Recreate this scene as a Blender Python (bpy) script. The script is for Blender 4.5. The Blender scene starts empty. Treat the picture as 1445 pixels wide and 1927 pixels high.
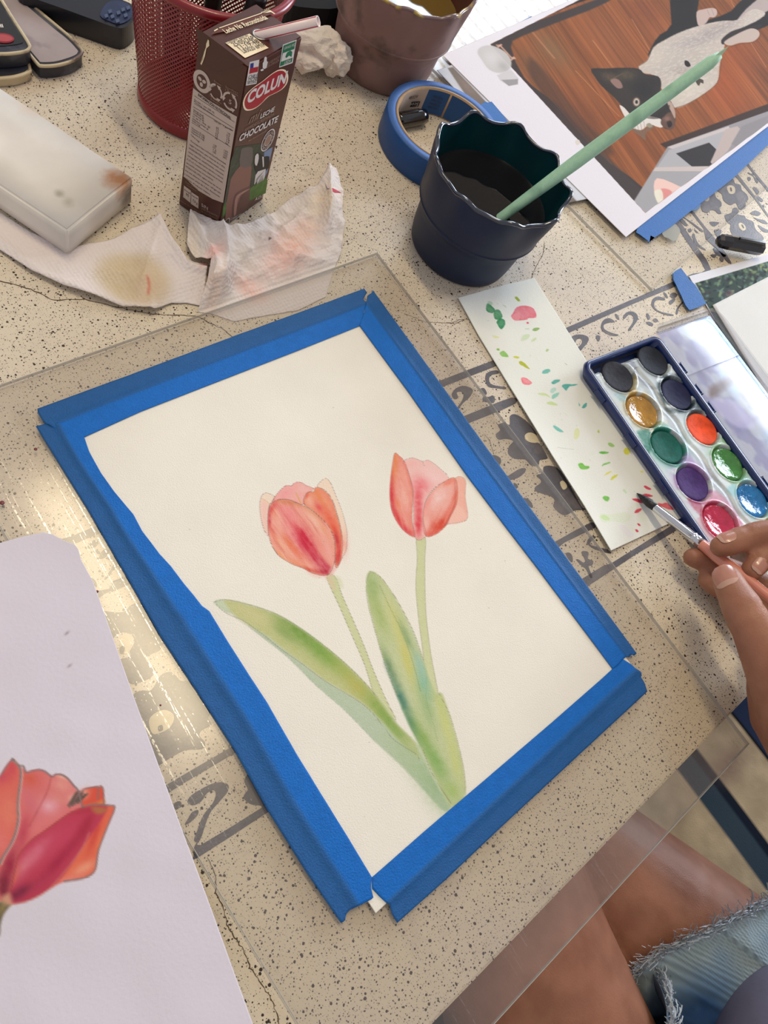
import bpy, bmesh, math, random
import numpy as np
from mathutils import Vector, Matrix, noise as mnoise

random.seed(4); RNG = np.random.default_rng(4)
SC = bpy.context.scene
COL = SC.collection
TZ = 0.75                    # height of the tabletop
HC = 0.387                   # camera height above the tabletop
F, CX, CY = 1452.2, 722.5, 963.5
RC = np.array([[0.75791985, -0.56948063, 0.31819698],
               [-0.43153322, -0.80348038, -0.41011994],
               [0.48922039, 0.17352548, -0.85472353]])

# ---------------------------------------------------------------- camera
cam_data = bpy.data.cameras.new('camera'); cam = bpy.data.objects.new('camera', cam_data)
COL.objects.link(cam); SC.camera = cam
cam_data.sensor_fit = 'VERTICAL'; cam_data.sensor_height = 24.0; cam_data.sensor_width = 18.0
cam_data.lens = 24.0 * F / 1927.0
cam_data.clip_start = 0.01; cam_data.clip_end = 50
RB = RC.T @ np.diag([1, -1, -1])
M = Matrix.Identity(4)
for i in range(3):
    for j in range(3): M[i][j] = float(RB[i, j])
M[0][3], M[1][3], M[2][3] = 0, 0, TZ + HC
cam.matrix_world = M

# ---------------------------------------------------------------- world, lights, exposure
w = bpy.data.worlds.new('room_ambience'); SC.world = w; w.use_nodes = True
bg = w.node_tree.nodes['Background']; bg.inputs[0].default_value = (0.90, 0.88, 0.90, 1); bg.inputs[1].default_value = 0.42
SC.view_settings.view_transform = 'Standard'; SC.view_settings.look = 'None'
SC.view_settings.gamma = 1; SC.view_settings.use_curve_mapping = False
SC.view_settings.exposure = 0.32

def area(name, loc, target, sx, sy, power, color):
    l = bpy.data.lights.new(name, 'AREA'); l.shape = 'RECTANGLE'; l.size = sx; l.size_y = sy
    l.energy = power; l.color = color
    o = bpy.data.objects.new(name, l); COL.objects.link(o); o.location = loc
    o.rotation_euler = (Vector(target) - Vector(loc)).to_track_quat('-Z', 'Y').to_euler()
    return o
WX = 2.35
area('window_daylight', (WX + .12, 1.80, TZ + 1.12), (0, 1.8, TZ + 1.1), 1.15, .85, 46, (0.72, 0.85, 1.0))
area('window_daylight', (WX + .12, .05, TZ + .66), (0, .05, TZ + .64), .85, .80, 36, (0.80, 0.88, 1.0))
lamp = area('ceiling_lamp', (.42, .62, TZ + 2.0), (.42, .62, TZ), .10, .95, 12, (1.0, 0.83, 0.55))

# ---------------------------------------------------------------- helpers
def at(px, py, h=0.0):
    d = np.array([(px - CX) / F, (py - CY) / F, 1.0]); n = RC[:, 2]
    X = d * (-(HC - h) / (d @ n))
    return np.array([X @ RC[:, 0], X @ RC[:, 1]])
def P3(px, py, h=0.0):
    a = at(px, py, h); return Vector((a[0], a[1], TZ + h))
def K(ox, oy, s, pts): return [(ox + x / s, oy + y / s) for x, y in pts]
def W2(pts, h=0.0): return np.array([at(x, y, h) for x, y in pts])

def s2l(c):
    c = np.asarray(c, float) / 255.0
    return np.where(c <= .04045, c / 12.92, ((c + .055) / 1.055) ** 2.4)

def lab(o, label=None, cat=None, group=None, kind=None):
    if label: o['label'] = label
    if cat: o['category'] = cat
    if group: o['group'] = group
    if kind: o['kind'] = kind
    return o
def empty(name, loc, label, cat, group=None):
    o = bpy.data.objects.new(name, None); COL.objects.link(o); o.location = loc
    o.empty_display_size = .01
    return lab(o, label, cat, group)
def addo(name, me, m=None, parent=None, smooth=False):
    o = bpy.data.objects.new(name, me); COL.objects.link(o)
    if m: me.materials.append(m)
    if smooth: me.polygons.foreach_set('use_smooth', [True] * len(me.polygons))
    if parent is not None:
        o.parent = parent; o.matrix_parent_inverse = Matrix.Translation(-Vector(parent.location))
    return o
def mesh(name, verts, faces, m=None, parent=None, smooth=False):
    me = bpy.data.meshes.new(name); me.from_pydata([tuple(v) for v in verts], [], faces); me.update()
    return addo(name, me, m, parent, smooth)
def bm_obj(name, bm, m=None, parent=None, smooth=False):
    bmesh.ops.recalc_face_normals(bm, faces=bm.faces)
    me = bpy.data.meshes.new(name); bm.to_mesh(me); bm.free()
    return addo(name, me, m, parent, smooth)

class NT:
    def __init__(s, name):
        s.m = bpy.data.materials.new(name); s.m.use_nodes = True; s.t = s.m.node_tree; s.t.nodes.clear()
        s.out = s.n('ShaderNodeOutputMaterial')
    def n(s, typ, **kw):
        nd = s.t.nodes.new(typ)
        for k, v in kw.items():
            if k[0] == 'i' and k[1:].isdigit(): nd.inputs[int(k[1:])].default_value = v
            elif k in ('_',): pass
            else: setattr(nd, k, v)
        return nd
    def l(s, a, b): s.t.links.new(a, b)
def rgb(c): return (*[float(v) for v in s2l(c)], 1)

MATS = {}
def mat(name, color=(128, 128, 128), rough=.5, attr=False, metal=0.0, spec=.5, noise=0.0, nscale=60, bump=0.0, bscale=400,
        trans=0.0, coat=0.0, ani=None, alpha=1.0, emis=None, dirt=None, dscale=30, sss=0):
    """principled material: base colour (attribute or flat) with procedural tint noise, dirt patches and bump"""
    if name in MATS: return MATS[name]
    t = NT(name); p = t.n('ShaderNodeBsdfPrincipled'); t.l(p.outputs[0], t.out.inputs[0])
    tc = t.n('ShaderNodeTexCoord')
    if attr:
        a = t.n('ShaderNodeAttribute', attribute_name='Col'); c = a.outputs['Color']
    else:
        r = t.n('ShaderNodeRGB'); r.outputs[0].default_value = rgb(color); c = r.outputs[0]
    if noise:
        nz = t.n('ShaderNodeTexNoise'); nz.inputs['Scale'].default_value = nscale; nz.inputs['Detail'].default_value = 5
        t.l(tc.outputs['Object'], nz.inputs['Vector'])
        mr = t.n('ShaderNodeMapRange'); mr.inputs[1].default_value = .3; mr.inputs[2].default_value = .7
        mr.inputs[3].default_value = 1 - noise; mr.inputs[4].default_value = 1 + noise
        t.l(nz.outputs[0], mr.inputs[0])
        mx = t.n('ShaderNodeVectorMath', operation='SCALE'); t.l(c, mx.inputs[0]); t.l(mr.outputs[0], mx.inputs['Scale']); c = mx.outputs[0]
    if dirt:
        nz = t.n('ShaderNodeTexNoise'); nz.inputs['Scale'].default_value = dscale; nz.inputs['Detail'].default_value = 6
        t.l(tc.outputs['Object'], nz.inputs['Vector'])
        mr = t.n('ShaderNodeMapRange'); mr.inputs[1].default_value = .52; mr.inputs[2].default_value = .68; t.l(nz.outputs[0], mr.inputs[0])
        mm = t.n('ShaderNodeMixRGB'); t.l(mr.outputs[0], mm.inputs[0]); t.l(c, mm.inputs[1]); mm.inputs[2].default_value = rgb(dirt); c = mm.outputs[0]
    t.l(c, p.inputs['Base Color'])
    p.inputs['Roughness'].default_value = rough; p.inputs['Metallic'].default_value = metal
    p.inputs['Specular IOR Level'].default_value = spec; p.inputs['Transmission Weight'].default_value = trans
    p.inputs['Coat Weight'].default_value = coat; p.inputs['Coat Roughness'].default_value = .08
    p.inputs['Alpha'].default_value = alpha
    if sss:
        p.inputs['Subsurface Weight'].default_value = sss; p.inputs['Subsurface Radius'].default_value = (.012, .004, .002)
        p.inputs['Subsurface Scale'].default_value = 1.0
    if bump:
        nz = t.n('ShaderNodeTexNoise'); nz.inputs['Scale'].default_value = bscale; nz.inputs['Detail'].default_value = 4
        t.l(tc.outputs['Object'], nz.inputs['Vector'])
        b = t.n('ShaderNodeBump'); b.inputs['Strength'].default_value = 1; b.inputs['Distance'].default_value = bump
        t.l(nz.outputs[0], b.inputs['Height']); t.l(b.outputs[0], p.inputs['Normal'])
    MATS[name] = t.m
    return t.m

# numpy value noise --------------------------------------------------------
_perm = RNG.permutation(4096)
def _h(ix, iy): return _perm[(ix * 1619 + iy * 31337) & 4095] / 4095.0
def vnoise(x, y):
    ix = np.floor(x).astype(int); iy = np.floor(y).astype(int); fx = x - ix; fy = y - iy
    fx = fx * fx * (3 - 2 * fx); fy = fy * fy * (3 - 2 * fy)
    a = _h(ix, iy); b = _h(ix + 1, iy); c = _h(ix, iy + 1); d = _h(ix + 1, iy + 1)
    return (a * (1 - fx) + b * fx) * (1 - fy) + (c * (1 - fx) + d * fx) * fy
def fbm(x, y, o=4):
    s = 0; a = .5
    for k in range(o): s = s + a * vnoise(x * 2 ** k + 17.3 * k, y * 2 ** k + 5.1 * k); a *= .5
    return s / (1 - .5 ** o)

def smooth_poly(pts, n=6, closed=True):
    p = np.array(pts, float); N = len(p); out = []
    rng = range(N) if closed else range(N - 1)
    for i in rng:
        if closed: a, b, c, d = p[(i - 1) % N], p[i], p[(i + 1) % N], p[(i + 2) % N]
        else: a, b, c, d = p[max(i - 1, 0)], p[i], p[i + 1], p[min(i + 2, N - 1)]
        for k in range(n):
            t = k / n
            out.append(.5 * ((2 * b) + (-a + c) * t + (2 * a - 5 * b + 4 * c - d) * t * t + (-a + 3 * b - 3 * c + d) * t ** 3))
    if not closed: out.append(p[-1])
    return np.array(out)

# painter: watercolour laid onto a sheet, everything evaluated in the sheet's own plane (metres)
class Canvas:
    def __init__(s, xy, base, h):
        s.xy = xy; s.h = h; s.c = np.tile(np.array(base, float), (len(xy), 1)); s.clip = None
    def near(s, q, pad):
        lo = q.min(0) - pad; hi = q.max(0) + pad
        return np.where((s.xy[:, 0] > lo[0]) & (s.xy[:, 0] < hi[0]) & (s.xy[:, 1] > lo[1]) & (s.xy[:, 1] < hi[1]))[0]
    @staticmethod
    def dist(p, q, closed):
        d2 = np.full(len(p), 1e9); N = len(q)
        for i in range(N if closed else N - 1):
            a = q[i]; b = q[(i + 1) % N]; ab = b - a; L = ab @ ab + 1e-18
            t = np.clip(((p - a) @ ab) / L, 0, 1); e = p - (a + t[:, None] * ab)
            d2 = np.minimum(d2, (e * e).sum(1))
        return np.sqrt(d2)
    @staticmethod
    def inside(p, q):
        ins = np.zeros(len(p), bool); N = len(q)
        for i in range(N):
            a = q[i]; b = q[(i + 1) % N]
            if a[1] == b[1]: continue
            cnd = ((a[1] > p[:, 1]) != (b[1] > p[:, 1])) & (p[:, 0] < (b[0] - a[0]) * (p[:, 1] - a[1]) / (b[1] - a[1]) + a[0])
            ins ^= cnd
        return ins
    def mask(s, poly, feather=.0004, sm=3, wob=0):
        q = W2(smooth_poly(poly, sm) if sm else poly, s.h); idx = s.near(q, feather * 2 + wob)
        p = s.xy[idx]; d = s.dist(p, q, True); sd = np.where(s.inside(p, q), d, -d)
        if wob: sd = sd + wob * (fbm(p[:, 0] * 900, p[:, 1] * 900, 2) - .5) * 2
        return idx, np.clip(.5 + sd / (feather + 1e-9) * .5, 0, 1), sd
    def blend(s, idx, m, col):
        if s.clip is not None: m = m * s.clip[idx]
        m = m[:, None]; s.c[idx] = s.c[idx] * (1 - m) + np.array(col, float) * m
    def fill(s, poly, col, alpha=1, feather=.0004, sm=3, grain=0, wob=0, gs=700, edge=0):
        idx, m, sd = s.mask(poly, feather, sm, wob)
        if grain: m = m * (1 - grain * fbm(s.xy[idx, 0] * gs, s.xy[idx, 1] * gs, 3))
        if edge: m = m * (1 + edge * np.exp(-np.abs(sd) / .0012))
        s.blend(idx, np.clip(m * alpha, 0, 1), col)
    def line(s, pts, col, w=.0003, alpha=1, closed=False, sm=4):
        q = W2(smooth_poly(pts, sm, closed) if sm else pts, s.h); idx = s.near(q, w * 3)
        if not len(idx): return
        d = s.dist(s.xy[idx], q, closed)
        n = .7 + .5 * vnoise(s.xy[idx, 0] * 900, s.xy[idx, 1] * 900)
        s.blend(idx, np.clip((1.15 - d / w), 0, 1) * alpha * np.clip(n, 0, 1), col)
    def blob(s, c, r, ang, col, alpha=1, grain=.5, p=2.0, gs=500):
        c0 = at(*c, s.h); ca, sa = math.cos(math.radians(ang)), math.sin(math.radians(ang))
        u = at(c[0] + r[0] * ca, c[1] + r[0] * sa, s.h) - c0; v = at(c[0] - r[1] * sa, c[1] + r[1] * ca, s.h) - c0
        Mi = np.linalg.inv(np.array([u, v]).T)
        R = 2.2 * (np.abs(u) + np.abs(v)); idx = np.where(np.all(np.abs(s.xy - c0) < R, axis=1))[0]
        q = (s.xy[idx] - c0) @ Mi.T; g = np.exp(-((q ** 2).sum(1)) ** (p / 2) * 1.2)
        if grain: g = g * (1 - grain + 2 * grain * fbm(s.xy[idx, 0] * gs, s.xy[idx, 1] * gs, 3))
        s.blend(idx, np.clip(g * alpha, 0, 1), col)
    def streaks(s, poly, col, alpha, ang, fu, fv, th=.55, w=.2, sm=3):
        """brush streaks inside a patch; ang gives two points along the streak direction"""
        idx, m, _ = s.mask(poly, .001, sm); p = s.xy[idx]; e0, e1 = at(*ang[0]), at(*ang[1]); a = math.atan2(e1[1] - e0[1], e1[0] - e0[0])
        u = p[:, 0] * math.cos(a) + p[:, 1] * math.sin(a); v = -p[:, 0] * math.sin(a) + p[:, 1] * math.cos(a)
        n = fbm(u * fu, v * fv, 3); s.blend(idx, m * alpha * np.clip((n - th) / w, 0, 1), col)

def resample(pts, n):
    p = np.array(pts, float); seg = np.r_[0, np.cumsum(np.linalg.norm(np.diff(p, axis=0), axis=1))]
    t = np.linspace(0, seg[-1], n); return np.c_[np.interp(t, seg, p[:, 0]), np.interp(t, seg, p[:, 1])]

def sheet(name, top, right, bottom, left, h, res, m, parent=None, paint=None, hz=None, thick=.0003, base=(235, 232, 225), nuv=None, smooth=True, reproj=False):
    """Coons patch sheet. top/bottom run left to right, left/right run top to bottom (pixel lists on the plane h)."""
    T, R_, B, L_ = [W2(q, h) for q in (top, right, bottom, left)]
    ln = lambda q: np.linalg.norm(np.diff(q, axis=0), axis=1).sum()
    if nuv: nu, nv = nuv
    else: nu = max(2, int(max(ln(T), ln(B)) / res) + 1); nv = max(2, int(max(ln(L_), ln(R_)) / res) + 1)
    T, B = resample(T, nu), resample(B, nu); R_, L_ = resample(R_, nv), resample(L_, nv)
    u = np.linspace(0, 1, nu)[None, :, None]; v = np.linspace(0, 1, nv)[:, None, None]
    S = (1 - v) * T[None] + v * B[None] + (1 - u) * L_[:, None] + u * R_[:, None] \
        - ((1 - u) * (1 - v) * T[0] + u * (1 - v) * T[-1] + (1 - u) * v * B[0] + u * v * B[-1])
    xy = S.reshape(-1, 2); uu = np.broadcast_to(u, (nv, nu, 1)).reshape(-1); vv = np.broadcast_to(v, (nv, nu, 1)).reshape(-1)
    z = np.full(len(xy), TZ + h)
    if hz is not None: z = z + hz(xy[:, 0], xy[:, 1], uu, vv)
    xy0 = xy
    if reproj: xy = xy * ((HC - (z - TZ)) / (HC - h))[:, None]
    V = np.c_[xy, z]
    ii = (np.arange(nv - 1)[:, None] * nu + np.arange(nu - 1)[None]).reshape(-1)
    Fq = np.c_[ii, ii + nu, ii + nu + 1, ii + 1]
    # rim skirt giving the sheet its thickness
    rim = np.r_[np.arange(nu), np.arange(1, nv) * nu + nu - 1, ((nv - 1) * nu + np.arange(nu - 2, -1, -1)), (np.arange(nv - 2, 0, -1) * nu)]
    nb = len(V); V2 = V[rim].copy(); V2[:, 2] -= thick
    j = np.arange(len(rim)); jn = (j + 1) % len(rim)
    Fs = np.c_[rim[j], rim[jn], nb + jn, nb + j]
    Vall = np.vstack([V, V2]); Fall = np.vstack([Fq, Fs])
    me = bpy.data.meshes.new(name)
    me.vertices.add(len(Vall)); me.vertices.foreach_set('co', Vall.astype(np.float32).ravel())
    me.loops.add(Fall.size); me.loops.foreach_set('vertex_index', Fall.astype(np.int32).ravel())
    me.polygons.add(len(Fall)); me.polygons.foreach_set('loop_start', np.arange(0, Fall.size, 4, dtype=np.int32))
    try: me.polygons.foreach_set('loop_total', np.full(len(Fall), 4, dtype=np.int32))
    except Exception: pass
    me.update(calc_edges=True)
    if smooth:
        sm = np.zeros(len(Fall), bool); sm[:len(Fq)] = True; me.polygons.foreach_set('use_smooth', sm)
    if paint is not None:
        cv = Canvas(xy0, base, h); cv.u = uu; cv.v = vv; cv.z = z; paint(cv); c = cv.c[:]
        c = np.vstack([c, c[rim]])
        col4 = np.c_[s2l(np.clip(c, 0, 255)), np.ones(len(c))].astype(np.float32)
        at_ = me.color_attributes.new('Col', 'FLOAT_COLOR', 'POINT'); at_.data.foreach_set('color', col4.ravel())
    return addo(name, me, m, parent)

def flat(name, poly, h, thick, m, parent=None, sm=0, extra=None):
    """thin inlay / slab cut from a traced outline, with a top, a bottom and sides"""
    q = W2(smooth_poly(poly, sm) if sm else poly, h)
    bm = bmesh.new(); vs = [bm.verts.new((x, y, TZ + h)) for x, y in q]
    f = bm.faces.new(vs); bmesh.ops.triangulate(bm, faces=[f])
    r = bmesh.ops.extrude_face_region(bm, geom=bm.faces[:])
    for v in [e for e in r['geom'] if isinstance(e, bmesh.types.BMVert)]: v.co.z -= thick
    return bm_obj(name, bm, m, parent)

def lathe(name, prof, c, m, parent=None, n=64, smooth=True, fr=None, closed=False, z0=TZ, top=True):
    """surface of revolution about a vertical axis; prof = [(r, z)]; fr(theta, r, z, k) -> (r, z)"""
    V = []; Fc = []
    for k, (r, z) in enumerate(prof):
        for i in range(n):
            th = 2 * math.pi * i / n; rr, zz = (r, z) if fr is None else fr(th, r, z, k)
            V.append((c[0] + rr * math.cos(th), c[1] + rr * math.sin(th), z0 + zz))
    for k in range(len(prof) - 1):
        for i in range(n): Fc.append((k * n + i, k * n + (i + 1) % n, (k + 1) * n + (i + 1) % n, (k + 1) * n + i))
    if closed:
        k = len(prof) - 1
        for i in range(n): Fc.append((k * n + i, k * n + (i + 1) % n, (i + 1) % n, i))
    else:
        if prof[0][0] > 0: Fc.append(tuple(range(n))[::-1])
        if prof[-1][0] > 0 and top: Fc.append(tuple((len(prof) - 1) * n + i for i in range(n)))
    return mesh(name, V, Fc, m, parent, smooth)

def tube(name, pts, rads, m, parent=None, n=16, cap=True, smooth=True, col=None, hollow=0):
    """swept tube through 3-D points with a radius at each"""
    pts = [Vector(p) for p in pts]; V = []; Fc = []; up = None
    if not hasattr(rads, '__len__'): rads = [rads] * len(pts)
    for k, p in enumerate(pts):
        d = (pts[min(k + 1, len(pts) - 1)] - pts[max(k - 1, 0)]).normalized()
        if up is None: up = d.orthogonal().normalized()
        up = (up - d * up.dot(d)).normalized(); b = d.cross(up)
        for i in range(n):
            t = 2 * math.pi * i / n; V.append(p + (up * math.cos(t) + b * math.sin(t)) * rads[k])
    for k in range(len(pts) - 1):
        for i in range(n): Fc.append((k * n + i, k * n + (i + 1) % n, (k + 1) * n + (i + 1) % n, (k + 1) * n + i))
    if cap: Fc.append(tuple(range(n))[::-1]); Fc.append(tuple((len(pts) - 1) * n + i for i in range(n)))
    return mesh(name, V, Fc, m, parent, smooth)

def text(name, s, origin, ux, uy, size, m, parent, width=None, off=.0002, align='LEFT', shear=0, bold=0, extr=0):
    """flat printed lettering on a surface: origin = lower-left point, ux / uy = unit directions"""
    cu = bpy.data.curves.new(name, 'FONT'); cu.body = s; cu.size = size; cu.align_x = align; cu.shear = shear; cu.offset = bold
    cu.resolution_u = 3
    tmp = bpy.data.objects.new('tmp', cu); COL.objects.link(tmp)
    me = bpy.data.meshes.new_from_object(tmp); bpy.data.objects.remove(tmp)
    ux = Vector(ux).normalized(); uy = Vector(uy).normalized(); nz = ux.cross(uy).normalized()
    xs = [v.co.x for v in me.vertices] or [0, 1]; k = 1.0
    if width: k = width / max(1e-6, max(xs) - min(xs))
    o0 = Vector(origin) + nz * off
    for v in me.vertices: v.co = o0 + ux * (v.co.x * k) + uy * v.co.y
    me.name = name
    return addo(name, me, m, parent)
def decal(name, pts2, origin, ux, uy, m, parent, off=.00015, hole=None):
    ux = Vector(ux).normalized(); uy = Vector(uy).normalized(); nz = ux.cross(uy).normalized(); o0 = Vector(origin) + nz * off
    bm = bmesh.new(); vs = [bm.verts.new(o0 + ux * x + uy * y) for x, y in pts2]; f = bm.faces.new(vs)
    bmesh.ops.triangulate(bm, faces=[f])
    me = bpy.data.meshes.new(name); bm.to_mesh(me); bm.free(); return addo(name, me, m, parent)
def ringpts(cx, cy, rx, ry=None, n=32, rot=0, a0=0, a1=360):
    ry = ry or rx; o = []
    for i in range(n):
        t = math.radians(a0 + (a1 - a0) * i / (n if a1 - a0 == 360 else n - 1)); x, y = rx * math.cos(t), ry * math.sin(t)
        c, s_ = math.cos(math.radians(rot)), math.sin(math.radians(rot)); o.append((cx + x * c - y * s_, cy + x * s_ + y * c))
    return o
def rrect(x0, y0, x1, y1, r, n=5):
    o = []
    for cx, cy, a in ((x1 - r, y1 - r, 0), (x0 + r, y1 - r, 90), (x0 + r, y0 + r, 180), (x1 - r, y0 + r, 270)):
        for k in range(n): t = math.radians(a + 90 * k / (n - 1)); o.append((cx + r * math.cos(t), cy + r * math.sin(t)))
    return o
def band(pts2, w):
    """polyline -> outline of a strip of width w (2-D)"""
    p = np.array(pts2, float); d = np.gradient(p, axis=0); d /= np.linalg.norm(d, axis=1)[:, None] + 1e-12; n = np.c_[-d[:, 1], d[:, 0]] * w / 2
    return [tuple(q) for q in (p + n)] + [tuple(q) for q in (p - n)[::-1]]

# ================================================================ materials used in many places
def terrazzo(name, base, base2, yellow, speck, k=1.0):
    t = NT(name); p = t.n('ShaderNodeBsdfPrincipled'); t.l(p.outputs[0], t.out.inputs[0])
    tc = t.n('ShaderNodeTexCoord'); g = tc.outputs['Object']
    def nz(scale, det=4, rough=.5):
        n = t.n('ShaderNodeTexNoise'); n.inputs['Scale'].default_value = scale; n.inputs['Detail'].default_value = det
        n.inputs['Roughness'].default_value = rough; t.l(g, n.inputs['Vector']); return n.outputs[0]
    def ramp(v, a, b, c=0, d=1):
        m = t.n('ShaderNodeMapRange'); m.inputs[1].default_value = a; m.inputs[2].default_value = b
        m.inputs[3].default_value = c; m.inputs[4].default_value = d; t.l(v, m.inputs[0]); return m.outputs[0]
    def mix(f, a, b):
        m = t.n('ShaderNodeMixRGB')
        t.l(f, m.inputs[0])
        for i, v in ((1, a), (2, b)):
            if isinstance(v, tuple): m.inputs[i].default_value = rgb(v)
            else: t.l(v, m.inputs[i])
        return m.outputs[0]
    c = mix(ramp(nz(7, 6), .35, .65), base, base2)
    c = mix(ramp(nz(3.1, 5), .5, .7, 0, .6), c, yellow)
    c = mix(ramp(nz(45, 6, .7), .55, .8, 0, .35), c, (150, 138, 128))
    for sc_, lo, hi, st in ((130, 0, .10, 1), (270, 0, .15, 1), (520, 0, .19, .95), (900, 0, .22, .6)):
        v = t.n('ShaderNodeTexVoronoi'); v.inputs['Scale'].default_value = sc_ ; v.inputs['Randomness'].default_value = 1; v.voronoi_dimensions = '2D'
        wn = t.n('ShaderNodeTexNoise'); wn.inputs['Scale'].default_value = 700; t.l(g, wn.inputs['Vector'])
        va = t.n('ShaderNodeVectorMath', operation='MULTIPLY_ADD'); t.l(wn.outputs['Color'], va.inputs[0]); va.inputs[1].default_value = (.0006,) * 3; t.l(g, va.inputs[2])
        t.l(va.outputs[0], v.inputs['Vector'])
        sp = t.n('ShaderNodeSeparateColor'); t.l(v.outputs['Color'], sp.inputs[0])
        thr = ramp(sp.outputs[0], .25, 1.0, -.02, hi * 1.25 * k)
        m = t.n('ShaderNodeMath', operation='SUBTRACT'); t.l(thr, m.inputs[0]); t.l(v.outputs['Distance'], m.inputs[1])
        f = ramp(m.outputs[0], 0, .03, 0, st); c = mix(f, c, speck)
    t.l(c, p.inputs['Base Color']); p.inputs['Roughness'].default_value = .42; p.inputs['Specular IOR Level'].default_value = .35
    b = t.n('ShaderNodeBump'); b.inputs['Strength'].default_value = .5; b.inputs['Distance'].default_value = .0003
    t.l(nz(300, 4), b.inputs['Height']); t.l(b.outputs[0], p.inputs['Normal'])
    MATS[name] = t.m; return t.m
M_TABLE = terrazzo('speckled_polished_cement', (221, 207, 184), (212, 199, 184), (218, 200, 158), (48, 36, 30))
M_INLAY = mat('dark_grey_stencil_cement', (86, 82, 88), .45, noise=.12, nscale=120, bump=.0002, bscale=700, dirt=(112, 104, 104), dscale=60)
M_CREAM = mat('cream_cement', (208, 192, 158), .5, noise=.1, nscale=200)
M_CRACK = mat('crack_grime', (92, 74, 58), .9)

def acrylic(name, tint, rough, haze, scratch=False, ang=0.0, refl=1.0):
    t = NT(name); tr = t.n('ShaderNodeBsdfTransparent'); tr.inputs[0].default_value = (*tint, 1)
    df = t.n('ShaderNodeBsdfDiffuse'); df.inputs[0].default_value = (.75, .70, .70, 1)
    gl = t.n('ShaderNodeBsdfGlossy'); gl.inputs['Roughness'].default_value = rough
    lw = t.n('ShaderNodeFresnel'); lw.inputs[0].default_value = 1.47
    geo = t.n('ShaderNodeNewGeometry')
    # same reflectance on entering and leaving: use the outward normal only through the backfacing switch
    inv = t.n('ShaderNodeMath', operation='SUBTRACT'); inv.inputs[0].default_value = 1; t.l(geo.outputs['Backfacing'], inv.inputs[1])
    f = t.n('ShaderNodeMath', operation='MULTIPLY'); t.l(lw.outputs[0], f.inputs[0]); t.l(inv.outputs[0], f.inputs[1])
    f2 = t.n('ShaderNodeMath', operation='MULTIPLY'); t.l(f.outputs[0], f2.inputs[0]); f2.inputs[1].default_value = refl
    m1 = t.n('ShaderNodeMixShader'); m1.inputs[0].default_value = haze
    t.l(tr.outputs[0], m1.inputs[1]); t.l(df.outputs[0], m1.inputs[2])
    if scratch:
        tc = t.n('ShaderNodeTexCoord'); mp = t.n('ShaderNodeMapping'); mp.inputs['Rotation'].default_value = (0, 0, -ang)
        t.l(tc.outputs['Object'], mp.inputs[0])
        ms = t.n('ShaderNodeMapping'); ms.inputs['Scale'].default_value = (9, 900, 9); t.l(mp.outputs[0], ms.inputs[0])
        nz = t.n('ShaderNodeTexNoise'); nz.inputs['Scale'].default_value = 1; nz.inputs['Detail'].default_value = 3; t.l(ms.outputs[0], nz.inputs['Vector'])
        mb = t.n('ShaderNodeMapping'); mb.inputs['Scale'].default_value = (600, 1400, 500); t.l(mp.outputs[0], mb.inputs[0])
        nb = t.n('ShaderNodeTexNoise'); nb.inputs['Scale'].default_value = 1; nb.inputs['Detail'].default_value = 2; t.l(mb.outputs[0], nb.inputs['Vector'])
        ra = t.n('ShaderNodeMapRange'); ra.inputs[1].default_value = .60; ra.inputs[2].default_value = .66; t.l(nz.outputs[0], ra.inputs[0])
        rb = t.n('ShaderNodeMapRange'); rb.inputs[1].default_value = .46; rb.inputs[2].default_value = .52; t.l(nb.outputs[0], rb.inputs[0])
        r2 = t.n('ShaderNodeMapRange'); r2.inputs[1].default_value = .70; r2.inputs[2].default_value = .74; t.l(nb.outputs[0], r2.inputs[0])
        mu = t.n('ShaderNodeMath', operation='MULTIPLY'); t.l(ra.outputs[0], mu.inputs[0]); t.l(rb.outputs[0], mu.inputs[1])
        mx = t.n('ShaderNodeMath', operation='MAXIMUM'); t.l(mu.outputs[0], mx.inputs[0]); t.l(r2.outputs[0], mx.inputs[1])
        g2 = t.n('ShaderNodeBsdfGlossy'); g2.inputs['Roughness'].default_value = .18
        mm = t.n('ShaderNodeMath', operation='MULTIPLY'); t.l(mx.outputs[0], mm.inputs[0]); mm.inputs[1].default_value = .14
        mfr = t.n('ShaderNodeMath', operation='MULTIPLY'); t.l(mm.outputs[0], mfr.inputs[0]); t.l(inv.outputs[0], mfr.inputs[1])
        ms2 = t.n('ShaderNodeMixShader'); t.l(mfr.outputs[0], ms2.inputs[0]); t.l(m1.outputs[0], ms2.inputs[1]); t.l(g2.outputs[0], ms2.inputs[2]); base = ms2
    else: base = m1
    m2 = t.n('ShaderNodeMixShader'); t.l(f2.outputs[0], m2.inputs[0]); t.l(base.outputs[0], m2.inputs[1]); t.l(gl.outputs[0], m2.inputs[2])
    t.l(m2.outputs[0], t.out.inputs[0]); MATS[name] = t.m; return t.m
_a, _b = at(46, 835), at(406, 1471); SANG = math.atan2(_b[1] - _a[1], _b[0] - _a[0])
M_BOARD = acrylic('worn_clear_acrylic', (.955, .945, .93), .16, .05, True, SANG)
M_BOARD2 = acrylic('clear_acrylic', (.97, .97, .975), .02, .01, refl=.42)
M_EDGE = mat('cut_acrylic_edge', (186, 184, 176), .25, alpha=.7)

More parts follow.
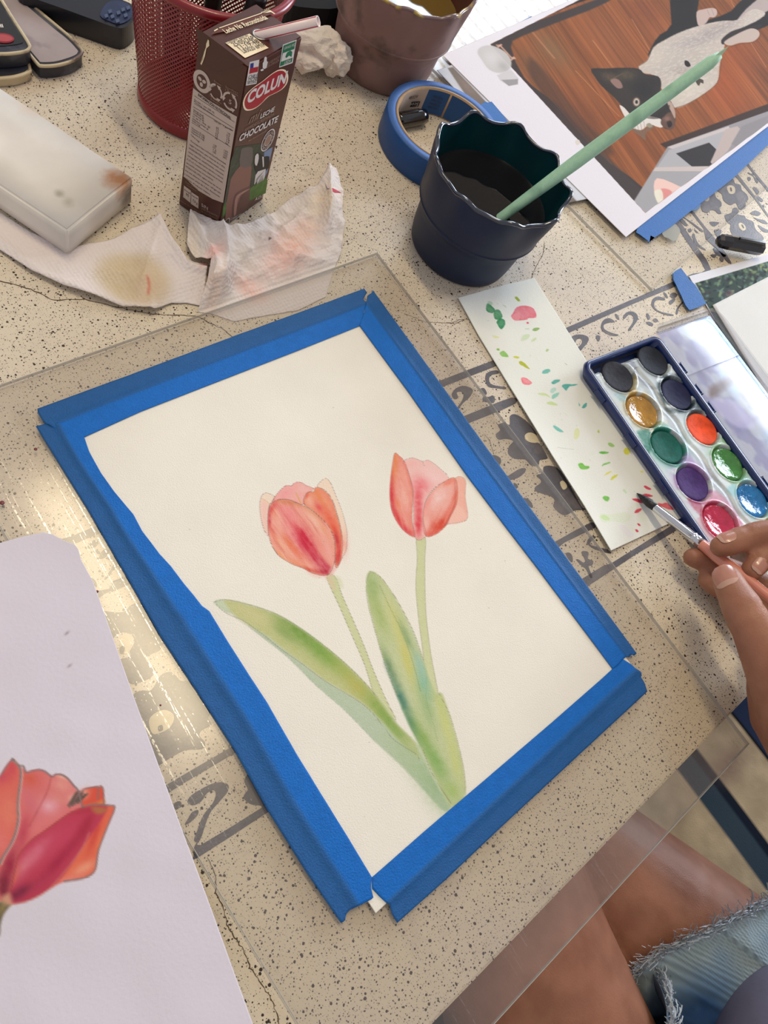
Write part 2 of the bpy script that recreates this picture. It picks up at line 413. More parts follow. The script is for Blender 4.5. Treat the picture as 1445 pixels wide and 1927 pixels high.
# ================================================================ floor, wall with the window
def box(name, x0, y0, z0, x1, y1, z1, m, parent=None, bev=0, rot=None, seg=2):
    bm = bmesh.new(); bmesh.ops.create_cube(bm, size=1)
    for v in bm.verts: v.co = Vector(((x0 + x1) / 2 + v.co.x * (x1 - x0), (y0 + y1) / 2 + v.co.y * (y1 - y0), (z0 + z1) / 2 + v.co.z * (z1 - z0)))
    if bev: bmesh.ops.bevel(bm, geom=bm.edges[:], offset=bev, segments=seg, affect='EDGES')
    if rot is not None: bmesh.ops.transform(bm, matrix=rot, verts=bm.verts)
    return bm_obj(name, bm, m, parent, smooth=False)
M_FLOOR = mat('floor_tile', (120, 108, 96), .6, noise=.1, nscale=6)
lab(box('floor', -2.2, -2.6, -.04, WX + .1, 3.2, 0, M_FLOOR), kind='structure')
M_WALL = mat('painted_wall', (205, 196, 184), .8, noise=.03, nscale=5)
bmw = bmesh.new()
WINS = [(1.22, 2.36, TZ + .70, TZ + 1.54), (-.37, .47, TZ + .26, TZ + 1.05)]
A_, B_ = WINS
for (a, b, c, d) in ((-2.6, B_[0], 0, 2.75), (B_[0], B_[1], 0, B_[2]), (B_[0], B_[1], B_[3], 2.75), (B_[1], A_[0], 0, 2.75), (A_[0], A_[1], 0, A_[2]), (A_[0], A_[1], A_[3], 2.75), (A_[1], 3.2, 0, 2.75)):
    r = bmesh.ops.create_cube(bmw, size=1)
    for v in r['verts']: v.co = Vector((WX + .05 + v.co.x * .1, (a + b) / 2 + v.co.y * (b - a), (c + d) / 2 + v.co.z * (d - c)))
lab(bm_obj('wall_right', bmw, M_WALL), kind='structure')
M_FRAME = mat('white_window_frame', (225, 225, 222), .4); M_SLAT = mat('white_blind_slat', (222, 226, 230), .5)
for wi, (y0, y1, z0, z1) in enumerate(WINS):
    win = empty('window_%d' % (wi + 1), (WX, (y0 + y1) / 2, z0), None, None); win['kind'] = 'structure'
    for (a, b, c, d) in ((y0, y1, z0, z0 + .04), (y0, y1, z1 - .04, z1), (y0, y0 + .04, z0 + .04, z1 - .04), (y1 - .04, y1, z0 + .04, z1 - .04)):
        box('window_frame', WX, a, c, WX + .05, b, d, M_FRAME, win)
    bl = empty('window_blind', (WX - .03, (y0 + y1) / 2, z1), ('white slatted blind of the far window, reflected in the board under the cat picture', 'white slatted blind of the near window, reflected in the palette lid')[wi], 'blind')
    ns = int((z1 - z0) / .042); sl0 = None
    for k in range(ns):
        z = z0 + .03 + (z1 - z0 - .06) * k / (ns - 1)
        if sl0 is None:
            sl0 = mesh('slat', [(WX - .042, y0 + .01, z - .004), (WX - .016, y0 + .01, z + .004), (WX - .016, y1 - .01, z + .004), (WX - .042, y1 - .01, z - .004),
                       (WX - .042, y0 + .01, z - .0055), (WX - .016, y0 + .01, z + .0025), (WX - .016, y1 - .01, z + .0025), (WX - .042, y1 - .01, z - .0055)],
              [(0, 1, 2, 3), (7, 6, 5, 4), (0, 4, 5, 1), (1, 5, 6, 2), (2, 6, 7, 3), (3, 7, 4, 0)], M_SLAT, bl); zs0 = z
        else: sl = sl0.copy(); COL.objects.link(sl); sl.location.z = sl0.location.z + z - zs0

# ================================================================ table
tab = empty('table', (.25, .35, 0), 'speckled cream cement table with dark grey stencilled flower borders', 'table')
TB0, TB1, TBZ = -.1385, 1.15, TZ
box('tabletop', -.75, TB0, TZ - .035, 1.25, TB1, TZ, M_TABLE, tab, bev=.0015)
M_IRON = mat('dark_painted_iron', (40, 36, 36), .5)
for lx, ly in ((-.62, .02), (1.12, .02), (-.62, 1.0), (1.12, 1.0)):
    bm = bmesh.new(); bmesh.ops.create_cone(bm, segments=16, radius1=.02, radius2=.026, depth=TZ - .035, cap_ends=True)
    for v in bm.verts: v.co += Vector((lx, ly, (TZ - .035) / 2))
    bm_obj('leg', bm, M_IRON, tab, True)
A = lambda p: K(800, 560, 3.6125, p)
B = lambda p: K(900, 820, 3.6125, p)
Cc = lambda p: K(1240, 240, 7.05, p)
D = lambda p: K(120, 980, 4.817, p)
E_ = lambda p: K(280, 1320, 3.1735, p)
Ff = lambda p: K(1080, 580, 3.959, p)
G = lambda p: K(840, 440, 2.388, p)
Hh = lambda p: K(1180, 400, 5.453, p)
IN = dict(inlay_line=[
    # innermost border line running under the painting, upper one
    [(60, 1030), (128, 1011), (182, 989), (500, 853), (823, 718), (923, 680), (1053, 622), (1200, 559), (1257, 534), (1303, 515), (1327, 508), (1303, 470), (1267, 417), (1252, 392), (1258, 388), (1277, 413), (1312, 465), (1338, 507), (1300, 524), (1262, 543), (1200, 568), (1060, 631), (928, 691), (833, 728), (505, 866), (188, 1003), (135, 1024), (62, 1044)],
    D([(410, 640), (450, 545), (590, 495), (900, 380), (3560, -830), (3590, -800), (930, 440), (620, 560), (470, 625)]) if False else [(165, 1115), (205, 1108), (213, 1093), (243, 1083), (560, 905), (873, 783), (962, 748), (969, 760), (880, 797), (570, 922), (250, 1096), (208, 1112), (180, 1124)],
    [(300, 1500), (313, 1477), (440, 1403), (700, 1240), (1000, 1045), (1047, 1018), (1112, 983), (1120, 993), (1062, 1021), (1010, 1060), (710, 1255), (447, 1414), (320, 1490), (305, 1512)],
    [(366, 1592), (375, 1582), (378, 1590), (497, 1517), (507, 1506), (800, 1312), (1094, 1090), (1150, 1060), (1255, 994), (1300, 968), (1306, 978), (1253, 1010), (1111, 1100), (810, 1330), (511, 1524), (372, 1614), (364, 1612)],
    Cc([(410, 1110), (450, 1110), (600, 1300), (800, 1540), (960, 1790), (930, 1800), (880, 1760), (760, 1600), (620, 1480), (590, 1340)]),
    Cc([(940, 540), (970, 530), (1110, 700), (1280, 920), (1460, 1170), (1460, 1210), (1270, 950), (1090, 740)]),
    Cc([(1090, 400), (1115, 390), (1270, 590), (1460, 820), (1460, 870), (1240, 600)])],
  inlay_scroll=[
    A([(180, 660), (200, 625), (240, 602), (290, 605), (325, 632), (300, 680), (260, 715), (225, 760), (215, 752), (250, 700), (262, 660), (245, 640), (215, 645), (225, 680), (200, 690)]),
    A([(410, 560), (415, 520), (445, 500), (490, 495), (500, 515), (455, 525), (435, 550), (445, 585), (490, 600), (545, 608), (545, 622), (490, 615), (430, 605)]),
    A([(390, 690), (400, 670), (430, 675), (460, 665), (475, 690), (465, 715), (430, 712), (400, 705)]),
    A([(370, 625), (400, 615), (420, 650), (405, 660)]),
    A([(980, 300), (1000, 262), (1050, 250), (1100, 262), (1112, 290), (1080, 335), (1040, 380), (1025, 400), (1030, 350), (1065, 310), (1060, 280), (1030, 285), (1015, 320), (985, 330)]),
    A([(1160, 260), (1185, 258), (1190, 280), (1175, 298)]),
    A([(1195, 190), (1215, 150), (1255, 140), (1290, 165), (1250, 170), (1215, 185), (1220, 215), (1270, 240), (1310, 250), (1305, 260), (1255, 255), (1205, 225)]),
    A([(1290, 110), (1310, 120), (1320, 150), (1300, 140)]),
    A([(1345, 130), (1370, 100), (1410, 95), (1440, 115), (1445, 150), (1410, 200), (1390, 225), (1380, 215), (1410, 170), (1415, 130), (1385, 115), (1355, 145)]),
    Hh([(250, 920), (270, 880), (320, 860), (385, 880), (380, 900), (310, 895), (280, 925), (285, 970), (330, 1010), (400, 1030), (470, 1045), (470, 1060), (400, 1050), (300, 1010), (255, 960)]),
    Hh([(440, 840), (480, 820), (515, 840), (500, 870), (460, 880)]), Hh([(430, 910), (485, 880), (490, 905), (445, 945)]),
    Hh([(500, 1040), (510, 980), (560, 920), (575, 925), (530, 985), (520, 1040)]),
    Hh([(370, 820), (400, 830), (420, 875), (395, 870)]),
    Hh([(195, 1045), (215, 1035), (238, 1080), (215, 1100)]), Hh([(195, 1125), (230, 1120), (265, 1140), (260, 1165), (215, 1150)]),
    Hh([(265, 1095), (295, 1085), (320, 1110), (300, 1125), (275, 1120)]),
    B([(740, 720), (770, 680), (800, 690), (770, 715), (760, 740), (810, 755), (880, 775), (905, 800), (850, 790), (770, 760)]),
    B([(700, 790), (735, 785), (750, 800), (745, 835), (780, 850), (775, 880), (750, 885), (760, 920), (775, 960), (760, 965), (735, 910), (700, 880), (668, 845), (680, 840), (720, 865), (725, 840)]),
    B([(595, 800), (620, 795), (640, 820), (640, 860), (615, 840)]), B([(240, 320), (262, 330), (270, 350), (255, 355)]),
    D([(215, 245), (240, 200), (275, 175), (305, 180), (310, 210), (280, 240), (245, 250)]), D([(285, 265), (320, 275), (330, 300), (295, 295)]),
    D([(330, 300), (360, 265), (400, 262), (405, 290), (370, 335), (300, 350), (320, 330)]),
    D([(380, 340), (430, 320), (470, 325), (500, 360), (530, 420), (500, 410), (460, 430), (420, 490), (385, 530), (365, 525), (400, 480), (450, 400), (450, 370)]),
    D([(220, 520), (250, 515), (290, 550), (300, 600), (260, 570)]), D([(275, 650), (330, 640), (360, 665), (330, 690), (290, 700)]),
    E_([(230, 600), (250, 565), (300, 530), (380, 490), (440, 483), (475, 500), (470, 540), (420, 600), (370, 660), (340, 730), (305, 830), (270, 830), (290, 770), (325, 680), (380, 610), (400, 560), (390, 530), (350, 545), (310, 600), (260, 620)]),
    E_([(215, 735), (240, 690), (260, 660), (295, 648), (290, 680), (250, 720)]), E_([(150, 610), (185, 595), (195, 625), (160, 645)]),
    E_([(570, 470), (600, 430), (650, 470), (690, 560), (700, 620), (650, 620), (600, 610), (565, 570), (590, 530), (580, 500)]),
    Cc([(1170, 600), (1195, 595), (1215, 610), (1250, 610), (1260, 650), (1300, 680), (1320, 720), (1300, 740), (1270, 700), (1250, 650), (1200, 620)]),
    Cc([(1175, 660), (1205, 655), (1220, 685), (1195, 710), (1175, 690)]),
    Cc([(1240, 800), (1275, 790), (1330, 850), (1300, 890), (1270, 850)]), Cc([(1290, 915), (1320, 910), (1380, 960), (1370, 985), (1330, 970)]),
    Cc([(1370, 1030), (1395, 1025), (1395, 1060)]), Cc([(1410, 1000), (1440, 1010), (1440, 1025)]),
    Cc([(1210, 1140), (1270, 1100), (1350, 1135), (1310, 1170)]), Cc([(1250, 1190), (1330, 1215), (1400, 1230), (1445, 1280), (1380, 1270), (1320, 1240)]),
    Cc([(1315, 1290), (1400, 1340), (1450, 1360), (1445, 1390), (1380, 1380), (1330, 1330)]),
    Cc([(985, 500), (1040, 470), (1070, 530), (1030, 530)]),
    Cc([(250, 1180), (290, 1190), (350, 1250), (380, 1300), (340, 1300), (280, 1240)]),
    Cc([(280, 1160), (400, 1230), (500, 1300), (590, 1370), (560, 1380), (460, 1300), (360, 1220)]),
    Cc([(380, 1350), (420, 1340), (435, 1375), (400, 1390)]), Cc([(465, 1350), (500, 1370), (520, 1400), (490, 1390)]),
    Cc([(440, 1420), (470, 1410), (490, 1480), (540, 1560), (600, 1600), (620, 1630), (560, 1605), (490, 1560), (450, 1480)]),
    Cc([(720, 1600), (760, 1620), (800, 1640), (860, 1680), (890, 1700), (850, 1720), (780, 1700), (740, 1660)]),
    Cc([(680, 1690), (740, 1680), (770, 1690), (730, 1730)]), Cc([(800, 1730), (840, 1700), (860, 1750), (840, 1785), (810, 1770)]),
    Cc([(670, 1250), (790, 1255), (790, 1275), (735, 1310), (700, 1300)]), Cc([(735, 1355), (830, 1360), (800, 1440), (770, 1450), (740, 1400)]),
    Cc([(895, 1410), (925, 1420), (920, 1450), (895, 1450)])],
  inlay_flower=[
    A([(480, 930), (510, 900), (495, 865), (540, 850), (575, 865), (575, 810), (600, 792), (640, 805), (700, 850), (760, 930), (720, 915), (680, 930), (680, 965), (720, 985), (775, 990), (820, 1060), (830, 1095), (780, 1105), (770, 1140), (720, 1140), (680, 1100), (610, 1095), (565, 1060), (570, 1010), (600, 975), (550, 960), (500, 965)]),
    B([(395, 270), (440, 250), (445, 210), (500, 205), (560, 240), (640, 370), (700, 480), (735, 500), (690, 505), (650, 510), (600, 538), (560, 530), (510, 480), (520, 440), (490, 410), (400, 380), (385, 350), (420, 325), (425, 300)]),
    A([(555, 1220), (590, 1195), (640, 1165), (680, 1160), (680, 1185), (640, 1220), (600, 1235), (560, 1240)]), A([(430, 1080), (470, 1070), (510, 1090), (515, 1125), (490, 1140), (450, 1110)]),
    B([(310, 425), (340, 430), (365, 460), (370, 490), (340, 470)]),
    D([(590, 780), (640, 750), (720, 745), (790, 800), (850, 900), (880, 980), (860, 1050), (890, 1130), (860, 1180), (790, 1210), (740, 1250), (790, 1310), (830, 1350), (790, 1420), (700, 1460), (620, 1480), (570, 1440), (510, 1330), (500, 1260), (600, 1230), (600, 1180), (640, 1100), (620, 1040), (550, 1010), (480, 1030), (430, 1080), (390, 1000), (340, 830), (420, 825), (500, 830), (560, 820)]),
    D([(850, 1440), (890, 1390), (960, 1370), (1010, 1400), (1060, 1450), (1150, 1460), (1180, 1540), (1220, 1590), (1290, 1640), (1330, 1720), (1310, 1790), (1340, 1850), (1250, 1900), (1230, 1950), (1280, 2010), (1250, 2070), (1100, 2080), (950, 2160), (830, 2230), (760, 2150), (700, 1980), (640, 1780), (625, 1590), (700, 1540), (780, 1540), (820, 1500)]),
    Cc([(720, 800), (760, 710), (870, 630), (940, 660), (990, 690), (1010, 740), (1080, 760), (1100, 830), (1160, 880), (1185, 950), (1150, 990), (1150, 1060), (1120, 1085), (1060, 1080), (1020, 1000), (950, 1030), (880, 990), (850, 950), (830, 880), (760, 830)]),
    Cc([(540, 930), (570, 880), (640, 830), (700, 840), (740, 880), (760, 930), (820, 980), (830, 1040), (800, 1070), (830, 1140), (780, 1140), (740, 1100), (680, 1100), (640, 1135), (580, 1110), (555, 1050), (545, 980)]),
    Cc([(875, 1160), (960, 1130), (980, 1070), (1030, 1065), (1060, 1110), (1040, 1150), (1130, 1170), (1160, 1210), (1250, 1250), (1270, 1320), (1300, 1370), (1360, 1420), (1390, 1480), (1350, 1510), (1360, 1560), (1200, 1600), (1100, 1550), (1010, 1490), (960, 1400), (940, 1340), (950, 1290), (910, 1260), (880, 1210)])],
  )
CEN = [A([(678, 940), (700, 918), (740, 925), (770, 960), (760, 985), (720, 985), (690, 970)]), B([(555, 320), (575, 305), (600, 330), (600, 355), (575, 365)]),
       E_([(0, 120), (30, 75), (90, 50), (140, 70), (150, 110), (120, 160), (60, 190), (20, 190)]), Cc([(900, 790), (950, 765), (1000, 790), (1010, 850), (980, 880), (930, 870)]),
       Cc([(555, 900), (600, 870), (640, 880), (668, 930), (650, 975), (600, 965)]), Cc([(1055, 1280), (1090, 1262), (1140, 1300), (1150, 1350), (1110, 1368), (1070, 1330)]),
       A([(400, 620)]) if False else D([(520, 1050), (560, 1020), (610, 1050), (615, 1130), (580, 1200), (530, 1190), (510, 1120)])]
for nm, L in IN.items():
    for k, pl in enumerate(L):
        flat(nm, pl, .0002 + .00001 * (k % 3), .0004, M_INLAY, tab, sm=(2 if nm == 'inlay_line' else 3))
for pl in CEN: flat('flower_centre', pl, .00028, .0004, M_CREAM, tab, sm=3)
M_CORE = mat('dark_flower_core', (70, 60, 60), .5)
for pl in (Cc([(940, 800), (960, 795), (970, 840), (950, 845)]), Cc([(1090, 1290), (1110, 1290), (1130, 1330), (1115, 1335)]), E_([(55, 150), (80, 140), (85, 170), (60, 180)]), Cc([(585, 890), (600, 885), (620, 915), (605, 920)]), D([(505, 1160), (530, 1130), (555, 1150), (540, 1200), (510, 1200)])):
    flat('flower_core', pl, .00034, .0004, M_CORE, tab, sm=2)
def crack(pts, wmm=.5):
    q = resample(W2(pts), 60); n = np.c_[-np.gradient(q[:, 1]), np.gradient(q[:, 0])]; n /= np.linalg.norm(n, axis=1)[:, None]
    q = q + n * (RNG.random((60, 1)) - .5) * .0008
    w_ = (wmm / 2000) * (.4 + .8 * RNG.random((60, 1))); V = np.vstack([q + n * w_, q - n * w_])
    mesh('crack', [(x, y, TZ + .00012) for x, y in V], [(i, i + 1, 61 + i, 60 + i) for i in range(59)], M_CRACK, tab)
crack([(0, 528), (60, 545), (100, 565), (160, 563), (230, 580), (290, 592), (370, 595), (420, 620), (445, 640)], .7)
crack(E_([(350, 930), (400, 1030), (400, 1140), (450, 1250), (470, 1340), (560, 1480), (610, 1600), (680, 1700), (740, 1790), (780, 1927)]), .5)
crack([(760, 590), (800, 606), (850, 608), (865, 602), (900, 600)], .4); crack(G([(440, 40), (435, 90), (400, 150), (380, 200)]), .5)
crack(A([(400, 930), (430, 960), (450, 1010), (465, 1060)]), .4); crack(G([(0, 400), (40, 405), (70, 390)]), .4)
# straight tooled joint of the table surface
M_PAINTSPOT = mat('dried_paint_spot', (120, 50, 55), .4)

# ================================================================ clear boards
def board(name, poly, h0, h1, m, me_, label, cat, group=None):
    c = W2(poly, h1); ctr = c.mean(0)
    root = empty(name, (ctr[0], ctr[1], TZ + h0), label, cat, group)
    o = flat('sheet', poly, h1, h1 - h0, m, root)
    bm = bmesh.new(); q = c; n = len(q); ins = .00035
    for i in range(n):
        a, b = q[i], q[(i + 1) % n]; d = (b - a) / np.linalg.norm(b - a); nn = np.array([-d[1], d[0]])
        if (ctr - a) @ nn < 0: nn = -nn
        P = [(a[0], a[1], h1 + .00004), (b[0], b[1], h1 + .00004), (b[0] + nn[0] * ins, b[1] + nn[1] * ins, h1 + .00004), (a[0] + nn[0] * ins, a[1] + nn[1] * ins, h1 + .00004),
             (a[0] - nn[0] * .00004, a[1] - nn[1] * .00004, h0), (b[0] - nn[0] * .00004, b[1] - nn[1] * .00004, h0)]
        vs = [bm.verts.new((x, y, TZ + z)) for x, y, z in P]
        bm.faces.new(vs[:4]); bm.faces.new((vs[0], vs[4], vs[5], vs[1]))
    bm_obj('polished_edge', bm, me_, root)
    return root
BQ = [(-25, 729), (710, 475), (1410, 1400), (905, 1949), (560, 1927), (0, 990)]
BT = [at(0, 720, .0036), at(710, 475, .0036), at(1410, 1400, .0036), at(930, 1927, .0036)]
def xy2px(x, y, h):
    P = RC @ np.array([x, y, h - HC]); return (F * P[0] / P[2] + CX, F * P[1] / P[2] + CY)
XL, XR, YT, YB = .0392, float(BT[1][0]), float(BT[1][1]), float(BT[2][1])
board('acrylic_board', [xy2px(XL, YT, .0036), (710, 475), (1410, 1400), xy2px(XL, YB, .0036)], .0007, .0036, M_BOARD, M_EDGE,
      'scratched clear acrylic board lying under the taped tulip painting, overhanging the table edge', 'board')
board('acrylic_board', [xy2px(*(at(1228, 545, .003) + (at(1074, 390, .003) - at(1228, 545, .003)) * 3.7), .003), (1228, 545), xy2px(*(at(1228, 545, .003) + (at(1421, 373, .003) - at(1228, 545, .003)) * 1.75), .003),
      xy2px(*(at(1228, 545, .003) + (at(1421, 373, .003) - at(1228, 545, .003)) * 1.75 + (at(1074, 390, .003) - at(1228, 545, .003)) * 3.7), .003)], .0006, .003, M_BOARD2, M_EDGE,
      'clean clear acrylic board lying under the cat picture', 'board')
for (x, y, r) in ((67, 845, .0009), (4, 946, .0012), (183, 1113, .0007), (302, 1327, .0005)): lathe('paint_spot', [(r, 0), (r * .6, .0002), (.00001, .00025)], at(x, y, .0037), M_PAINTSPOT, bpy.data.objects['acrylic_board'], 10, z0=TZ + .0036)

# ================================================================ the tulip painting with its masking tape
M_WCPAPER = mat('watercolour_paper', attr=True, rough=.85, spec=.2, bump=.00018, bscale=1300)
M_TAPE = mat('blue_masking_tape', attr=True, rough=.62, spec=.3, bump=.0004, bscale=1100, noise=.05, nscale=900)
ptg = empty('tulip_painting', P3(640, 1150, .0037), 'watercolour painting of two red tulips taped down with blue tape on the acrylic board', 'painting')
T = lambda p: K(380, 820, 2.604, p)
U = lambda p: K(480, 860, 7.225, p)
SKETCH = (120, 105, 100)
def paint_tulips(c):
    xy = c.xy
    n = fbm(xy[:, 0] * 40, xy[:, 1] * 40, 4)[:, None]; c.c[:] = c.c * (1 + (n - .5) * .03)
    # --- stems
    s1 = T([(612, 695), (652, 690), (690, 790), (730, 880), (790, 1020), (840, 1150), (905, 1300), (950, 1390), (900, 1360), (850, 1290), (800, 1130), (740, 990), (680, 850)])
    s2 = T([(1052, 500), (1094, 500), (1092, 600), (1092, 700), (1098, 880), (1120, 1060), (1140, 1170), (1155, 1270), (1120, 1300), (1095, 1180), (1080, 1040), (1062, 900), (1048, 740), (1055, 600)])
    for s_, al in ((s1, .95), (s2, .95)):
        c.fill(s_, (200, 205, 150), .9 * al, .0005, grain=.25, edge=.2, wob=.0002); c.line(s_, SKETCH, .00022, .55, True)
    c.fill(T([(600, 690), (640, 700), (655, 760), (620, 720)]), (226, 190, 165), .5, .001); c.fill(T([(650, 690), (680, 700), (690, 745), (665, 730)]), (205, 208, 160), .5, .0012)
    # --- left leaf
    LL = T([(58, 815), (110, 802), (200, 818), (340, 862), (440, 915), (560, 998), (680, 1095), (780, 1190), (860, 1280), (960, 1415), (1060, 1515), (1110, 1600), (1170, 1710), (1220, 1805), (1188, 1838), (1100, 1750), (980, 1620), (850, 1500), (700, 1345), (560, 1225), (420, 1085), (280, 975), (180, 890), (110, 860)])
    c.fill(LL, (188, 202, 168), .9, .0006, grain=.3, wob=.0003, edge=.12)
    up = T([(130, 845), (110, 806), (200, 822), (340, 866), (440, 919), (560, 1002), (680, 1099), (780, 1194), (860, 1285), (950, 1410), (1040, 1500), (1065, 1585), (960, 1490), (900, 1420), (800, 1320), (700, 1255), (600, 1195), (500, 1120), (420, 1060), (330, 990), (240, 935), (170, 890)])
    c.fill(up, (190, 188, 118), .8, .0008, grain=.35)
    c.clip = None; idx, m, _ = c.mask(up, .001); cl = np.zeros(len(xy)); cl[idx] = m; c.clip = cl
    for (x, y, a, b, g, col, al) in ((480, 960, 170, 45, 40, (108, 148, 62), .75), (600, 1070, 130, 45, 42, (120, 160, 70), .75), (700, 1160, 120, 40, 45, (165, 175, 88), .5), (860, 1330, 150, 40, 50, (135, 165, 78), .7), (940, 1430, 100, 30, 50, (120, 158, 72), .7), (400, 960, 80, 30, 40, (100, 140, 60), .45), (250, 880, 120, 40, 25, (208, 200, 150), .7), (760, 1230, 80, 35, 45, (190, 180, 95), .6)):
        c.blob(T([(x, y)])[0], (a / 2.604, b / 2.604), g, col, al, .3)
    c.clip = None
    lo = T([(110, 850), (170, 890), (240, 935), (330, 992), (420, 1064), (500, 1124), (600, 1200), (700, 1260), (800, 1325), (900, 1425), (960, 1495), (1070, 1590), (1110, 1640), (1200, 1815), (1188, 1838), (1100, 1750), (980, 1620), (850, 1500), (700, 1345), (560, 1225), (420, 1085), (280, 975), (180, 895)])
    c.fill(lo, (172, 188, 165), .55, .0006, grain=.3)
    c.blob(T([(1150, 1720)])[0], (70, 30), 58, (150, 180, 130), .6); c.blob(T([(1000, 1560)])[0], (60, 22), 50, (170, 190, 140), .5)
    c.fill(T([(1065, 1530), (1110, 1600), (1170, 1710), (1218, 1800), (1195, 1780), (1130, 1670)]), (214, 214, 190), .7, .0008)
    c.line(T([(60, 815), (110, 803), (200, 819), (340, 863), (440, 916), (560, 999), (680, 1096), (780, 1191), (860, 1282)]), SKETCH, .00022, .55)
    c.line(T([(60, 818), (120, 870), (200, 905), (300, 975), (380, 1040), (480, 1110), (600, 1200), (700, 1260), (800, 1325), (870, 1400), (930, 1480), (1000, 1530), (1050, 1560), (1065, 1590)]), SKETCH, .00022, .5)
    c.line(T([(110, 858), (280, 972), (420, 1085), (560, 1222), (700, 1345), (850, 1498)]), (140, 140, 125), .0002, .35)
    # --- right leaves
    RL = T([(820, 664), (870, 688), (930, 765), (990, 868), (1040, 970), (1085, 1100), (1110, 1180), (1145, 1262), (1175, 1262), (1215, 1370), (1258, 1520), (1285, 1650), (1290, 1760), (1222, 1818), (1150, 1690), (1080, 1545), (1020, 1430), (960, 1290), (900, 1130), (850, 965), (815, 820), (805, 720)])
    c.fill(RL, (186, 196, 142), .92, .0006, grain=.28, wob=.0003, edge=.15)
    idx, m, _ = c.mask(RL, .0008); cl = np.zeros(len(xy)); cl[idx] = m; c.clip = cl
    for (x, y, a, b, g, col, al) in ((835, 740, 80, 40, 80, (150, 175, 110), .7), (870, 880, 120, 35, 70, (160, 178, 100), .6), (960, 930, 170, 32, 68, (208, 204, 130), .8), (1010, 1110, 150, 30, 72, (205, 200, 118), .85), (920, 1150, 110, 26, 70, (96, 130, 90), .75), (975, 1290, 110, 28, 66, (82, 130, 112), .85), (1030, 1420, 110, 26, 62, (92, 138, 112), .8), (1085, 1200, 110, 34, 78, (140, 190, 170), .8), (1060, 1110, 60, 20, 70, (160, 195, 180), .7), (1000, 980, 90, 16, 66, (110, 150, 110), .6), (1100, 1330, 130, 34, 72, (150, 178, 120), .6), (1080, 1480, 120, 34, 65, (138, 170, 86), .7), (1150, 1600, 120, 36, 62, (128, 170, 92), .7), (1200, 1430, 130, 28, 72, (205, 208, 130), .7), (1240, 1600, 120, 26, 75, (200, 206, 130), .7), (1225, 1740, 50, 40, 50, (165, 190, 110), .7), (1170, 1320, 60, 22, 75, (195, 202, 120), .6), (1000, 850, 100, 14, 62, (205, 214, 190), .8), (1045, 970, 90, 14, 66, (206, 216, 196), .8)):
        c.blob(T([(x, y)])[0], (a / 2.604, b / 2.604), g, col, al, .3)
    c.clip = None
    c.fill(T([(890, 1110), (910, 1130), (960, 1260), (950, 1240), (900, 1150)]), (160, 180, 165), .5, .001)
    c.line(T([(825, 664), (806, 720), (812, 820), (850, 960), (900, 1130), (960, 1285)]), SKETCH, .0002, .5)
    c.line(T([(820, 664), (870, 688), (930, 765), (990, 868), (1040, 970), (1085, 1100)]), SKETCH, .0002, .5)
    c.line(T([(870, 730), (920, 840), (980, 960), (1030, 1100), (1070, 1250)]), (120, 140, 100), .0003, .5)
    c.line(T([(1160, 1262), (1215, 1370), (1258, 1520), (1285, 1650), (1290, 1760)]), SKETCH, .0002, .45)
    c.line(T([(1100, 1180), (1100, 1300), (1130, 1400), (1155, 1500)]), (140, 150, 110), .00025, .4); c.line(T([(1085, 1540), (1120, 1640), (1180, 1740), (1220, 1800)]), SKETCH, .0002, .5)
    # --- flower one (left)
    lp = U([(75, 560), (130, 490), (200, 500), (265, 545), (230, 610), (195, 650), (175, 760), (170, 900), (175, 1075), (120, 980), (85, 850), (65, 700)])
    c.fill(lp, (240, 205, 180), .6, .0004, grain=.2); c.fill(U([(80, 590), (190, 650), (172, 800), (170, 1050), (120, 960), (85, 830)]), (240, 180, 170), .55, .0012)
    rp = U([(848, 400), (900, 325), (965, 290), (1030, 360), (1100, 530), (1170, 700), (1220, 870), (1250, 1050), (1240, 1250), (1195, 1350), (1120, 1480), (1150, 1300), (1165, 1000), (1110, 750), (1040, 560), (950, 450)])
    c.fill(rp, (240, 212, 188), .85, .0004, grain=.15); c.blob(U([(1215, 1180)])[0], (8, 26), 0, (236, 150, 140), .5)
    bp = U([(232, 612), (300, 500), (400, 400), (455, 388), (495, 392), (530, 355), (580, 340), (640, 352), (700, 390), (800, 430), (740, 470), (700, 500), (660, 560), (665, 645), (560, 625), (480, 585), (350, 575)])
    c.fill(bp, (238, 164, 158), .95, .0004, grain=.25, edge=.15); c.blob(U([(660, 430)])[0], (14, 8), 20, (240, 190, 180), .6); c.blob(U([(420, 500)])[0], (14, 8), -30, (236, 150, 150), .5)
    rr = U([(800, 470), (820, 412), (900, 430), (990, 500), (1060, 620), (1110, 780), (1160, 950), (1188, 1130), (1185, 1300), (1150, 1445), (1090, 1492), (1085, 1200), (1060, 1060), (980, 920), (860, 800), (760, 710), (675, 655), (655, 600), (690, 510), (730, 472)])
    c.fill(rr, (233, 138, 108), .97, .0004, grain=.2, wob=.0002, edge=.12)
    idx, m, _ = c.mask(rr, .0005); cl = np.zeros(len(xy)); cl[idx] = m; c.clip = cl
    for (x, y, a, b, g, col, al) in ((740, 600, 90, 60, 60, (238, 178, 155), .8), (700, 530, 50, 22, -60, (226, 100, 80), .7), (870, 540, 150, 40, 60, (230, 135, 80), .7), (870, 690, 90, 40, 55, (226, 92, 92), .8), (1000, 820, 200, 60, 62, (232, 105, 80), .75), (1080, 980, 150, 50, 70, (232, 96, 68), .8), (1110, 1120, 140, 34, 80, (196, 60, 66), .9), (1140, 1300, 160, 36, 90, (220, 66, 66), .85), (1105, 1380, 90, 30, 100, (205, 60, 66), .7), (960, 600, 90, 30, 50, (238, 160, 120), .6)):
        c.blob(U([(x, y)])[0], (a / 7.225, b / 7.225), g, col, al, .35)
    c.clip = None
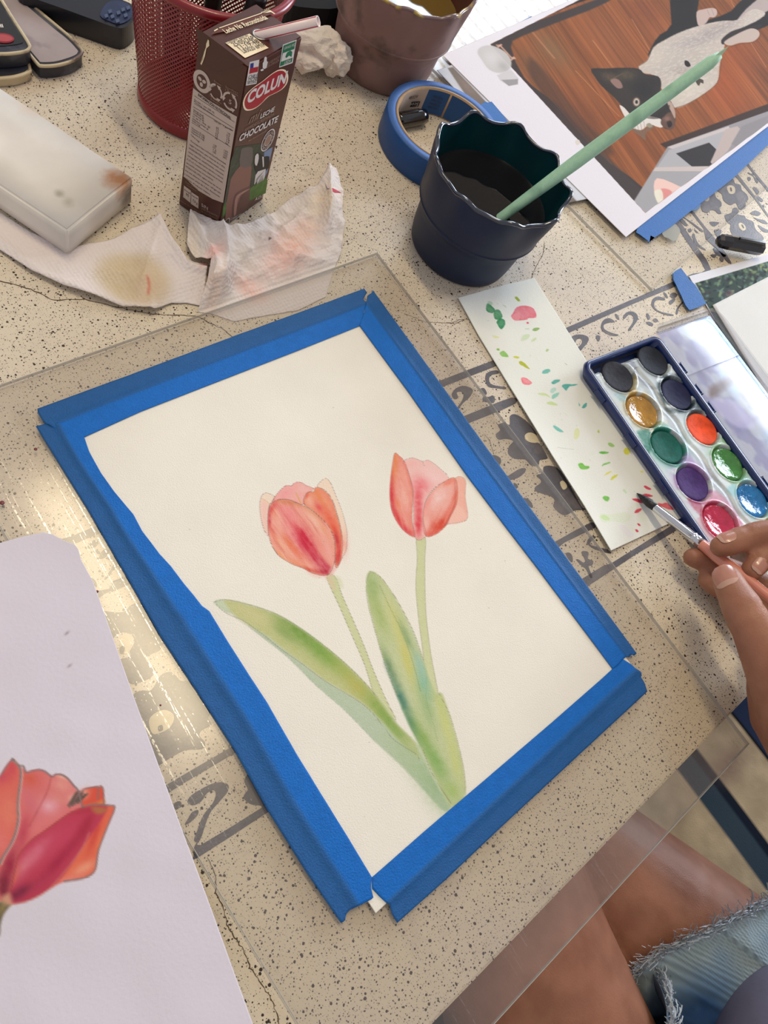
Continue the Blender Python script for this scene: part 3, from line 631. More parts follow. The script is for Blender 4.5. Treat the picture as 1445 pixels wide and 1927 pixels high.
    fp = U([(215, 640), (250, 605), (300, 582), (400, 572), (520, 600), (640, 655), (760, 715), (870, 805), (980, 920), (1050, 1040), (1082, 1180), (1085, 1350), (1065, 1480), (1010, 1585), (930, 1612), (780, 1580), (650, 1512), (520, 1462), (380, 1385), (290, 1305), (210, 1160), (178, 980), (175, 800), (190, 700)])
    c.fill(fp, (236, 160, 142), 1, .0004, grain=.1, wob=.0002, edge=.1)
    idx, m, _ = c.mask(fp, .0004); cl = np.zeros(len(xy)); cl[idx] = m; c.clip = cl
    for (x, y, a, b, g, col, al) in ((430, 610, 260, 50, 8, (206, 132, 84), .75), (780, 750, 180, 40, 38, (214, 150, 108), .65), (235, 700, 110, 46, -60, (216, 84, 82), .9), (195, 860, 130, 24, 90, (205, 66, 76), .85), (270, 760, 70, 40, 80, (232, 150, 110), .6), (350, 680, 80, 40, 30, (226, 118, 118), .5), (460, 800, 200, 110, 60, (236, 140, 142), .75), (500, 980, 220, 120, 60, (234, 128, 128), .75), (700, 950, 130, 60, 60, (228, 128, 120), .55), (800, 880, 180, 60, 50, (240, 190, 166), .8), (940, 1000, 180, 36, 58, (232, 160, 120), .6), (270, 1100, 190, 40, 65, (226, 98, 84), .75), (350, 1180, 200, 60, 52, (240, 182, 150), .7), (480, 1190, 200, 40, 52, (232, 122, 84), .75), (600, 1320, 200, 60, 40, (234, 128, 100), .7), (340, 1330, 150, 40, 40, (234, 165, 115), .7), (560, 1440, 170, 40, 25, (238, 150, 108), .6), (760, 1540, 160, 32, 18, (212, 84, 66), .8), (640, 1090, 150, 90, 60, (206, 36, 62), 1), (700, 1180, 190, 100, 62, (202, 36, 62), 1), (800, 1330, 180, 70, 55, (200, 44, 66), .95), (900, 1450, 150, 60, 45, (196, 56, 78), .85), (950, 1560, 120, 45, 10, (182, 40, 62), .9), (1000, 1500, 60, 30, 60, (190, 60, 84), .6), (990, 1250, 200, 40, 70, (240, 170, 160), .7), (870, 1180, 150, 50, 58, (234, 140, 130), .55), (330, 900, 140, 50, 80, (240, 180, 160), .6)):
        c.blob(U([(x, y)])[0], (a / 7.225, b / 7.225), g, col, al, .45)
    ax_ = ((520, 945), (615, 1075)); c.streaks(fp, (248, 210, 194), .22, ax_, 60, 900, .52, .2); c.streaks(fp, (206, 76, 76), .28, ax_, 60, 1000, .56, .2); c.streaks(rr, (240, 170, 130), .4, ((590, 930), (636, 1040)), 60, 900, .54, .2)
    c.clip = None
    c.fill(U([(1010, 1540), (1060, 1500), (1090, 1490), (1130, 1490), (1080, 1560), (1040, 1620), (1000, 1600)]), (236, 180, 170), .7, .0008)
    c.fill(U([(700, 1560), (850, 1600), (980, 1620), (860, 1640), (800, 1630)]), (240, 190, 175), .55, .0008)
    c.line(U([(555, 490), (590, 560), (622, 625)]), (216, 168, 92), .0005, .9)
    c.line(U([(85, 565), (140, 590), (195, 640)]), (220, 175, 120), .0004, .6)
    for q, al in ((fp, .6), (rr, .5), (lp, .55), (rp, .5), (bp, .5)): c.line(q, (110, 80, 76), .0002, al, True)
    # --- flower two (right)
    pr = T([(1240, 210), (1290, 214), (1290, 300), (1302, 400), (1262, 425), (1205, 432), (1190, 440), (1240, 330)])
    c.fill(pr, (240, 168, 148), .9, .0004, grain=.25, edge=.12); c.fill(T([(1205, 395), (1255, 340), (1300, 400), (1262, 425), (1205, 432)]), (245, 200, 185), .6, .001)
    pc = T([(985, 130), (1030, 108), (1080, 125), (1110, 120), (1160, 155), (1210, 210), (1150, 245), (1100, 310), (1082, 400), (1097, 492), (1040, 495), (1035, 300), (1012, 180)])
    c.fill(pc, (242, 188, 182), .9, .0004, grain=.25); idx, m, _ = c.mask(pc, .0005); cl = np.zeros(len(xy)); cl[idx] = m; c.clip = cl
    for (x, y, a, b, g, col, al) in ((1075, 240, 55, 50, 30, (236, 128, 134), .75), (1060, 330, 80, 24, 90, (226, 84, 92), .85), (1060, 430, 70, 22, 90, (222, 70, 78), .85), (1130, 200, 60, 30, 30, (246, 208, 206), .7), (1030, 140, 40, 24, 0, (244, 180, 176), .6)):
        c.blob(T([(x, y)])[0], (a / 2.604, b / 2.604), g, col, al, .4)
    c.clip = None
    pl_ = T([(945, 85), (968, 100), (992, 125), (1015, 190), (1036, 270), (1032, 340), (1030, 420), (1045, 495), (1000, 475), (960, 430), (930, 365), (920, 290), (925, 200), (935, 130)])
    c.fill(pl_, (235, 138, 122), .97, .0004, grain=.2, edge=.15); idx, m, _ = c.mask(pl_, .0005); cl = np.zeros(len(xy)); cl[idx] = m; c.clip = cl
    for (x, y, a, b, g, col, al) in ((945, 150, 90, 18, 95, (232, 138, 84), .85), (930, 290, 110, 16, 88, (214, 62, 70), .85), (955, 400, 70, 20, 60, (216, 66, 68), .85), (1000, 460, 50, 16, 40, (218, 72, 80), .8), (990, 300, 70, 22, 80, (244, 190, 176), .8), (960, 330, 30, 10, 80, (232, 120, 70), .6), (985, 190, 60, 14, 75, (240, 170, 150), .7)):
        c.blob(T([(x, y)])[0], (a / 2.604, b / 2.604), g, col, al, .4)
    c.streaks(pl_, (246, 200, 185), .18, ((745, 870), (775, 990)), 60, 700, .52, .2); c.clip = None
    pf = T([(1210, 212), (1240, 208), (1252, 250), (1248, 330), (1215, 400), (1195, 440), (1150, 480), (1098, 494), (1084, 440), (1084, 380), (1100, 315), (1150, 250)])
    c.fill(pf, (235, 150, 134), .97, .0004, grain=.2, edge=.15); idx, m, _ = c.mask(pf, .0005); cl = np.zeros(len(xy)); cl[idx] = m; c.clip = cl
    for (x, y, a, b, g, col, al) in ((1160, 300, 80, 45, -50, (244, 205, 198), .85), (1215, 225, 50, 16, -20, (234, 124, 100), .7), (1240, 320, 90, 16, 100, (226, 104, 84), .8), (1170, 435, 60, 34, -35, (214, 66, 46), .9), (1120, 480, 40, 20, -10, (222, 84, 70), .8), (1215, 380, 50, 20, -60, (228, 100, 80), .7), (1105, 340, 70, 16, 110, (236, 140, 130), .6), (1100, 430, 50, 16, 90, (244, 195, 185), .6)):
        c.blob(T([(x, y)])[0], (a / 2.604, b / 2.604), g, col, al, .4)
    c.streaks(pf, (247, 210, 200), .18, ((855, 910), (810, 1000)), 60, 700, .52, .2); c.clip = None
    for q, al in ((pl_, .45), (pc, .5), (pf, .45), (pr, .45)): c.line(q, (118, 96, 92), .0002, al, True)
    c.line(T([(1080, 125), (1090, 150)]), SKETCH, .0002, .5)
    for _ in range(26):
        a = RNG.random(2) * [900, 1000] + [200, 650]; c.blob(a, (1.1, 1.1), 0, (150, 140, 130), .5, 0)
PT = .0045
sheet('paper', [(104, 786), (693, 574)], [(693, 574), (1193, 1258)], [(707, 1719), (1193, 1258)], [(104, 786), (279, 1054), (400, 1241), (707, 1719)], PT, .00048, M_WCPAPER, ptg,
      paint_tulips, base=(238, 232, 220), thick=.0005)

def paint_tape(c):
    v = c.v; o = c.outer
    s = v if o == 0 else 1 - v
    n = fbm(c.xy[:, 0] * 300, c.xy[:, 1] * 300, 3)
    t = np.clip((s - .42 - (n - .5) * .03) / .05, 0, 1)[:, None]
    c.c[:] = np.array([30, 90, 152]) * (1 - t) + np.array([6, 104, 192]) * t
    ridge = np.exp(-((s - .46) / .04) ** 2)[:, None] * .0
    c.c[:] = c.c * (.96 + .08 * n[:, None]) * (1 - ridge)
def tape(name, outer, e1, inner, e0, h, parent, res=.0012, hz=None, paint=True):
    def p(c): c.outer = 0; paint_tape(c)
    def z(x, y, u, v):
        r = -.0005 * np.clip((.36 - v) / .1, 0, 1) + .0004 * np.exp(-((v - .40) / .03) ** 2) + (fbm(x * 120, y * 120, 2) - .5) * .0003
        return r
    return sheet(name, outer, e1, inner, e0, h, res, M_TAPE, parent, p, hz or z, .00015)
TH = .0050
tape('masking_tape', [(70, 768), (240, 706), (450, 628), (560, 588), (686, 542)], [(686, 542), (691, 550), (683, 562), (690, 570), (684, 588), (690, 605), (678, 613)],
     [(158, 823), (264, 775), (400, 722), (560, 660), (678, 613)], [(70, 768), (71, 776), (80, 790), (83, 795), (120, 815), (158, 823)], TH, ptg)
tape('masking_tape', [(1219, 1301), (1080, 1430), (940, 1560), (840, 1655), (748, 1737)], [(748, 1737), (738, 1720), (733, 1702), (728, 1700), (714, 1687), (700, 1672), (700, 1651)],
     [(1152, 1260), (1040, 1358), (900, 1478), (800, 1563), (700, 1651)], [(1219, 1301), (1213, 1283), (1207, 1274), (1208, 1266), (1196, 1258), (1188, 1250), (1172, 1240), (1164, 1248), (1152, 1260)], TH, ptg)
tape('masking_tape', [(702, 545), (800, 680), (900, 819), (1000, 957), (1100, 1094), (1199, 1229)], [(1199, 1229), (1194, 1234), (1190, 1231), (1184, 1237), (1178, 1236), (1171, 1242), (1163, 1252), (1153, 1259)],
     [(676, 612), (770, 740), (877, 893), (950, 990), (1010, 1068), (1100, 1188), (1153, 1259)], [(702, 545), (699, 551), (692, 555), (688, 575), (684, 592), (676, 612)], TH + .0002, ptg)
tape('masking_tape', [(67, 801), (110, 870), (166, 960), (247, 1100), (301, 1196), (371, 1302), (441, 1411), (502, 1522), (577, 1642), (642, 1737)], [(642, 1737), (650, 1733), (651, 1722), (658, 1713), (672, 1706), (690, 1697), (703, 1690), (698, 1670), (700, 1651)],
     [(158, 821), (168, 850), (190, 890), (215, 925), (240, 955), (251, 968), (268, 1000), (285, 1022), (300, 1042), (322, 1066), (346, 1098), (366, 1122), (380, 1140), (394, 1150), (431, 1211), (470, 1272), (502, 1321), (557, 1417), (600, 1487), (650, 1568), (700, 1651)],
     [(67, 801), (90, 796), (120, 795), (140, 806), (158, 821)], TH + .0002, ptg)

# ================================================================ printed tulip reference page, bottom left
M_PRINT = mat('plain_print_paper', attr=True, rough=.78, spec=.2, bump=.00008, bscale=500)
V_ = lambda p: K(0, 1400, 5.354, p)
def paint_ref(c):
    LINE = (128, 112, 112)
    body = [(-300, 300), (-100, 500), (0, 340), (60, 240), (125, 160), (160, 185), (200, 230), (240, 250), (280, 290), (330, 270), (400, 265), (460, 285), (525, 335), (560, 312), (620, 315), (680, 350), (740, 420), (790, 480), (860, 450), (960, 435), (1010, 432), (1040, 470), (1045, 610), (1155, 640), (1100, 790), (1040, 940), (990, 1080), (970, 1220), (950, 1290), (880, 1340), (780, 1365), (650, 1385), (520, 1450), (400, 1530), (260, 1590), (100, 1620), (0, 1580), (-300, 1400)]
    c.fill(V_(body), (206, 96, 92), 1, .0006, 2)
    mid = V_([(215, 330), (330, 275), (400, 268), (525, 335), (560, 315), (620, 318), (680, 352), (740, 422), (790, 490), (830, 640), (760, 680), (600, 770), (450, 880), (320, 970), (200, 1110), (170, 1200), (120, 1450), (40, 1560), (0, 1500), (0, 1300), (100, 1050), (170, 900), (200, 700), (212, 500)])
    c.fill(mid, (212, 112, 112), 1, .0006); idx, m, _ = c.mask(mid, .0006); cl = np.zeros(len(c.xy)); cl[idx] = m; c.clip = cl
    for (x, y, a, b, g, col, al) in ((300, 360, 120, 90, 10, (206, 92, 74), .8), (640, 420, 130, 90, 20, (222, 150, 138), .8), (500, 630, 110, 100, 0, (226, 168, 180), .8), (600, 560, 120, 60, 20, (216, 140, 128), .5), (740, 560, 60, 60, 60, (226, 176, 160), .8), (330, 620, 200, 60, 60, (206, 110, 122), .6), (240, 900, 200, 70, 100, (186, 66, 84), .8), (90, 1250, 250, 80, 105, (150, 40, 64), .9), (30, 1450, 160, 90, 90, (110, 34, 52), .8), (420, 800, 160, 50, -40, (218, 120, 120), .6), (620, 330, 90, 26, 20, (230, 180, 160), .7)):
        c.blob(V_([(x, y)])[0], (a / 5.354, b / 5.354), g, col, al, .25)
    c.clip = None
    lf = V_([(-400, 600), (-100, 480), (0, 340), (60, 240), (125, 170), (190, 230), (212, 320), (205, 480), (185, 620), (190, 760), (160, 900), (110, 1020), (40, 1130), (0, 1240), (-300, 1300)])
    c.fill(lf, (214, 104, 92), 1, .0005); idx, m, _ = c.mask(lf, .0006); cl = np.zeros(len(c.xy)); cl[idx] = m; c.clip = cl
    for (x, y, a, b, g, col, al) in ((120, 260, 120, 60, 100, (200, 78, 86), .8), (20, 340, 100, 70, -50, (196, 74, 90), .8), (90, 700, 200, 110, 90, (220, 124, 104), .8), (20, 1000, 170, 90, 90, (222, 120, 116), .7)):
        c.blob(V_([(x, y)])[0], (a / 5.354, b / 5.354), g, col, al, .25)
    c.clip = None
    sp = V_([(810, 500), (860, 455), (960, 436), (990, 450), (1010, 432), (1040, 470), (1046, 610), (960, 620), (840, 635)]); c.fill(sp, (212, 84, 66), 1, .0005); c.blob(V_([(850, 500)])[0], (10, 12), 30, (228, 170, 150), .8, .2)
    c.fill(V_([(840, 635), (960, 600), (1040, 560), (1046, 612)]), (216, 130, 70), .8, .0008)
    rt = V_([(1070, 640), (1155, 640), (1100, 790), (1040, 940), (990, 1080), (970, 1220), (950, 1285), (880, 1335), (780, 1362), (600, 1390), (520, 1445), (700, 1230), (860, 1000), (900, 850), (950, 700)])
    c.fill(rt, (220, 104, 78), 1, .0005); idx, m, _ = c.mask(rt, .0006); cl = np.zeros(len(c.xy)); cl[idx] = m; c.clip = cl
    for (x, y, a, b, g, col, al) in ((850, 1250, 150, 60, -30, (232, 160, 130), .8), (960, 900, 220, 40, 110, (198, 66, 62), .7), (700, 1360, 150, 40, -15, (226, 132, 120), .8), (1000, 1000, 120, 24, 105, (226, 120, 80), .7)):
        c.blob(V_([(x, y)])[0], (a / 5.354, b / 5.354), g, col, al, .25)
    c.clip = None
    ft = V_([(110, 1560), (100, 1480), (140, 1350), (170, 1200), (200, 1110), (320, 970), (450, 880), (600, 770), (720, 690), (850, 640), (950, 622), (1080, 640), (1000, 800), (930, 900), (830, 1050), (740, 1190), (620, 1350), (520, 1440), (400, 1520), (260, 1585), (130, 1600)])
    c.fill(ft, (186, 62, 84), 1, .0005); idx, m, _ = c.mask(ft, .0006); cl = np.zeros(len(c.xy)); cl[idx] = m; c.clip = cl
    for (x, y, a, b, g, col, al) in ((350, 1120, 260, 80, -45, (208, 110, 128), .9), (230, 1250, 140, 60, -60, (212, 120, 130), .6), (650, 950, 250, 80, -38, (192, 66, 94), .8), (850, 850, 200, 60, -60, (160, 42, 62), .8), (600, 1170, 320, 60, -50, (162, 42, 70), .85), (200, 1500, 170, 60, -30, (118, 40, 66), .9), (420, 1420, 200, 50, -35, (176, 60, 84), .7), (850, 680, 150, 30, -10, (170, 50, 64), .6), (1000, 670, 60, 30, 0, (206, 90, 76), .8), (160, 1330, 120, 30, -70, (214, 110, 90), .7)):
        c.blob(V_([(x, y)])[0], (a / 5.354, b / 5.354), g, col, al, .25)
    c.clip = None
    c.fill(V_([(925, 635), (1070, 650), (1060, 690), (1000, 710), (950, 690)]), (172, 108, 70), .9, .0008)
    for k in range(9):
        x = 690 + k * 14; c.line(V_([(x, 620 - k * 6 + (k % 2) * 20), (x + 75, 500 + k * 4 - (k % 3) * 12)]), (92, 78, 72), .0007, .75)
    wl = [(125, 160), (200, 235), (212, 330), (190, 520), (182, 640), (188, 760), (160, 900), (110, 1020), (40, 1130), (5, 1210)]
    c.line(V_([(x + 9, y) for x, y in wl]), (228, 196, 180), .0008, .8); c.line(V_(wl), LINE, .0007, .95)
    c.line(V_([(0, 340), (60, 245), (125, 160), (150, 170)]), LINE, .0005, .8)
    c.line(V_([(200, 225), (240, 230), (265, 290), (330, 275), (400, 265), (460, 285), (525, 335), (560, 312), (620, 315), (680, 350), (740, 420), (790, 480), (830, 640)]), LINE, .00055, .9)
    c.line(V_([(810, 500), (860, 455), (960, 436), (990, 450), (985, 560)]), LINE, .0005, .8); c.line(V_([(990, 450), (1020, 430), (1040, 470), (1046, 610)]), LINE, .0005, .8)
    c.line(V_([(830, 640), (940, 612), (1080, 622), (1155, 640), (1100, 790), (1040, 940), (990, 1080), (970, 1220), (945, 1290), (880, 1340), (780, 1365), (650, 1385)]), LINE, .00055, .85)
    c.line(V_([(100, 1560), (140, 1350), (170, 1200), (200, 1110), (320, 970), (450, 880), (600, 770), (720, 690), (850, 640)]), (150, 70, 60), .0004, .7)
    c.line(V_([(520, 330), (480, 480), (400, 640), (300, 830)]), (160, 60, 66), .0006, .35); c.line(V_([(520, 1440), (700, 1230), (830, 1050), (900, 900)]), (200, 120, 110), .0006, .6)
    c.line(V_([(100, 1620), (260, 1590), (400, 1530), (520, 1450)]), (190, 150, 140), .0005, .7)
    st = V_([(-60, 1640), (0, 1590), (50, 1590), (110, 1620), (90, 1650), (40, 1720), (10, 1820), (0, 1927), (-60, 1927)]); c.fill(st, (112, 100, 78), 1, .0006); c.blob(V_([(30, 1650)])[0], (6, 14), 20, (150, 130, 80), .7, .2)
    c.fill(V_([(20, 1540), (100, 1510), (130, 1600), (80, 1625), (30, 1590)]), (206, 160, 130), .8, .001)
    for (x, y) in ((126, 1193), (131, 1254)): c.blob((x, y), (5.5, 2.2), -40, (140, 120, 130), .7, .5)
def wav(a, s=10):
    return lambda x, y, u, v: a * (fbm(x * s, y * s, 3) - .3)
sheet('tulip_reference_page', [(-380, 1085), (-200, 1065), (0, 1024), (40, 1012), (82, 1003), (98, 1006), (120, 1018), (140, 1025)],
      [(140, 1025), (148, 1035), (153, 1055), (175, 1095), (235, 1265), (330, 1530), (400, 1720), (478, 1935), (530, 2080)],
      [(-420, 2240), (530, 2080)], [(-380, 1085), (-420, 2240)], .0046, .00062, M_PRINT, None, paint_ref,
      hz=lambda x, y, u, v: .0035 * (fbm(x * 16, y * 16, 3) - .35) * np.clip(u * 2, 0, 1) + .001, base=(214, 206, 216), thick=.0002)
lab(bpy.data.objects['tulip_reference_page'], 'pale lilac-white printed page with a big red tulip, bottom left corner of the photo', 'paper')

# ================================================================ carton of chocolate milk with its straw
def ray(px, py):
    d = RC.T @ np.array([(px - CX) / F, (py - CY) / F, 1.0]); return Vector(d)
CAM = Vector((0, 0, TZ + HC))
class Face:
    """a plane in the scene with its own millimetre-like axes; traced photo points are carried onto it"""
    def __init__(s, o, ux, uy): s.o, s.ux, s.uy = Vector(o), Vector(ux).normalized(), Vector(uy).normalized(); s.n = s.ux.cross(s.uy)
    def loc(s, p):
        d = ray(*p); t = (s.o - CAM).dot(s.n) / d.dot(s.n); q = CAM + d * t - s.o; return (q.dot(s.ux), q.dot(s.uy))
    def poly(s, name, pts, m, parent, off=.00012, sm=0):
        q = [s.loc(p) for p in pts]
        if sm: q = smooth_poly(q, sm)
        return decal(name, q, s.o, s.ux, s.uy, m, parent, off)
    def write(s, name, txt, p0, p1, size, m, parent, off=.0003, fit=True, shear=0, bold=0):
        a = s.loc(p0); b = s.loc(p1); L = math.hypot(b[0] - a[0], b[1] - a[1]); dx = ((b[0] - a[0]) / L, (b[1] - a[1]) / L)
        ux = s.ux * dx[0] + s.uy * dx[1]; uy = s.ux * -dx[1] + s.uy * dx[0]
        return text(name, txt, s.o + s.ux * a[0] + s.uy * a[1], ux, uy, size, m, parent, L if fit else None, off, shear=shear, bold=bold)
Fc_ = Vector((.2411, .2935, TZ)); Rt = Vector((.2858, .3084, TZ)); Lf = Vector((.2290, .3220, TZ)); CH = .118
M_BROWN = mat('glossy_brown_carton', (78, 40, 31), .32, spec=.5, noise=.05, nscale=30)
M_BROWND = mat('dark_brown_carton_fold', (74, 38, 28), .35)
M_WHITEP = mat('white_print', (214, 206, 200), .45); M_CREAMP = mat('cream_print', (240, 220, 185), .5); M_LABELP = mat('pale_beige_print', (196, 178, 168), .45)
M_REDP = mat('red_print', (165, 18, 40), .4); M_DKP = mat('dark_print', (45, 30, 28), .5); M_TAUPE = mat('taupe_print', (150, 118, 100), .45)
M_GREENP = mat('green_badge_print', (24, 110, 72), .4); M_BLUEP = mat('navy_print', (30, 50, 130), .4); M_GRASS = mat('grass_print', (70, 105, 40), .5, noise=.3, nscale=400)
M_TREE = mat('dark_foliage_print', (56, 64, 46), .5, noise=.35, nscale=300); M_CHOC = mat('milk_chocolate_print', (128, 84, 72), .4); M_CHOC2 = mat('dark_chocolate_print', (96, 58, 50), .4)
M_BLACKP = mat('black_print', (20, 18, 20), .5); M_SKYP = mat('dusk_sky_print', (120, 135, 165), .5)
ctn = empty('milk_carton', ((Fc_ + Rt + Lf) / 3), 'small brown chocolate milk carton with a red striped straw', 'carton')
Bk = Rt + (Lf - Fc_)
def bulge_box():
    bm = bmesh.new(); base = [Fc_, Rt, Bk, Lf]; n = 6; rings = []
    c = (Fc_ + Rt + Bk + Lf) / 4
    for k in range(9):
        t = k / 8; z = CH * t; ring = []
        for i in range(4):
            a, b = base[i], base[(i + 1) % 4]
            nn = (b - a).cross(Vector((0, 0, 1))).normalized()
            for j in range(n):
                s = j / n; p = a.lerp(b, s); bul = .0006 * math.sin(math.pi * t) * math.sin(math.pi * s) * (0 if i in (0, 3) else 1)
                ring.append(bm.verts.new(Vector((p.x, p.y, TZ + z)) + nn * bul))
        rings.append(ring)
    for k in range(8):
        for i in range(24): bm.faces.new((rings[k][i], rings[k][(i + 1) % 24], rings[k + 1][(i + 1) % 24], rings[k + 1][i]))
    bm.faces.new(rings[0]); bm.faces.new(rings[-1])
    bmesh.ops.recalc_face_normals(bm, faces=bm.faces)
    eds = [e for e in bm.edges if e.calc_face_angle(0) > 1]
    bmesh.ops.bevel(bm, geom=eds, offset=.0008, segments=2, affect='EDGES')
    return bm
bm_obj('carton_body', bulge_box(), M_BROWN, ctn)
FR = Face(Fc_, Rt - Fc_, (0, 0, 1)); LE = Face(Lf, Fc_ - Lf, (0, 0, 1)); TP = Face(Fc_ + Vector((0, 0, CH)), Rt - Fc_, (Lf - Fc_))
q2 = lambda p: K(330, 0, 4.129, p)
q5 = lambda p: K(430, 0, 7.605, p)
q4 = lambda p: K(330, 120, 6.423, p)
q1 = lambda p: K(330, 40, 9.633, p)
# picture at the foot of the front face
FR.poly('picture', q2([(430, 1250), (470, 1140), (700, 1110), (752, 1150), (700, 1400), (560, 1560), (470, 1600), (360, 1690)]), M_TREE, ctn, .0001)
FR.poly('picture', q2([(690, 1180), (755, 1140), (712, 1340), (690, 1380), (680, 1280)]), M_SKYP, ctn, .00013)
FR.poly('picture', q2([(700, 1380), (716, 1400), (700, 1500), (560, 1565), (570, 1470), (640, 1420)]), M_GRASS, ctn, .00014)
FR.poly('picture', q2([(372, 1600), (400, 1560), (385, 1670), (360, 1690)]), M_GRASS, ctn, .00014)
FR.poly('picture', q2([(385, 1700), (420, 1440), (440, 1370), (500, 1290), (570, 1250), (590, 1300), (575, 1450), (545, 1600), (470, 1680)]), M_CHOC, ctn, .00016, 2)
FR.poly('picture', q2([(500, 1290), (505, 1190), (520, 1150), (590, 1140), (600, 1180), (585, 1290)]), mat('grey_bottle_neck_print', (96, 84, 80), .4), ctn, .00017, 2)
FR.poly('picture', q2([(435, 1680), (450, 1540), (480, 1490), (560, 1450), (580, 1450), (570, 1560), (545, 1620), (480, 1680)]), M_CHOC2, ctn, .00019, 2)
FR.poly('picture', q2([(452, 1670), (462, 1550), (490, 1505), (570, 1465), (565, 1475), (500, 1520), (480, 1560), (470, 1660)]), mat('pale_chocolate_print', (160, 118, 105), .4), ctn, .00021, 2)
FR.poly('cow', q2([(620, 1200), (650, 1185), (690, 1215), (728, 1215), (722, 1300), (690, 1330), (660, 1340), (630, 1350), (612, 1300), (610, 1250)]), M_BLACKP, ctn, .00023, 2)
FR.poly('cow', q2([(618, 1210), (640, 1190), (645, 1230), (630, 1285), (615, 1270)]), M_WHITEP, ctn, .00025, 2)
for a in ([(640, 1330), (700, 1310), (690, 1380), (680, 1400), (685, 1350), (660, 1370), (640, 1420), (630, 1430), (640, 1370), (625, 1390), (615, 1430), (610, 1430), (620, 1360)], [(672, 1215), (684, 1215), (686, 1290), (678, 1300)]):
    FR.poly('cow', q2(a), M_WHITEP, ctn, .00025)
# badges at the top of the front face
def rp(pts): return pts
FR.poly('flag_label', q2([(575, 480), (650, 462), (628, 648), (545, 664)]), M_WHITEP, ctn, .0002)
FR.poly('flag_label', q2([(581, 492), (606, 486), (603, 524), (577, 530)]), M_BLUEP, ctn, .00025)
FR.poly('flag_label', q2([(577, 530), (642, 515), (636, 556), (570, 572)]), M_REDP, ctn, .00025)
for t_, a, b, z in (('CHILE', (560, 612), (630, 598), .0031), ('LECHE', (556, 636), (628, 622), .0031), ('NATURAL', (552, 655), (622, 641), .0022)):
    FR.write('flag_label_lettering', t_, *q2([a, b]), z, M_DKP, ctn, .0003)
FR.poly('bottle_icon', q2([(685, 475), (690, 445), (700, 437), (708, 445), (706, 470), (716, 480), (706, 525), (690, 535), (676, 525), (676, 490)]), M_WHITEP, ctn, .0002)
FR.poly('bottle_icon', q2([(658, 540), (680, 530), (684, 545), (664, 552)]), M_WHITEP, ctn, .0002)
FR.write('lettering', 'ELABORADO', *q2([(712, 500), (805, 448)]), .0024, M_TAUPE, ctn); FR.write('lettering', 'EN ORIGEN', *q2([(708, 526), (800, 475)]), .0024, M_TAUPE, ctn)
FR.poly('green_badge', q2([(833, 345), (940, 305), (908, 488), (803, 524)]), M_WHITEP, ctn, .0002)
FR.poly('green_badge', q2([(838, 352), (933, 316), (902, 480), (808, 515)]), M_GREENP, ctn, .00023)
FR.poly('green_badge', q2([(832, 412), (922, 378), (910, 445), (818, 478)]), M_WHITEP, ctn, .00026)
FR.poly('green_badge', q2([(850, 440), (865, 405), (890, 390), (905, 400), (900, 440), (880, 430), (860, 448)]), M_GREENP, ctn, .00029)
FR.write('lettering', 'GRASS FED', *q2([(838, 385), (925, 352)]), .0022, M_WHITEP, ctn); FR.write('lettering', 'USDA', *q2([(838, 500), (890, 480)]), .0028, M_WHITEP, ctn)
ov = q2([(522, 800), (545, 735), (600, 680), (670, 632), (740, 575), (800, 540), (850, 540), (874, 580), (868, 640), (830, 690), (770, 725), (710, 755), (670, 800), (620, 840), (570, 858), (535, 850)])
FR.poly('logo_oval', ov, M_CREAMP, ctn, .0002, 3)
c0 = np.array(ov).mean(0); FR.poly('logo_oval', [tuple(c0 + (np.array(p) - c0) * .93) for p in ov], M_REDP, ctn, .00024, 3)
FR.write('logo_lettering', 'COLUN', *q2([(548, 806), (848, 640)]), .0105, M_WHITEP, ctn, .0003, bold=.0004)
FR.write('lettering', 'mi', *q2([(560, 965), (645, 915)]), .009, M_TAUPE, ctn, shear=.4); FR.write('lettering', 'LECHE', *q2([(652, 922), (760, 862)]), .0046, M_WHITEP, ctn, bold=.0001)
FR.write('lettering', 'SEMIDESCREMADA', *q2([(532, 1020), (762, 892)]), .0030, M_TAUPE, ctn); FR.write('lettering', 'CHOCOLATE', *q2([(487, 1100), (785, 945)]), .0064, M_WHITEP, ctn, bold=.00018)
FR.write('lettering', 'No Reconstituida', *q2([(562, 1102), (700, 1020)]), .0022, M_TAUPE, ctn)
cs = FR.loc(q2([(717, 1088)])[0])
decal('cocoa_seal', ringpts(*cs, .0065, .0078), FR.o, FR.ux, FR.uy, M_WHITEP, ctn, .00022); decal('cocoa_seal', ringpts(*cs, .0058, .007), FR.o, FR.ux, FR.uy, M_BROWND, ctn, .00024)
decal('cocoa_seal', ringpts(*cs, .0033, .004), FR.o, FR.ux, FR.uy, M_WHITEP, ctn, .00026); decal('cocoa_seal', ringpts(*cs, .0029, .0036), FR.o, FR.ux, FR.uy, M_TAUPE, ctn, .00028)
for k, ch in enumerate('CON CACAO NATURAL '):
    if ch == ' ': continue
    a = math.radians(150 - k * 20); p = FR.o + FR.ux * (cs[0] + .0038 * math.cos(a)) + FR.uy * (cs[1] + .0047 * math.sin(a))
    tx = FR.ux * math.sin(a) - FR.uy * math.cos(a); text('seal_lettering', ch, p, tx, FR.n.cross(tx), .0023, M_WHITEP, ctn, None, .0003)
FR.write('lettering', 'A.D.E.', *q2([(612, 1560), (682, 1525)]), .0036, M_WHITEP, ctn); FR.write('lettering', '200 ml', *q2([(595, 1622), (672, 1580)]), .0030, M_WHITEP, ctn)
FR.write('lettering', 'LIBRE DE', *q2([(430, 1710), (505, 1670)]), .0024, M_WHITEP, ctn); FR.write('lettering', 'GLUTEN', *q2([(428, 1732), (498, 1692)]), .0024, M_WHITEP, ctn)
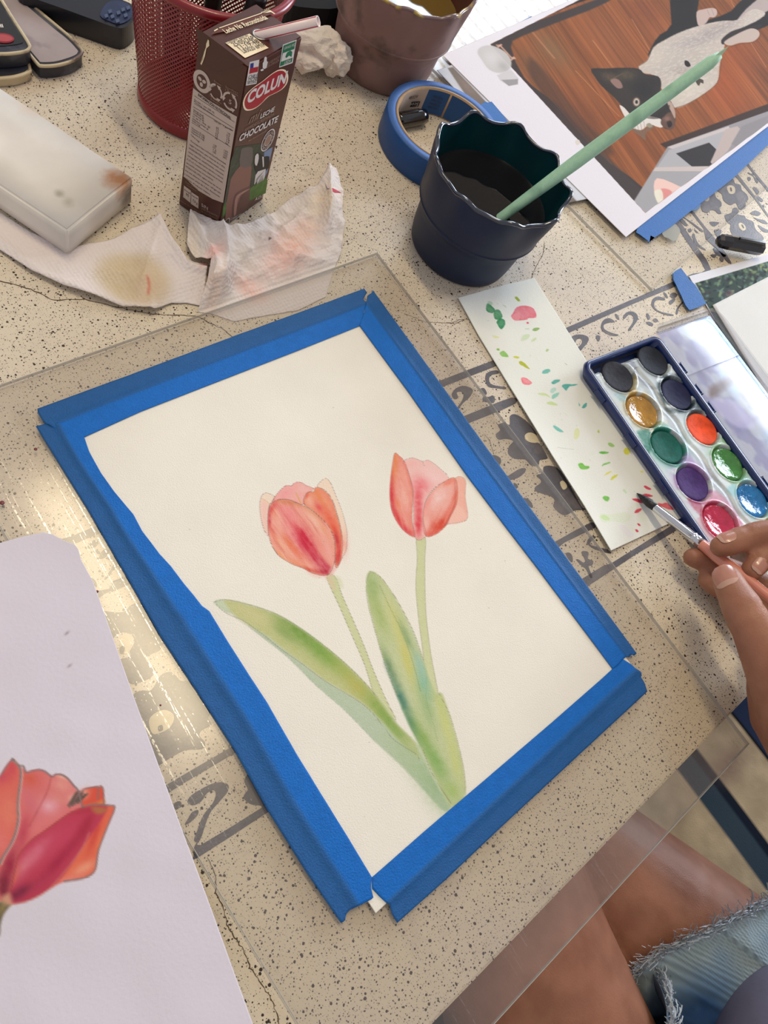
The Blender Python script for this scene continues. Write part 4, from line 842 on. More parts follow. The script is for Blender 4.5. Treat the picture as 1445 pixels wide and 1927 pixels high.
cg = FR.loc(q2([(395, 1732)])[0]); decal('gluten_free_mark', ringpts(*cg, .0035, .0040), FR.o, FR.ux, FR.uy, M_WHITEP, ctn, .0002); decal('gluten_free_mark', ringpts(*cg, .0029, .0034), FR.o, FR.ux, FR.uy, M_BROWN, ctn, .00023)
decal('gluten_free_mark', band([(cg[0] - .0025, cg[1] + .0026), (cg[0] + .0025, cg[1] - .0026)], .0006), FR.o, FR.ux, FR.uy, M_WHITEP, ctn, .00026)
# left face: nutrition table, recycling marks
LE.poly('nutrition_panel', q2([(140, 682), (250, 770), (370, 850), (480, 905), (372, 1575), (290, 1545), (180, 1480), (65, 1370)]), M_LABELP, ctn, .0002)
LE.write('panel_lettering', 'INFORMACIÓN NUTRICIONAL', *q4([(275, 385), (672, 672)]), .0024, M_DKP, ctn, bold=.00005)
def lline(a, b, w=.00022): 
    a, b = LE.loc(a), LE.loc(b); decal('panel_rule', band([a, b], w), LE.o, LE.ux, LE.uy, M_DKP, ctn, .0003)
for a, b in (((232, 385), (720, 705)), ((228, 475), (705, 775)), ((215, 515), (700, 812)), ((200, 705), (668, 1003))): lline(*q4([a, b]))
rows = [('Porción: 1 vaso (200 ml)', 230, 440, 470, 600), ('Porciones por envase: 1', 228, 462, 465, 630), ('Energía (kcal)', 222, 560, 340, 640), ('Proteínas (g)', 220, 585, 345, 665), ('Grasa total (g)', 218, 610, 345, 695),
        ('H. de C. disp. (g)', 212, 640, 420, 775), ('Azúcares totales (g)', 208, 665, 400, 800), ('Sodio (mg)', 204, 690, 300, 755), ('Vitamina A (ug)', 198, 780, 355, 880), ('Vitamina D (ug)', 196, 805, 355, 905), ('Vitamina E (mg)', 192, 830, 350, 930), ('Calcio (mg)', 188, 862, 290, 950)]
for s_, x0, yy0, x1, yy1 in rows: LE.write('panel_lettering', s_, *q4([(x0, yy0), (x1, yy1)]), .0016, M_DKP, ctn)
LE.write('panel_lettering', '100 ml', *q4([(465, 690), (540, 735)]), .0017, M_DKP, ctn); LE.write('panel_lettering', '1 porción', *q4([(575, 755), (690, 812)]), .0017, M_DKP, ctn)
for k, (a, b) in enumerate((('65', '130'), ('3,2', '6,4'), ('1,5', '3,0'), ('9,6', '19'), ('9,4', '19'), ('48', '96'))):
    LE.write('panel_lettering', a, *q4([(495 - k * 3, 775 + k * 25), (525 - k * 3, 793 + k * 25)]), .0016, M_DKP, ctn); LE.write('panel_lettering', b, *q4([(625 - k * 4, 840 + k * 25), (660 - k * 4, 860 + k * 25)]), .0016, M_DKP, ctn)
for k, (a, b) in enumerate((('120', '15%'), ('0,75', '15%'), ('1,5', '15%'), ('120', '30%'))):
    LE.write('panel_lettering', a, *q4([(458 - k * 3, 985 + k * 27), (495 - k * 3, 1005 + k * 27)]), .0016, M_DKP, ctn); LE.write('panel_lettering', b, *q4([(585 - k * 4, 1050 + k * 27), (632 - k * 4, 1075 + k * 27)]), .0017, M_DKP, ctn)
para = ['*Porcentaje en base a la Dosis Diaria Recomendada', 'según la porción, para mayores de 4 años.', 'INGREDIENTES: leche semidescremada, azúcar,', 'cacao natural, estabilizantes, vitaminas,', 'carragenina, saborizante idéntico a natural,', 'A, D y E. Contiene leche. Elaborado en líneas', 'que también procesan otros productos', 'MODO DE USO: agitar antes de servir,', 'una vez abierto mantener refrigerado', 'y consumir antes de 3 días. Resolución', 'sanitaria. Producto chileno.']
for k, s_ in enumerate(para):
    dx = 182 - k * 8; yy = 935 + k * 44; e = 1 if k not in (6, 10) else .75
    LE.write('panel_lettering', s_, *q4([(dx, yy), (dx + 430 * e, yy + 285 * e)]), .0017, M_DKP, ctn)
cr = LE.loc(q2([(207, 633)])[0])
decal('recycling_seal', ringpts(*cr, .0056, .0062), LE.o, LE.ux, LE.uy, M_LABELP, ctn, .0002); decal('recycling_seal', ringpts(*cr, .0034, .0040), LE.o, LE.ux, LE.uy, M_BROWN, ctn, .00024); 
for k in range(3):
    decal('recycling_seal', ringpts(cr[0] + .0016 * math.cos(2.1 * k + .5), cr[1] + .0018 * math.sin(2.1 * k + .5), .0013, .001, 12, 120 * k + 30), LE.o, LE.ux, LE.uy, M_LABELP, ctn, .00027)
def recycle(cx, cy, r):
    c = LE.loc(q2([(cx, cy)])[0])
    for k in range(3):
        a = ringpts(c[0], c[1], r, r * 1.1, 8, 0, 100 + 120 * k, 185 + 120 * k); decal('recycling_arrow', band(a, r * .26), LE.o, LE.ux, LE.uy, M_LABELP, ctn, .0002)
        e = a[-1]; t = math.radians(185 + 120 * k + 90); decal('recycling_arrow', [(e[0] + r * .45 * math.cos(t), e[1] + r * .45 * math.sin(t)), (e[0] + r * .36 * math.cos(t + 2), e[1] + r * .36 * math.sin(t + 2)), (e[0] + r * .36 * math.cos(t - 2), e[1] + r * .36 * math.sin(t - 2))], LE.o, LE.ux, LE.uy, M_LABELP, ctn, .00021)
recycle(315, 715, .0038); recycle(425, 787, .0042)
LE.write('lettering', '5', *q2([(414, 797), (434, 810)]), .0036, M_LABELP, ctn)
for s_, a, b, z in (('Envase', (302, 632), (357, 668), .0018), ('Envoltura', (392, 680), (488, 728), .0018), ('y Bombilla', (388, 698), (490, 748), .0018), ('Cartón para', (262, 742), (358, 808), .0018), ('Bebidas', (275, 772), (345, 818), .0018), ('PP', (408, 838), (428, 850), .0018)):
    LE.write('lettering', s_, *q2([a, b]), z, M_TAUPE, ctn)
for (a, b, c_, d) in (((68, 1440), (122, 1480), (118, 1575), (62, 1530)), ((125, 1490), (182, 1528), (180, 1620), (122, 1582))):
    LE.poly('nutrient_badge', q2([a, b, c_, d]), M_LABELP, ctn, .0002)
for s_, a, b, z in (('Energía', (70, 1475), (118, 1508), .0017), ('90', (82, 1515), (105, 1530), .003), ('Azúcar', (128, 1520), (178, 1550), .0017), ('7,0 g', (134, 1562), (172, 1588), .0028)):
    LE.write('badge_lettering', s_, *q2([a, b]), z, M_DKP, ctn)
for s_, a, b, z in (('Cada porción', (80, 1415), (178, 1475), .0017), ('contiene:', (92, 1440), (165, 1485), .0017), ('SIN', (202, 1600), (252, 1630), .0036), ('SABORIZANTES', (200, 1622), (335, 1690), .0022), ('NI COLORANTES', (200, 1645), (332, 1712), .0022), ('Dieta de referencia 2000 kcal', (40, 1560), (195, 1655), .0014)):
    LE.write('lettering', s_, *q2([a, b]), z, M_LABELP if s_ == 'SIN' else M_TAUPE, ctn)
# top: folded ear, seam, date label, lettering
LE.poly('folded_ear', q2([(165, 205), (350, 340), (545, 487), (440, 525), (330, 553), (275, 548), (215, 480), (180, 330)]), M_BROWND, ctn, .0007)
LE.poly('worn_edge', q2([(248, 335), (262, 300), (270, 310), (272, 350), (250, 370), (238, 430), (222, 475), (210, 500), (203, 488), (222, 460), (232, 400), (246, 360)]), M_CREAMP, ctn, .001)
TP.poly('seam_flap', q2([(290, 262), (335, 210), (700, 46), (742, 66), (500, 180), (420, 225)]), mat('seam_brown', (100, 54, 42), .28), ctn, .0007)
for a in ([(335, 212), (500, 136), (700, 48), (704, 52), (505, 142), (338, 218)], [(640, 68), (700, 44), (724, 62), (745, 78), (735, 80), (712, 64), (650, 76)], [(310, 232), (345, 206), (350, 212), (315, 240)]): TP.poly('worn_edge', q2(a), M_CREAMP, ctn, .0009)
TP.write('lettering', 'Leche No Reconstituida', *q2([(398, 252), (695, 118)]), .0046, M_CREAMP, ctn, .0008, bold=.00008)
TP.poly('date_label', q2([(395, 325), (565, 243), (706, 360), (540, 450)]), M_CREAMP, ctn, .0004)
for s_, a, b, z in (('Consumir antes de:', (412, 335), (562, 264), .0022), ('25/05/26P', (460, 358), (612, 290), .0042), ('11:19:48', (492, 385), (636, 322), .0042), ('L83020 6M1P', (530, 412), (690, 345), .0042)):
    TP.write('date_lettering', s_, *q2([a, b]), z, M_DKP, ctn, .0006)
M_STRAW = mat('translucent_straw', (240, 222, 220), .35, spec=.5); M_STRR = mat('red_straw_stripe', (190, 25, 45), .3)
hz_ = CH + TZ; sa = P3(491, 66, CH); sb = P3(599, 40, CH + .020); sdir = (sb - sa).normalized(); sa0 = sa - sdir * .004
sp_ = sdir.orthogonal().normalized(); sq_ = sdir.cross(sp_)
V = []; Fq = []; nr = 24
for (t_, r) in ((0, .0026), (1, .0026), (1, .0022), (0, .0022)):
    for i in range(nr):
        a = 2 * math.pi * i / nr; V.append(sa0.lerp(sb, t_) + (sp_ * math.cos(a) + sq_ * math.sin(a)) * r)
for k in range(3):
    for i in range(nr): Fq.append((k * nr + i, k * nr + (i + 1) % nr, (k + 1) * nr + (i + 1) % nr, (k + 1) * nr + i))
st_ = mesh('straw', V, Fq, M_STRAW, ctn, True)
cdir = (CAM - sa).normalized(); cdir = (cdir - sdir * cdir.dot(sdir)).normalized(); side = sdir.cross(cdir)
for ang in (-58, 52, 180):
    d_ = cdir * math.cos(math.radians(ang)) + side * math.sin(math.radians(ang)); e_ = sdir.cross(d_).normalized() * .00035
    mesh('straw_stripe', [sa0 + d_ * .00268 + e_, sa0 + d_ * .00268 - e_, sb + d_ * .00268 - e_, sb + d_ * .00268 + e_], [(0, 1, 2, 3)], M_STRR, ctn)
hh = P3(489, 66, CH); lathe('straw_hole_foil', [(.0042, .0001), (.0042, .0005), (.0030, .0005), (.0030, .0001)], (hh.x, hh.y), mat('foil', (180, 176, 170), .3, metal=.6), ctn, 24, z0=TZ + CH)

# ================================================================ red wire-mesh pen cup
M_REDM = mat('red_enamelled_metal', (134, 12, 28), .35, coat=.3)
pc_ = (.2870, .3990)
cup = empty('mesh_pen_cup', (pc_[0], pc_[1], TZ), 'red wire mesh pen cup standing behind the milk carton', 'pen cup')
HM, RB_, RT_ = .098, .0365, .0480
bm = bmesh.new()
NW = 96
for fam in (1, -1):
    for i in range(NW):
        prev = None
        for k in range(25):
            t = k / 24; z = .005 + (HM - .008) * t; r = RB_ + (RT_ - RB_) * z / HM
            a = 2 * math.pi * i / NW + fam * t * 1.9; w_ = .00074
            d = Vector((math.cos(a), math.sin(a), 0)); tt = Vector((-math.sin(a), math.cos(a), 0))
            p = Vector((pc_[0], pc_[1], TZ + z)) + d * (r + fam * .00015)
            v1, v2 = bm.verts.new(p + Vector((0, 0, w_)) + tt * .0001), bm.verts.new(p - Vector((0, 0, w_)) - tt * .0001)
            if prev: bm.faces.new((prev[0], prev[1], v2, v1))
            prev = (v1, v2)
o = bm_obj('wire_mesh', bm, M_REDM, cup); o['kind'] = 'stuff'
def torus(name, c, R, r, z, m, parent, n=72, k=12, sq=1):
    V = []; Fq = []
    for i in range(n):
        a = 2 * math.pi * i / n
        for j in range(k):
            b = 2 * math.pi * j / k; V.append((c[0] + (R + r * math.cos(b)) * math.cos(a), c[1] + (R + r * math.cos(b)) * math.sin(a), TZ + z + r * sq * math.sin(b)))
    for i in range(n):
        for j in range(k): Fq.append((i * k + j, ((i + 1) % n) * k + j, ((i + 1) % n) * k + (j + 1) % k, i * k + (j + 1) % k))
    return mesh(name, V, Fq, m, parent, True)
torus('rim', pc_, RT_ + .0012, .0028, HM, M_REDM, cup)
lathe('base_band', [(RB_ - .0004, .0006), (RB_ + .0012, .0006), (RB_ + .0018, .002), (RB_ + .0016, .0085), (RB_ + .0006, .0092), (RB_ - .0004, .0085)], pc_, M_REDM, cup, 72, closed=True)
lathe('base_plate', [(.0001, .0008), (RB_, .0008), (RB_, .0016), (.0001, .0016)], pc_, M_REDM, cup, 72)
M_BLK = mat('black_plastic', (18, 18, 22), .35)
for i, (dx, dy, tx, ty) in enumerate(((.012, .012, .02, .02), (-.006, .02, -.012, .026), (.02, -.004, .03, -.01))):
    a = Vector((pc_[0] + dx, pc_[1] + dy, TZ + .002)); b = Vector((pc_[0] + tx, pc_[1] + ty, TZ + .094 - .006 * (i % 3)))
    o = tube('marker_pen', [a, a.lerp(b, .7), a.lerp(b, .72), b - (b - a) * .02, b], [.0055, .0055, .0062, .0062, .005], M_BLK, None, 14)
    lab(o, 'black marker pen standing inside the red mesh pen cup', 'pen', 'black pens in the red mesh cup')

# ================================================================ water cups with the scalloped rim
def water_cup(name, c, scale, mo, mi, mr, label, wave, phase, wm, wz, extra=None):
    root = empty(name, (c[0], c[1], TZ), label, 'cup')
    S_ = scale
    def fr(th, r, z, k):
        t = max(0, (z / S_ - .045) / .027); a = math.cos(wave * th + phase)
        return r + .0018 * S_ * a * t, z + .0034 * S_ * (a * .6 + abs(a) * .4) * t * t
    prof = [(.0352, .0004), (.0368, .0004), (.0380, .0016), (.0392, .008), (.0402, .018), (.0408, .026), (.0410, .0305), (.0428, .033), (.0446, .036), (.0450, .0375), (.0452, .0382), (.0460, .046), (.0472, .056), (.0482, .064), (.0486, .0705)]
    prof = [(r * S_, z * S_) for r, z in prof]
    inn = [(r - .0022 * S_, max(z, .0025)) for r, z in prof[2:]][::-1]
    lathe('outer_wall', prof, c, mo, root, 144, fr=fr, top=False)
    o = lathe('inner_wall', inn[::-1], c, mi, root, 144, fr=fr, top=False)
    # rolled lip
    V = []; Fq = []; n = 144; k = 10; r0, z0 = prof[-1][0] - .0011 * S_, prof[-1][1]
    for i in range(n):
        th = 2 * math.pi * i / n; rr, zz = fr(th, r0, z0, 0)
        for j in range(k):
            b = 2 * math.pi * j / k; R = rr + .00145 * S_ * math.cos(b); V.append((c[0] + R * math.cos(th), c[1] + R * math.sin(th), TZ + zz + .0013 * math.sin(b)))
    for i in range(n):
        for j in range(k): Fq.append((i * k + j, ((i + 1) % n) * k + j, ((i + 1) % n) * k + (j + 1) % k, i * k + (j + 1) % k))
    mesh('lip', V, Fq, mr, root, True)
    lathe('moulded_ring', [(.0447 * S_, .0362 * S_), (.0453 * S_, .0366 * S_), (.0457 * S_, .0374 * S_), (.0453 * S_, .0383 * S_), (.0447 * S_, .0385 * S_)], c, mo, root, 96, closed=True)
    # the visible water surface, meeting the wall with a small meniscus
    rw = np.interp(wz, [p[1] for p in prof], [p[0] for p in prof]) - .0023 * S_
    V = [(c[0], c[1], TZ + wz)]; Fq = []; n = 96
    for q, (f_, dz) in enumerate(((.5, 0), (.93, 0), (1, .0008))):
        for i in range(n): a = 2 * math.pi * i / n; V.append((c[0] + rw * f_ * math.cos(a), c[1] + rw * f_ * math.sin(a), TZ + wz + dz))
    for i in range(n): Fq.append((0, 1 + i, 1 + (i + 1) % n))
    for q in (0, 1):
        for i in range(n): Fq.append((1 + q * n + i, 1 + (q + 1) * n + i, 1 + (q + 1) * n + (i + 1) % n, 1 + q * n + (i + 1) % n))
    mesh('paint_water', V, Fq, wm, root, True)
    return root
M_NAVY = mat('navy_rubber', (16, 32, 62), .48, spec=.4, noise=.1, nscale=40); M_TEAL = mat('teal_inner_wall', (0, 52, 58), .3); M_LIPN = mat('glossy_dark_lip', (30, 38, 58), .16, spec=.7, coat=.6)
water_cup('water_cup', (.4035, .2235), 1.0, M_NAVY, M_TEAL, M_LIPN, 'dark navy water cup with a scalloped rim and a mint brush leaning in it', 9, .6, mat('dirty_black_water', (20, 20, 24), .04, spec=.5), .047)
M_MAUV = mat('stained_mauve_plastic', (140, 108, 102), .5, noise=.15, nscale=25, dirt=(92, 72, 66), dscale=45); M_MAUI = mat('brown_inner_wall', (96, 56, 48), .35); 
M_LIPM = mat('paint_smeared_lip', (120, 95, 98), .25, spec=.6, dirt=(190, 165, 70), dscale=90)
water_cup('water_cup', tuple(at(714, 118)), 1.04, M_MAUV, M_MAUI, M_LIPM, 'stained mauve-brown water cup with scalloped rim and murky ochre water, top centre', 9, 1.5, mat('murky_ochre_water', (112, 88, 42), .06, spec=.5), .052)
# the mint brush leaning in the navy cup
M_MINT = mat('mint_painted_wood', (164, 208, 180), .55, noise=.05, nscale=500, dirt=(138, 182, 156), dscale=60)
b0 = P3(950, 404, .0485); b1 = P3(1360, 100, .160)
bd = (b1 - b0)
broot = empty('long_brush', b0, 'long mint green brush handle resting in the navy water cup', 'paintbrush')
b_in = b0 - bd.normalized() * .028
tube('handle', [b_in, b0, b0.lerp(b1, .1), b0.lerp(b1, .35), b0.lerp(b1, .6), b0.lerp(b1, .85), b0.lerp(b1, .945), b0.lerp(b1, .96), b1.lerp(b0, .012)], [.0032, .0034, .0038, .0046, .0045, .0041, .0040, .0034, .0023], M_MINT, broot, 20)
nrm = bd.normalized(); sdv = nrm.cross(Vector((0, 0, 1))).normalized(); updv = sdv.cross(nrm)
mesh('chipped_tip', [b0.lerp(b1, .955) + sdv * .003, b0.lerp(b1, .955) - sdv * .003, b0.lerp(b1, .955) + updv * .0032, b1 + updv * .003 + nrm * .004, b0.lerp(b1, .955) - updv * .003, b1 + updv * .001 + nrm * .001],
     [(0, 2, 3), (1, 3, 2), (0, 3, 5), (1, 5, 3), (0, 5, 4), (1, 4, 5)], mat('raw_pale_green_wood', (170, 196, 170), .7), broot, False)
b_in2 = b_in - bd.normalized() * .012
tube('ferrule', [b_in, b_in2], [.0027, .0024], mat('steel', (190, 190, 195), .2, metal=1), broot, 16)
tube('bristles', [b_in2, b_in2 - bd.normalized() * .006, b_in2 - bd.normalized() * .010], [.0024, .0018, .0003], M_BLK, broot, 12)

# ================================================================ roll of blue tape and the pen cap lying in it
tc_ = (.4485, .3100)
M_TBLUE = mat('blue_tape_side', (66, 108, 176), .6, noise=.05, nscale=400); M_TWALL = mat('blue_tape_wall', (6, 74, 140), .5, noise=.05, nscale=200); M_CARD = mat('tan_cardboard', (176, 146, 112), .8, noise=.08, nscale=300)
roll = empty('tape_roll', (tc_[0], tc_[1], TZ), 'roll of blue masking tape lying flat beside the navy water cup', 'tape roll')
Ro, Ri, Hr = .0475, .0405, .0225
lathe('tape_winding', [(Ri, .0005), (Ro - .0004, .0005), (Ro, .001), (Ro, Hr - .0006), (Ro - .0005, Hr), (Ri, Hr)], tc_, M_TWALL, roll, 120, closed=True)
lathe('tape_face', [(Ri + .0001, Hr), (Ro - .0007, Hr), (Ro - .0007, Hr + .00008), (Ri + .0001, Hr + .00008)], tc_, M_TBLUE, roll, 120, closed=True)
lathe('core', [(Ri, .0005), (Ri, Hr + .0003), (Ri - .0018, Hr + .0003), (Ri - .0018, .0005)], tc_, M_CARD, roll, 120, closed=True)
def arc_patch(name, a0, a1, r, z0, z1, m, parent):
    n = 14; V = []; 
    for i in range(n + 1): a = a0 + (a1 - a0) * i / n; V += [(tc_[0] + r * math.cos(a), tc_[1] + r * math.sin(a), TZ + z0), (tc_[0] + r * math.cos(a), tc_[1] + r * math.sin(a), TZ + z1)]
    return mesh(name, V, [(2 * i, 2 * i + 2, 2 * i + 3, 2 * i + 1) for i in range(n)], m, parent)
def wang(px, py, h): q = at(px, py, h); return math.atan2(q[1] - tc_[1], q[0] - tc_[0])
aA, aB, aC, aD = wang(752, 200, .012), wang(800, 190, .012), wang(838, 205, .012), wang(888, 235, .012)
arc_patch('printed_liner', aA, aB, Ri - .0019, .001, Hr - .001, M_LABELP, roll)
arc_patch('printed_liner', aB, aC, Ri - .0019, .001, Hr - .001, mat('blue_liner_print', (10, 78, 140), .5), roll)
arc_patch('printed_liner', aC - .04, aD, Ri - .0019, .001, Hr - .001, MATS['blue_liner_print'], roll)
def liner_text(s_, am, z, size, m, flip=True, back=None, w_=None):
    r = Ri - .0023; o_ = Vector((tc_[0] + r * math.cos(am), tc_[1] + r * math.sin(am), TZ + z)); tg = Vector((-math.sin(am), math.cos(am), 0))
    ux = tg if flip else -tg; uz = Vector((0, 0, -1)) if flip else Vector((0, 0, 1))
    if back: decal('liner_logo_bar', [(-.001, -.0008), (w_ + .001, -.0008), (w_ + .001, size * .85), (-.001, size * .85)], o_, ux, uz, back, roll, .0003)
    text('liner_lettering', s_, o_, ux, uz, size, m, roll, w_, .0006)
am = (aA + aB) / 2
liner_text('Scotch', am - .22, .0105, .0046, M_WHITEP, True, M_BLACKP, .0125)
liner_text('#2080', am - .12, .0175, .0040, M_DKP, True, None, .010)
for k in range(4): liner_text(('PAINTERS TAPE', 'FOR DELICATE', 'SURFACES', 'CLEAN REMOVAL')[k], (aB + aC) / 2 - .12, .017 - k * .0032, .0024, M_DKP, True, None, .012)
def pen_cap(name, a, b, r, label, flat_=False):
    d = (b - a); root = empty(name, a, label, 'pen cap')
    tube('cap_body', [a, a + d * .03, a + d * .12, a + d * .75, a + d * .93, a + d * .985, b], [r * .7, r * .93, r, r, r * .9, r * .6, r * .15], mat('glossy_black_cap', (16, 18, 26), .15, spec=.6, coat=.5), root, 8 if flat_ else 28, smooth=not flat_)
    u = Vector((0, 0, 1)); n_ = d.normalized().cross(u).normalized(); h_ = u * (r * 1.02)
    p0, p1 = a + d * .06 + h_, a + d * .62 + h_
    bm = bmesh.new(); w_ = n_ * .0015; t_ = u * .0011
    vs = [bm.verts.new(x) for x in (p0 - w_ - t_, p0 + w_ - t_, p1 + w_ - t_, p1 - w_ - t_, p0 - w_ * .8 + t_, p0 + w_ * .8 + t_, p1 + w_ * .6 + t_ * .6, p1 - w_ * .6 + t_ * .6)]
    for f in ((0, 1, 2, 3), (4, 5, 6, 7), (0, 1, 5, 4), (1, 2, 6, 5), (2, 3, 7, 6), (3, 0, 4, 7)): bm.faces.new([vs[i] for i in f])
    bm_obj('clip', bm, MATS['glossy_black_cap'], root)
pen_cap('pen_cap', P3(745, 228, .0065), P3(802, 218, .0065), .0062, 'glossy black pen cap lying inside the roll of blue tape')
pen_cap('pen_cap', P3(1434, 468, .0095), P3(1350, 452, .0095), .0062, 'black pen cap lying on the clear board above the foliage photograph', True)

# ================================================================ cat picture with its tape, and the sheets beneath it
X3 = lambda p: K(640, 0, 1.795, p)
Wc = lambda p: K(860, 0, 2.470, p)
def paint_cat(c):
    pic = X3([(500, 165), (870, -20), (1700, -420), (2400, -100), (1700, 330), (1445, 420), (1020, 732)])
    c.fill(pic, (150, 88, 52), 1, .0003, 0)
    idx, m, _ = c.mask(pic, .0003, 0); cl = np.zeros(len(c.xy)); cl[idx] = m; c.clip = cl
    p = c.xy
    d0 = at(*Wc([(340, 170)])[0]); d1 = at(*Wc([(600, 560)])[0]); a = math.atan2(*(d1 - d0)[::-1]); ca, sa_ = math.cos(a), math.sin(a)
    u = p[:, 0] * ca + p[:, 1] * sa_; v = -p[:, 0] * sa_ + p[:, 1] * ca
    n = fbm(u * 14, v * 420, 3)[:, None]; n2 = fbm(u * 6, v * 60, 3)[:, None]
    pk = np.floor(v / .0125 + 40).astype(int); tone = _h(pk, pk * 0 + 3)[:, None]; fr_ = (v / .0125 + 40) - pk
    wood = np.array([142, 84, 48]) * (.72 + .38 * n + .22 * (tone - .5) + .12 * n2)
    c.blend(np.arange(len(p)), np.ones(len(p)), wood) if False else None
    mm = cl[:, None]; c.c[:] = c.c * (1 - mm) + wood * mm
    seam = np.clip(1 - np.abs(fr_ - .03) / .03, 0, 1) * cl * .5; c.c[:] = c.c * (1 - seam[:, None]) + np.array([88, 50, 34]) * seam[:, None]
    # lit and unlit floor boards in the print
    for (x, y, r1, r2, g, col, al) in ((430, 250, 130, 60, 48, (126, 98, 70), .7), (330, 330, 120, 60, 55, (110, 82, 60), .6), (600, 560, 160, 60, 52, (112, 66, 44), .6), (700, 210, 170, 90, 50, (150, 92, 62), .4), (1230, 420, 200, 120, 60, (172, 84, 44), .6), (780, 620, 120, 60, 55, (150, 80, 46), .5), (1300, 250, 120, 100, 60, (160, 82, 46), .5), (860, 60, 120, 80, 60, (112, 62, 44), .5)):
        c.blob(Wc([(x, y)])[0], (r1 / 2.47, r2 / 2.47), g, col, al, .3)
    for a_, b_, w_ in (((340, 170), (440, 290), .0016), ((620, 210), (710, 330), .0014), ((540, 350), (740, 560), .0010), ((440, 500), (640, 730), .0012), ((800, 110), (880, 250), .001), ((1250, 0), (1290, 80), .0012), ((1340, 200), (1420, 330), .001)):
        c.line(Wc([a_, b_]), (206, 140, 96), w_, .55, sm=0)
    dk = Wc([(140, 215), (250, 160), (470, 80), (720, -10), (720, 10), (600, 70), (300, 185), (240, 240), (300, 380), (380, 450), (440, 500), (560, 640), (700, 780), (860, 900), (800, 1010), (700, 900), (530, 730), (300, 480), (200, 330)])
    c.fill(dk, (62, 54, 54), .96, .0008, 2); c.fill(X3([(500, 160), (870, -25), (960, -60), (930, -20), (780, 30), (620, 100), (530, 150)]), (44, 38, 38), 1, .0006, 0)
    c.fill(Wc([(440, 500), (470, 520), (700, 760), (860, 930), (830, 1010), (640, 830), (500, 660)]), (70, 62, 60), .7, .002)
    c.fill(Wc([(330, 290), (440, 400), (560, 560), (700, 700), (680, 740), (520, 620), (420, 500), (330, 380)]), (74, 54, 46), .6, .003)
    # vase and stand on the left
    c.clip = None
    c.fill(Wc([(100, 240), (150, 232), (210, 260), (240, 300), (235, 340), (190, 360), (140, 345), (105, 300), (85, 265)]), (196, 192, 192), .95, .0008); c.blob(Wc([(150, 290)])[0], (18, 16), 40, (214, 212, 214), .7, .1); c.blob(Wc([(205, 330)])[0], (12, 8), 40, (170, 168, 168), .7, .1)
    c.fill(Wc([(175, 370), (240, 345), (275, 385), (272, 412), (230, 420), (190, 395)]), (204, 200, 204), 1, .0004, 0); c.fill(Wc([(195, 392), (272, 388), (272, 412), (230, 420)]), (150, 146, 150), .9, .0004, 0)
    c.line(Wc([(176, 232), (190, 232), (245, 292), (258, 292)]), (206, 160, 138), .0016, 1, sm=0); c.line(Wc([(180, 240), (196, 228)]), (214, 170, 150), .0012, 1, sm=0); c.line(Wc([(240, 300), (254, 286)]), (214, 170, 150), .0012, 1, sm=0)
    c.fill(Wc([(536, 676), (552, 668), (560, 684), (545, 694)]), (216, 206, 198), 1, .0003)
    # shelf unit, lower right of the print
    c.clip = cl
    c.fill(X3([(1070, 500), (1445, 360), (1700, 240), (1700, 280), (1445, 392), (1100, 520)]), (58, 44, 40), .95, .0006, 0)
    c.fill(X3([(1095, 510), (1445, 385), (1800, 230), (1900, 330), (1445, 470), (1030, 740), (980, 695)]), (150, 146, 150), 1, .0004, 0)
    c.fill(X3([(1095, 510), (1300, 440), (1310, 455), (1120, 520)]), (196, 186, 184), 1, .0004, 0)
    c.fill(X3([(1100, 520), (1290, 455), (1330, 445), (1285, 530), (1230, 575), (1060, 578)]), (172, 170, 174), 1, .0005, 0)
    c.fill(X3([(1124, 532), (1235, 495), (1262, 520), (1252, 578), (1180, 578)]), (52, 48, 50), 1, .0005, 0)
    c.fill(X3([(1290, 450), (1330, 440), (1340, 450), (1300, 520), (1250, 575), (1240, 560)]), (186, 170, 166), 1, .0005, 0)
    c.fill(X3([(1345, 440), (1445, 400), (1445, 440), (1330, 510), (1310, 500)]), (140, 136, 140), 1, .0008, 0)
    c.fill(X3([(1055, 578), (1240, 574), (1225, 592), (1045, 592)]), (196, 184, 180), 1, .0004, 0)
    c.fill(X3([(1045, 592), (1225, 592), (1020, 735), (982, 695)]), (162, 160, 164), 1, .0004, 0)
    c.fill(X3([(1060, 615), (1130, 640), (1140, 655), (1075, 700), (1050, 660)]), (232, 196, 186), 1, .0005); c.fill(X3([(1075, 650), (1110, 660), (1095, 690), (1070, 680)]), (212, 128, 124), .8, .0008)
    c.fill(X3([(1050, 660), (1075, 655), (1080, 690), (1062, 698)]), (228, 224, 206), .9, .0005)
    c.line(X3([(982, 694), (1020, 732)]), (196, 150, 136), .0009, .9, sm=0)
    # the cat: dark back
    BLK = (38, 34, 34)
    c.fill(Wc([(980, -60), (1110, -60), (1105, 60), (1110, 120), (1160, 110), (1260, 70), (1330, 0), (1500, -60), (1560, 60), (1400, 150), (1330, 170), (1240, 200), (1120, 260), (1000, 250), (880, 290), (890, 240), (930, 180), (985, 130)]), BLK, 1, .0008, 2, wob=.0004)
    # fore legs and paws
    c.fill(Wc([(1330, 60), (1400, 0), (1440, -40), (1520, -60), (1500, 30), (1445, 60), (1370, 100), (1280, 130)]), (172, 156, 152), 1, .0007, 3, wob=.0003)
    c.fill(Wc([(1100, 75), (1130, 62), (1170, 55), (1192, 62), (1195, 85), (1180, 100), (1160, 100), (1145, 125), (1120, 138), (1105, 130)]), (186, 164, 156), 1, .0006, 3); c.line(Wc([(1150, 65), (1160, 90)]), (120, 100, 94), .0004, .7); c.line(Wc([(1170, 60), (1180, 88)]), (120, 100, 94), .0004, .7)
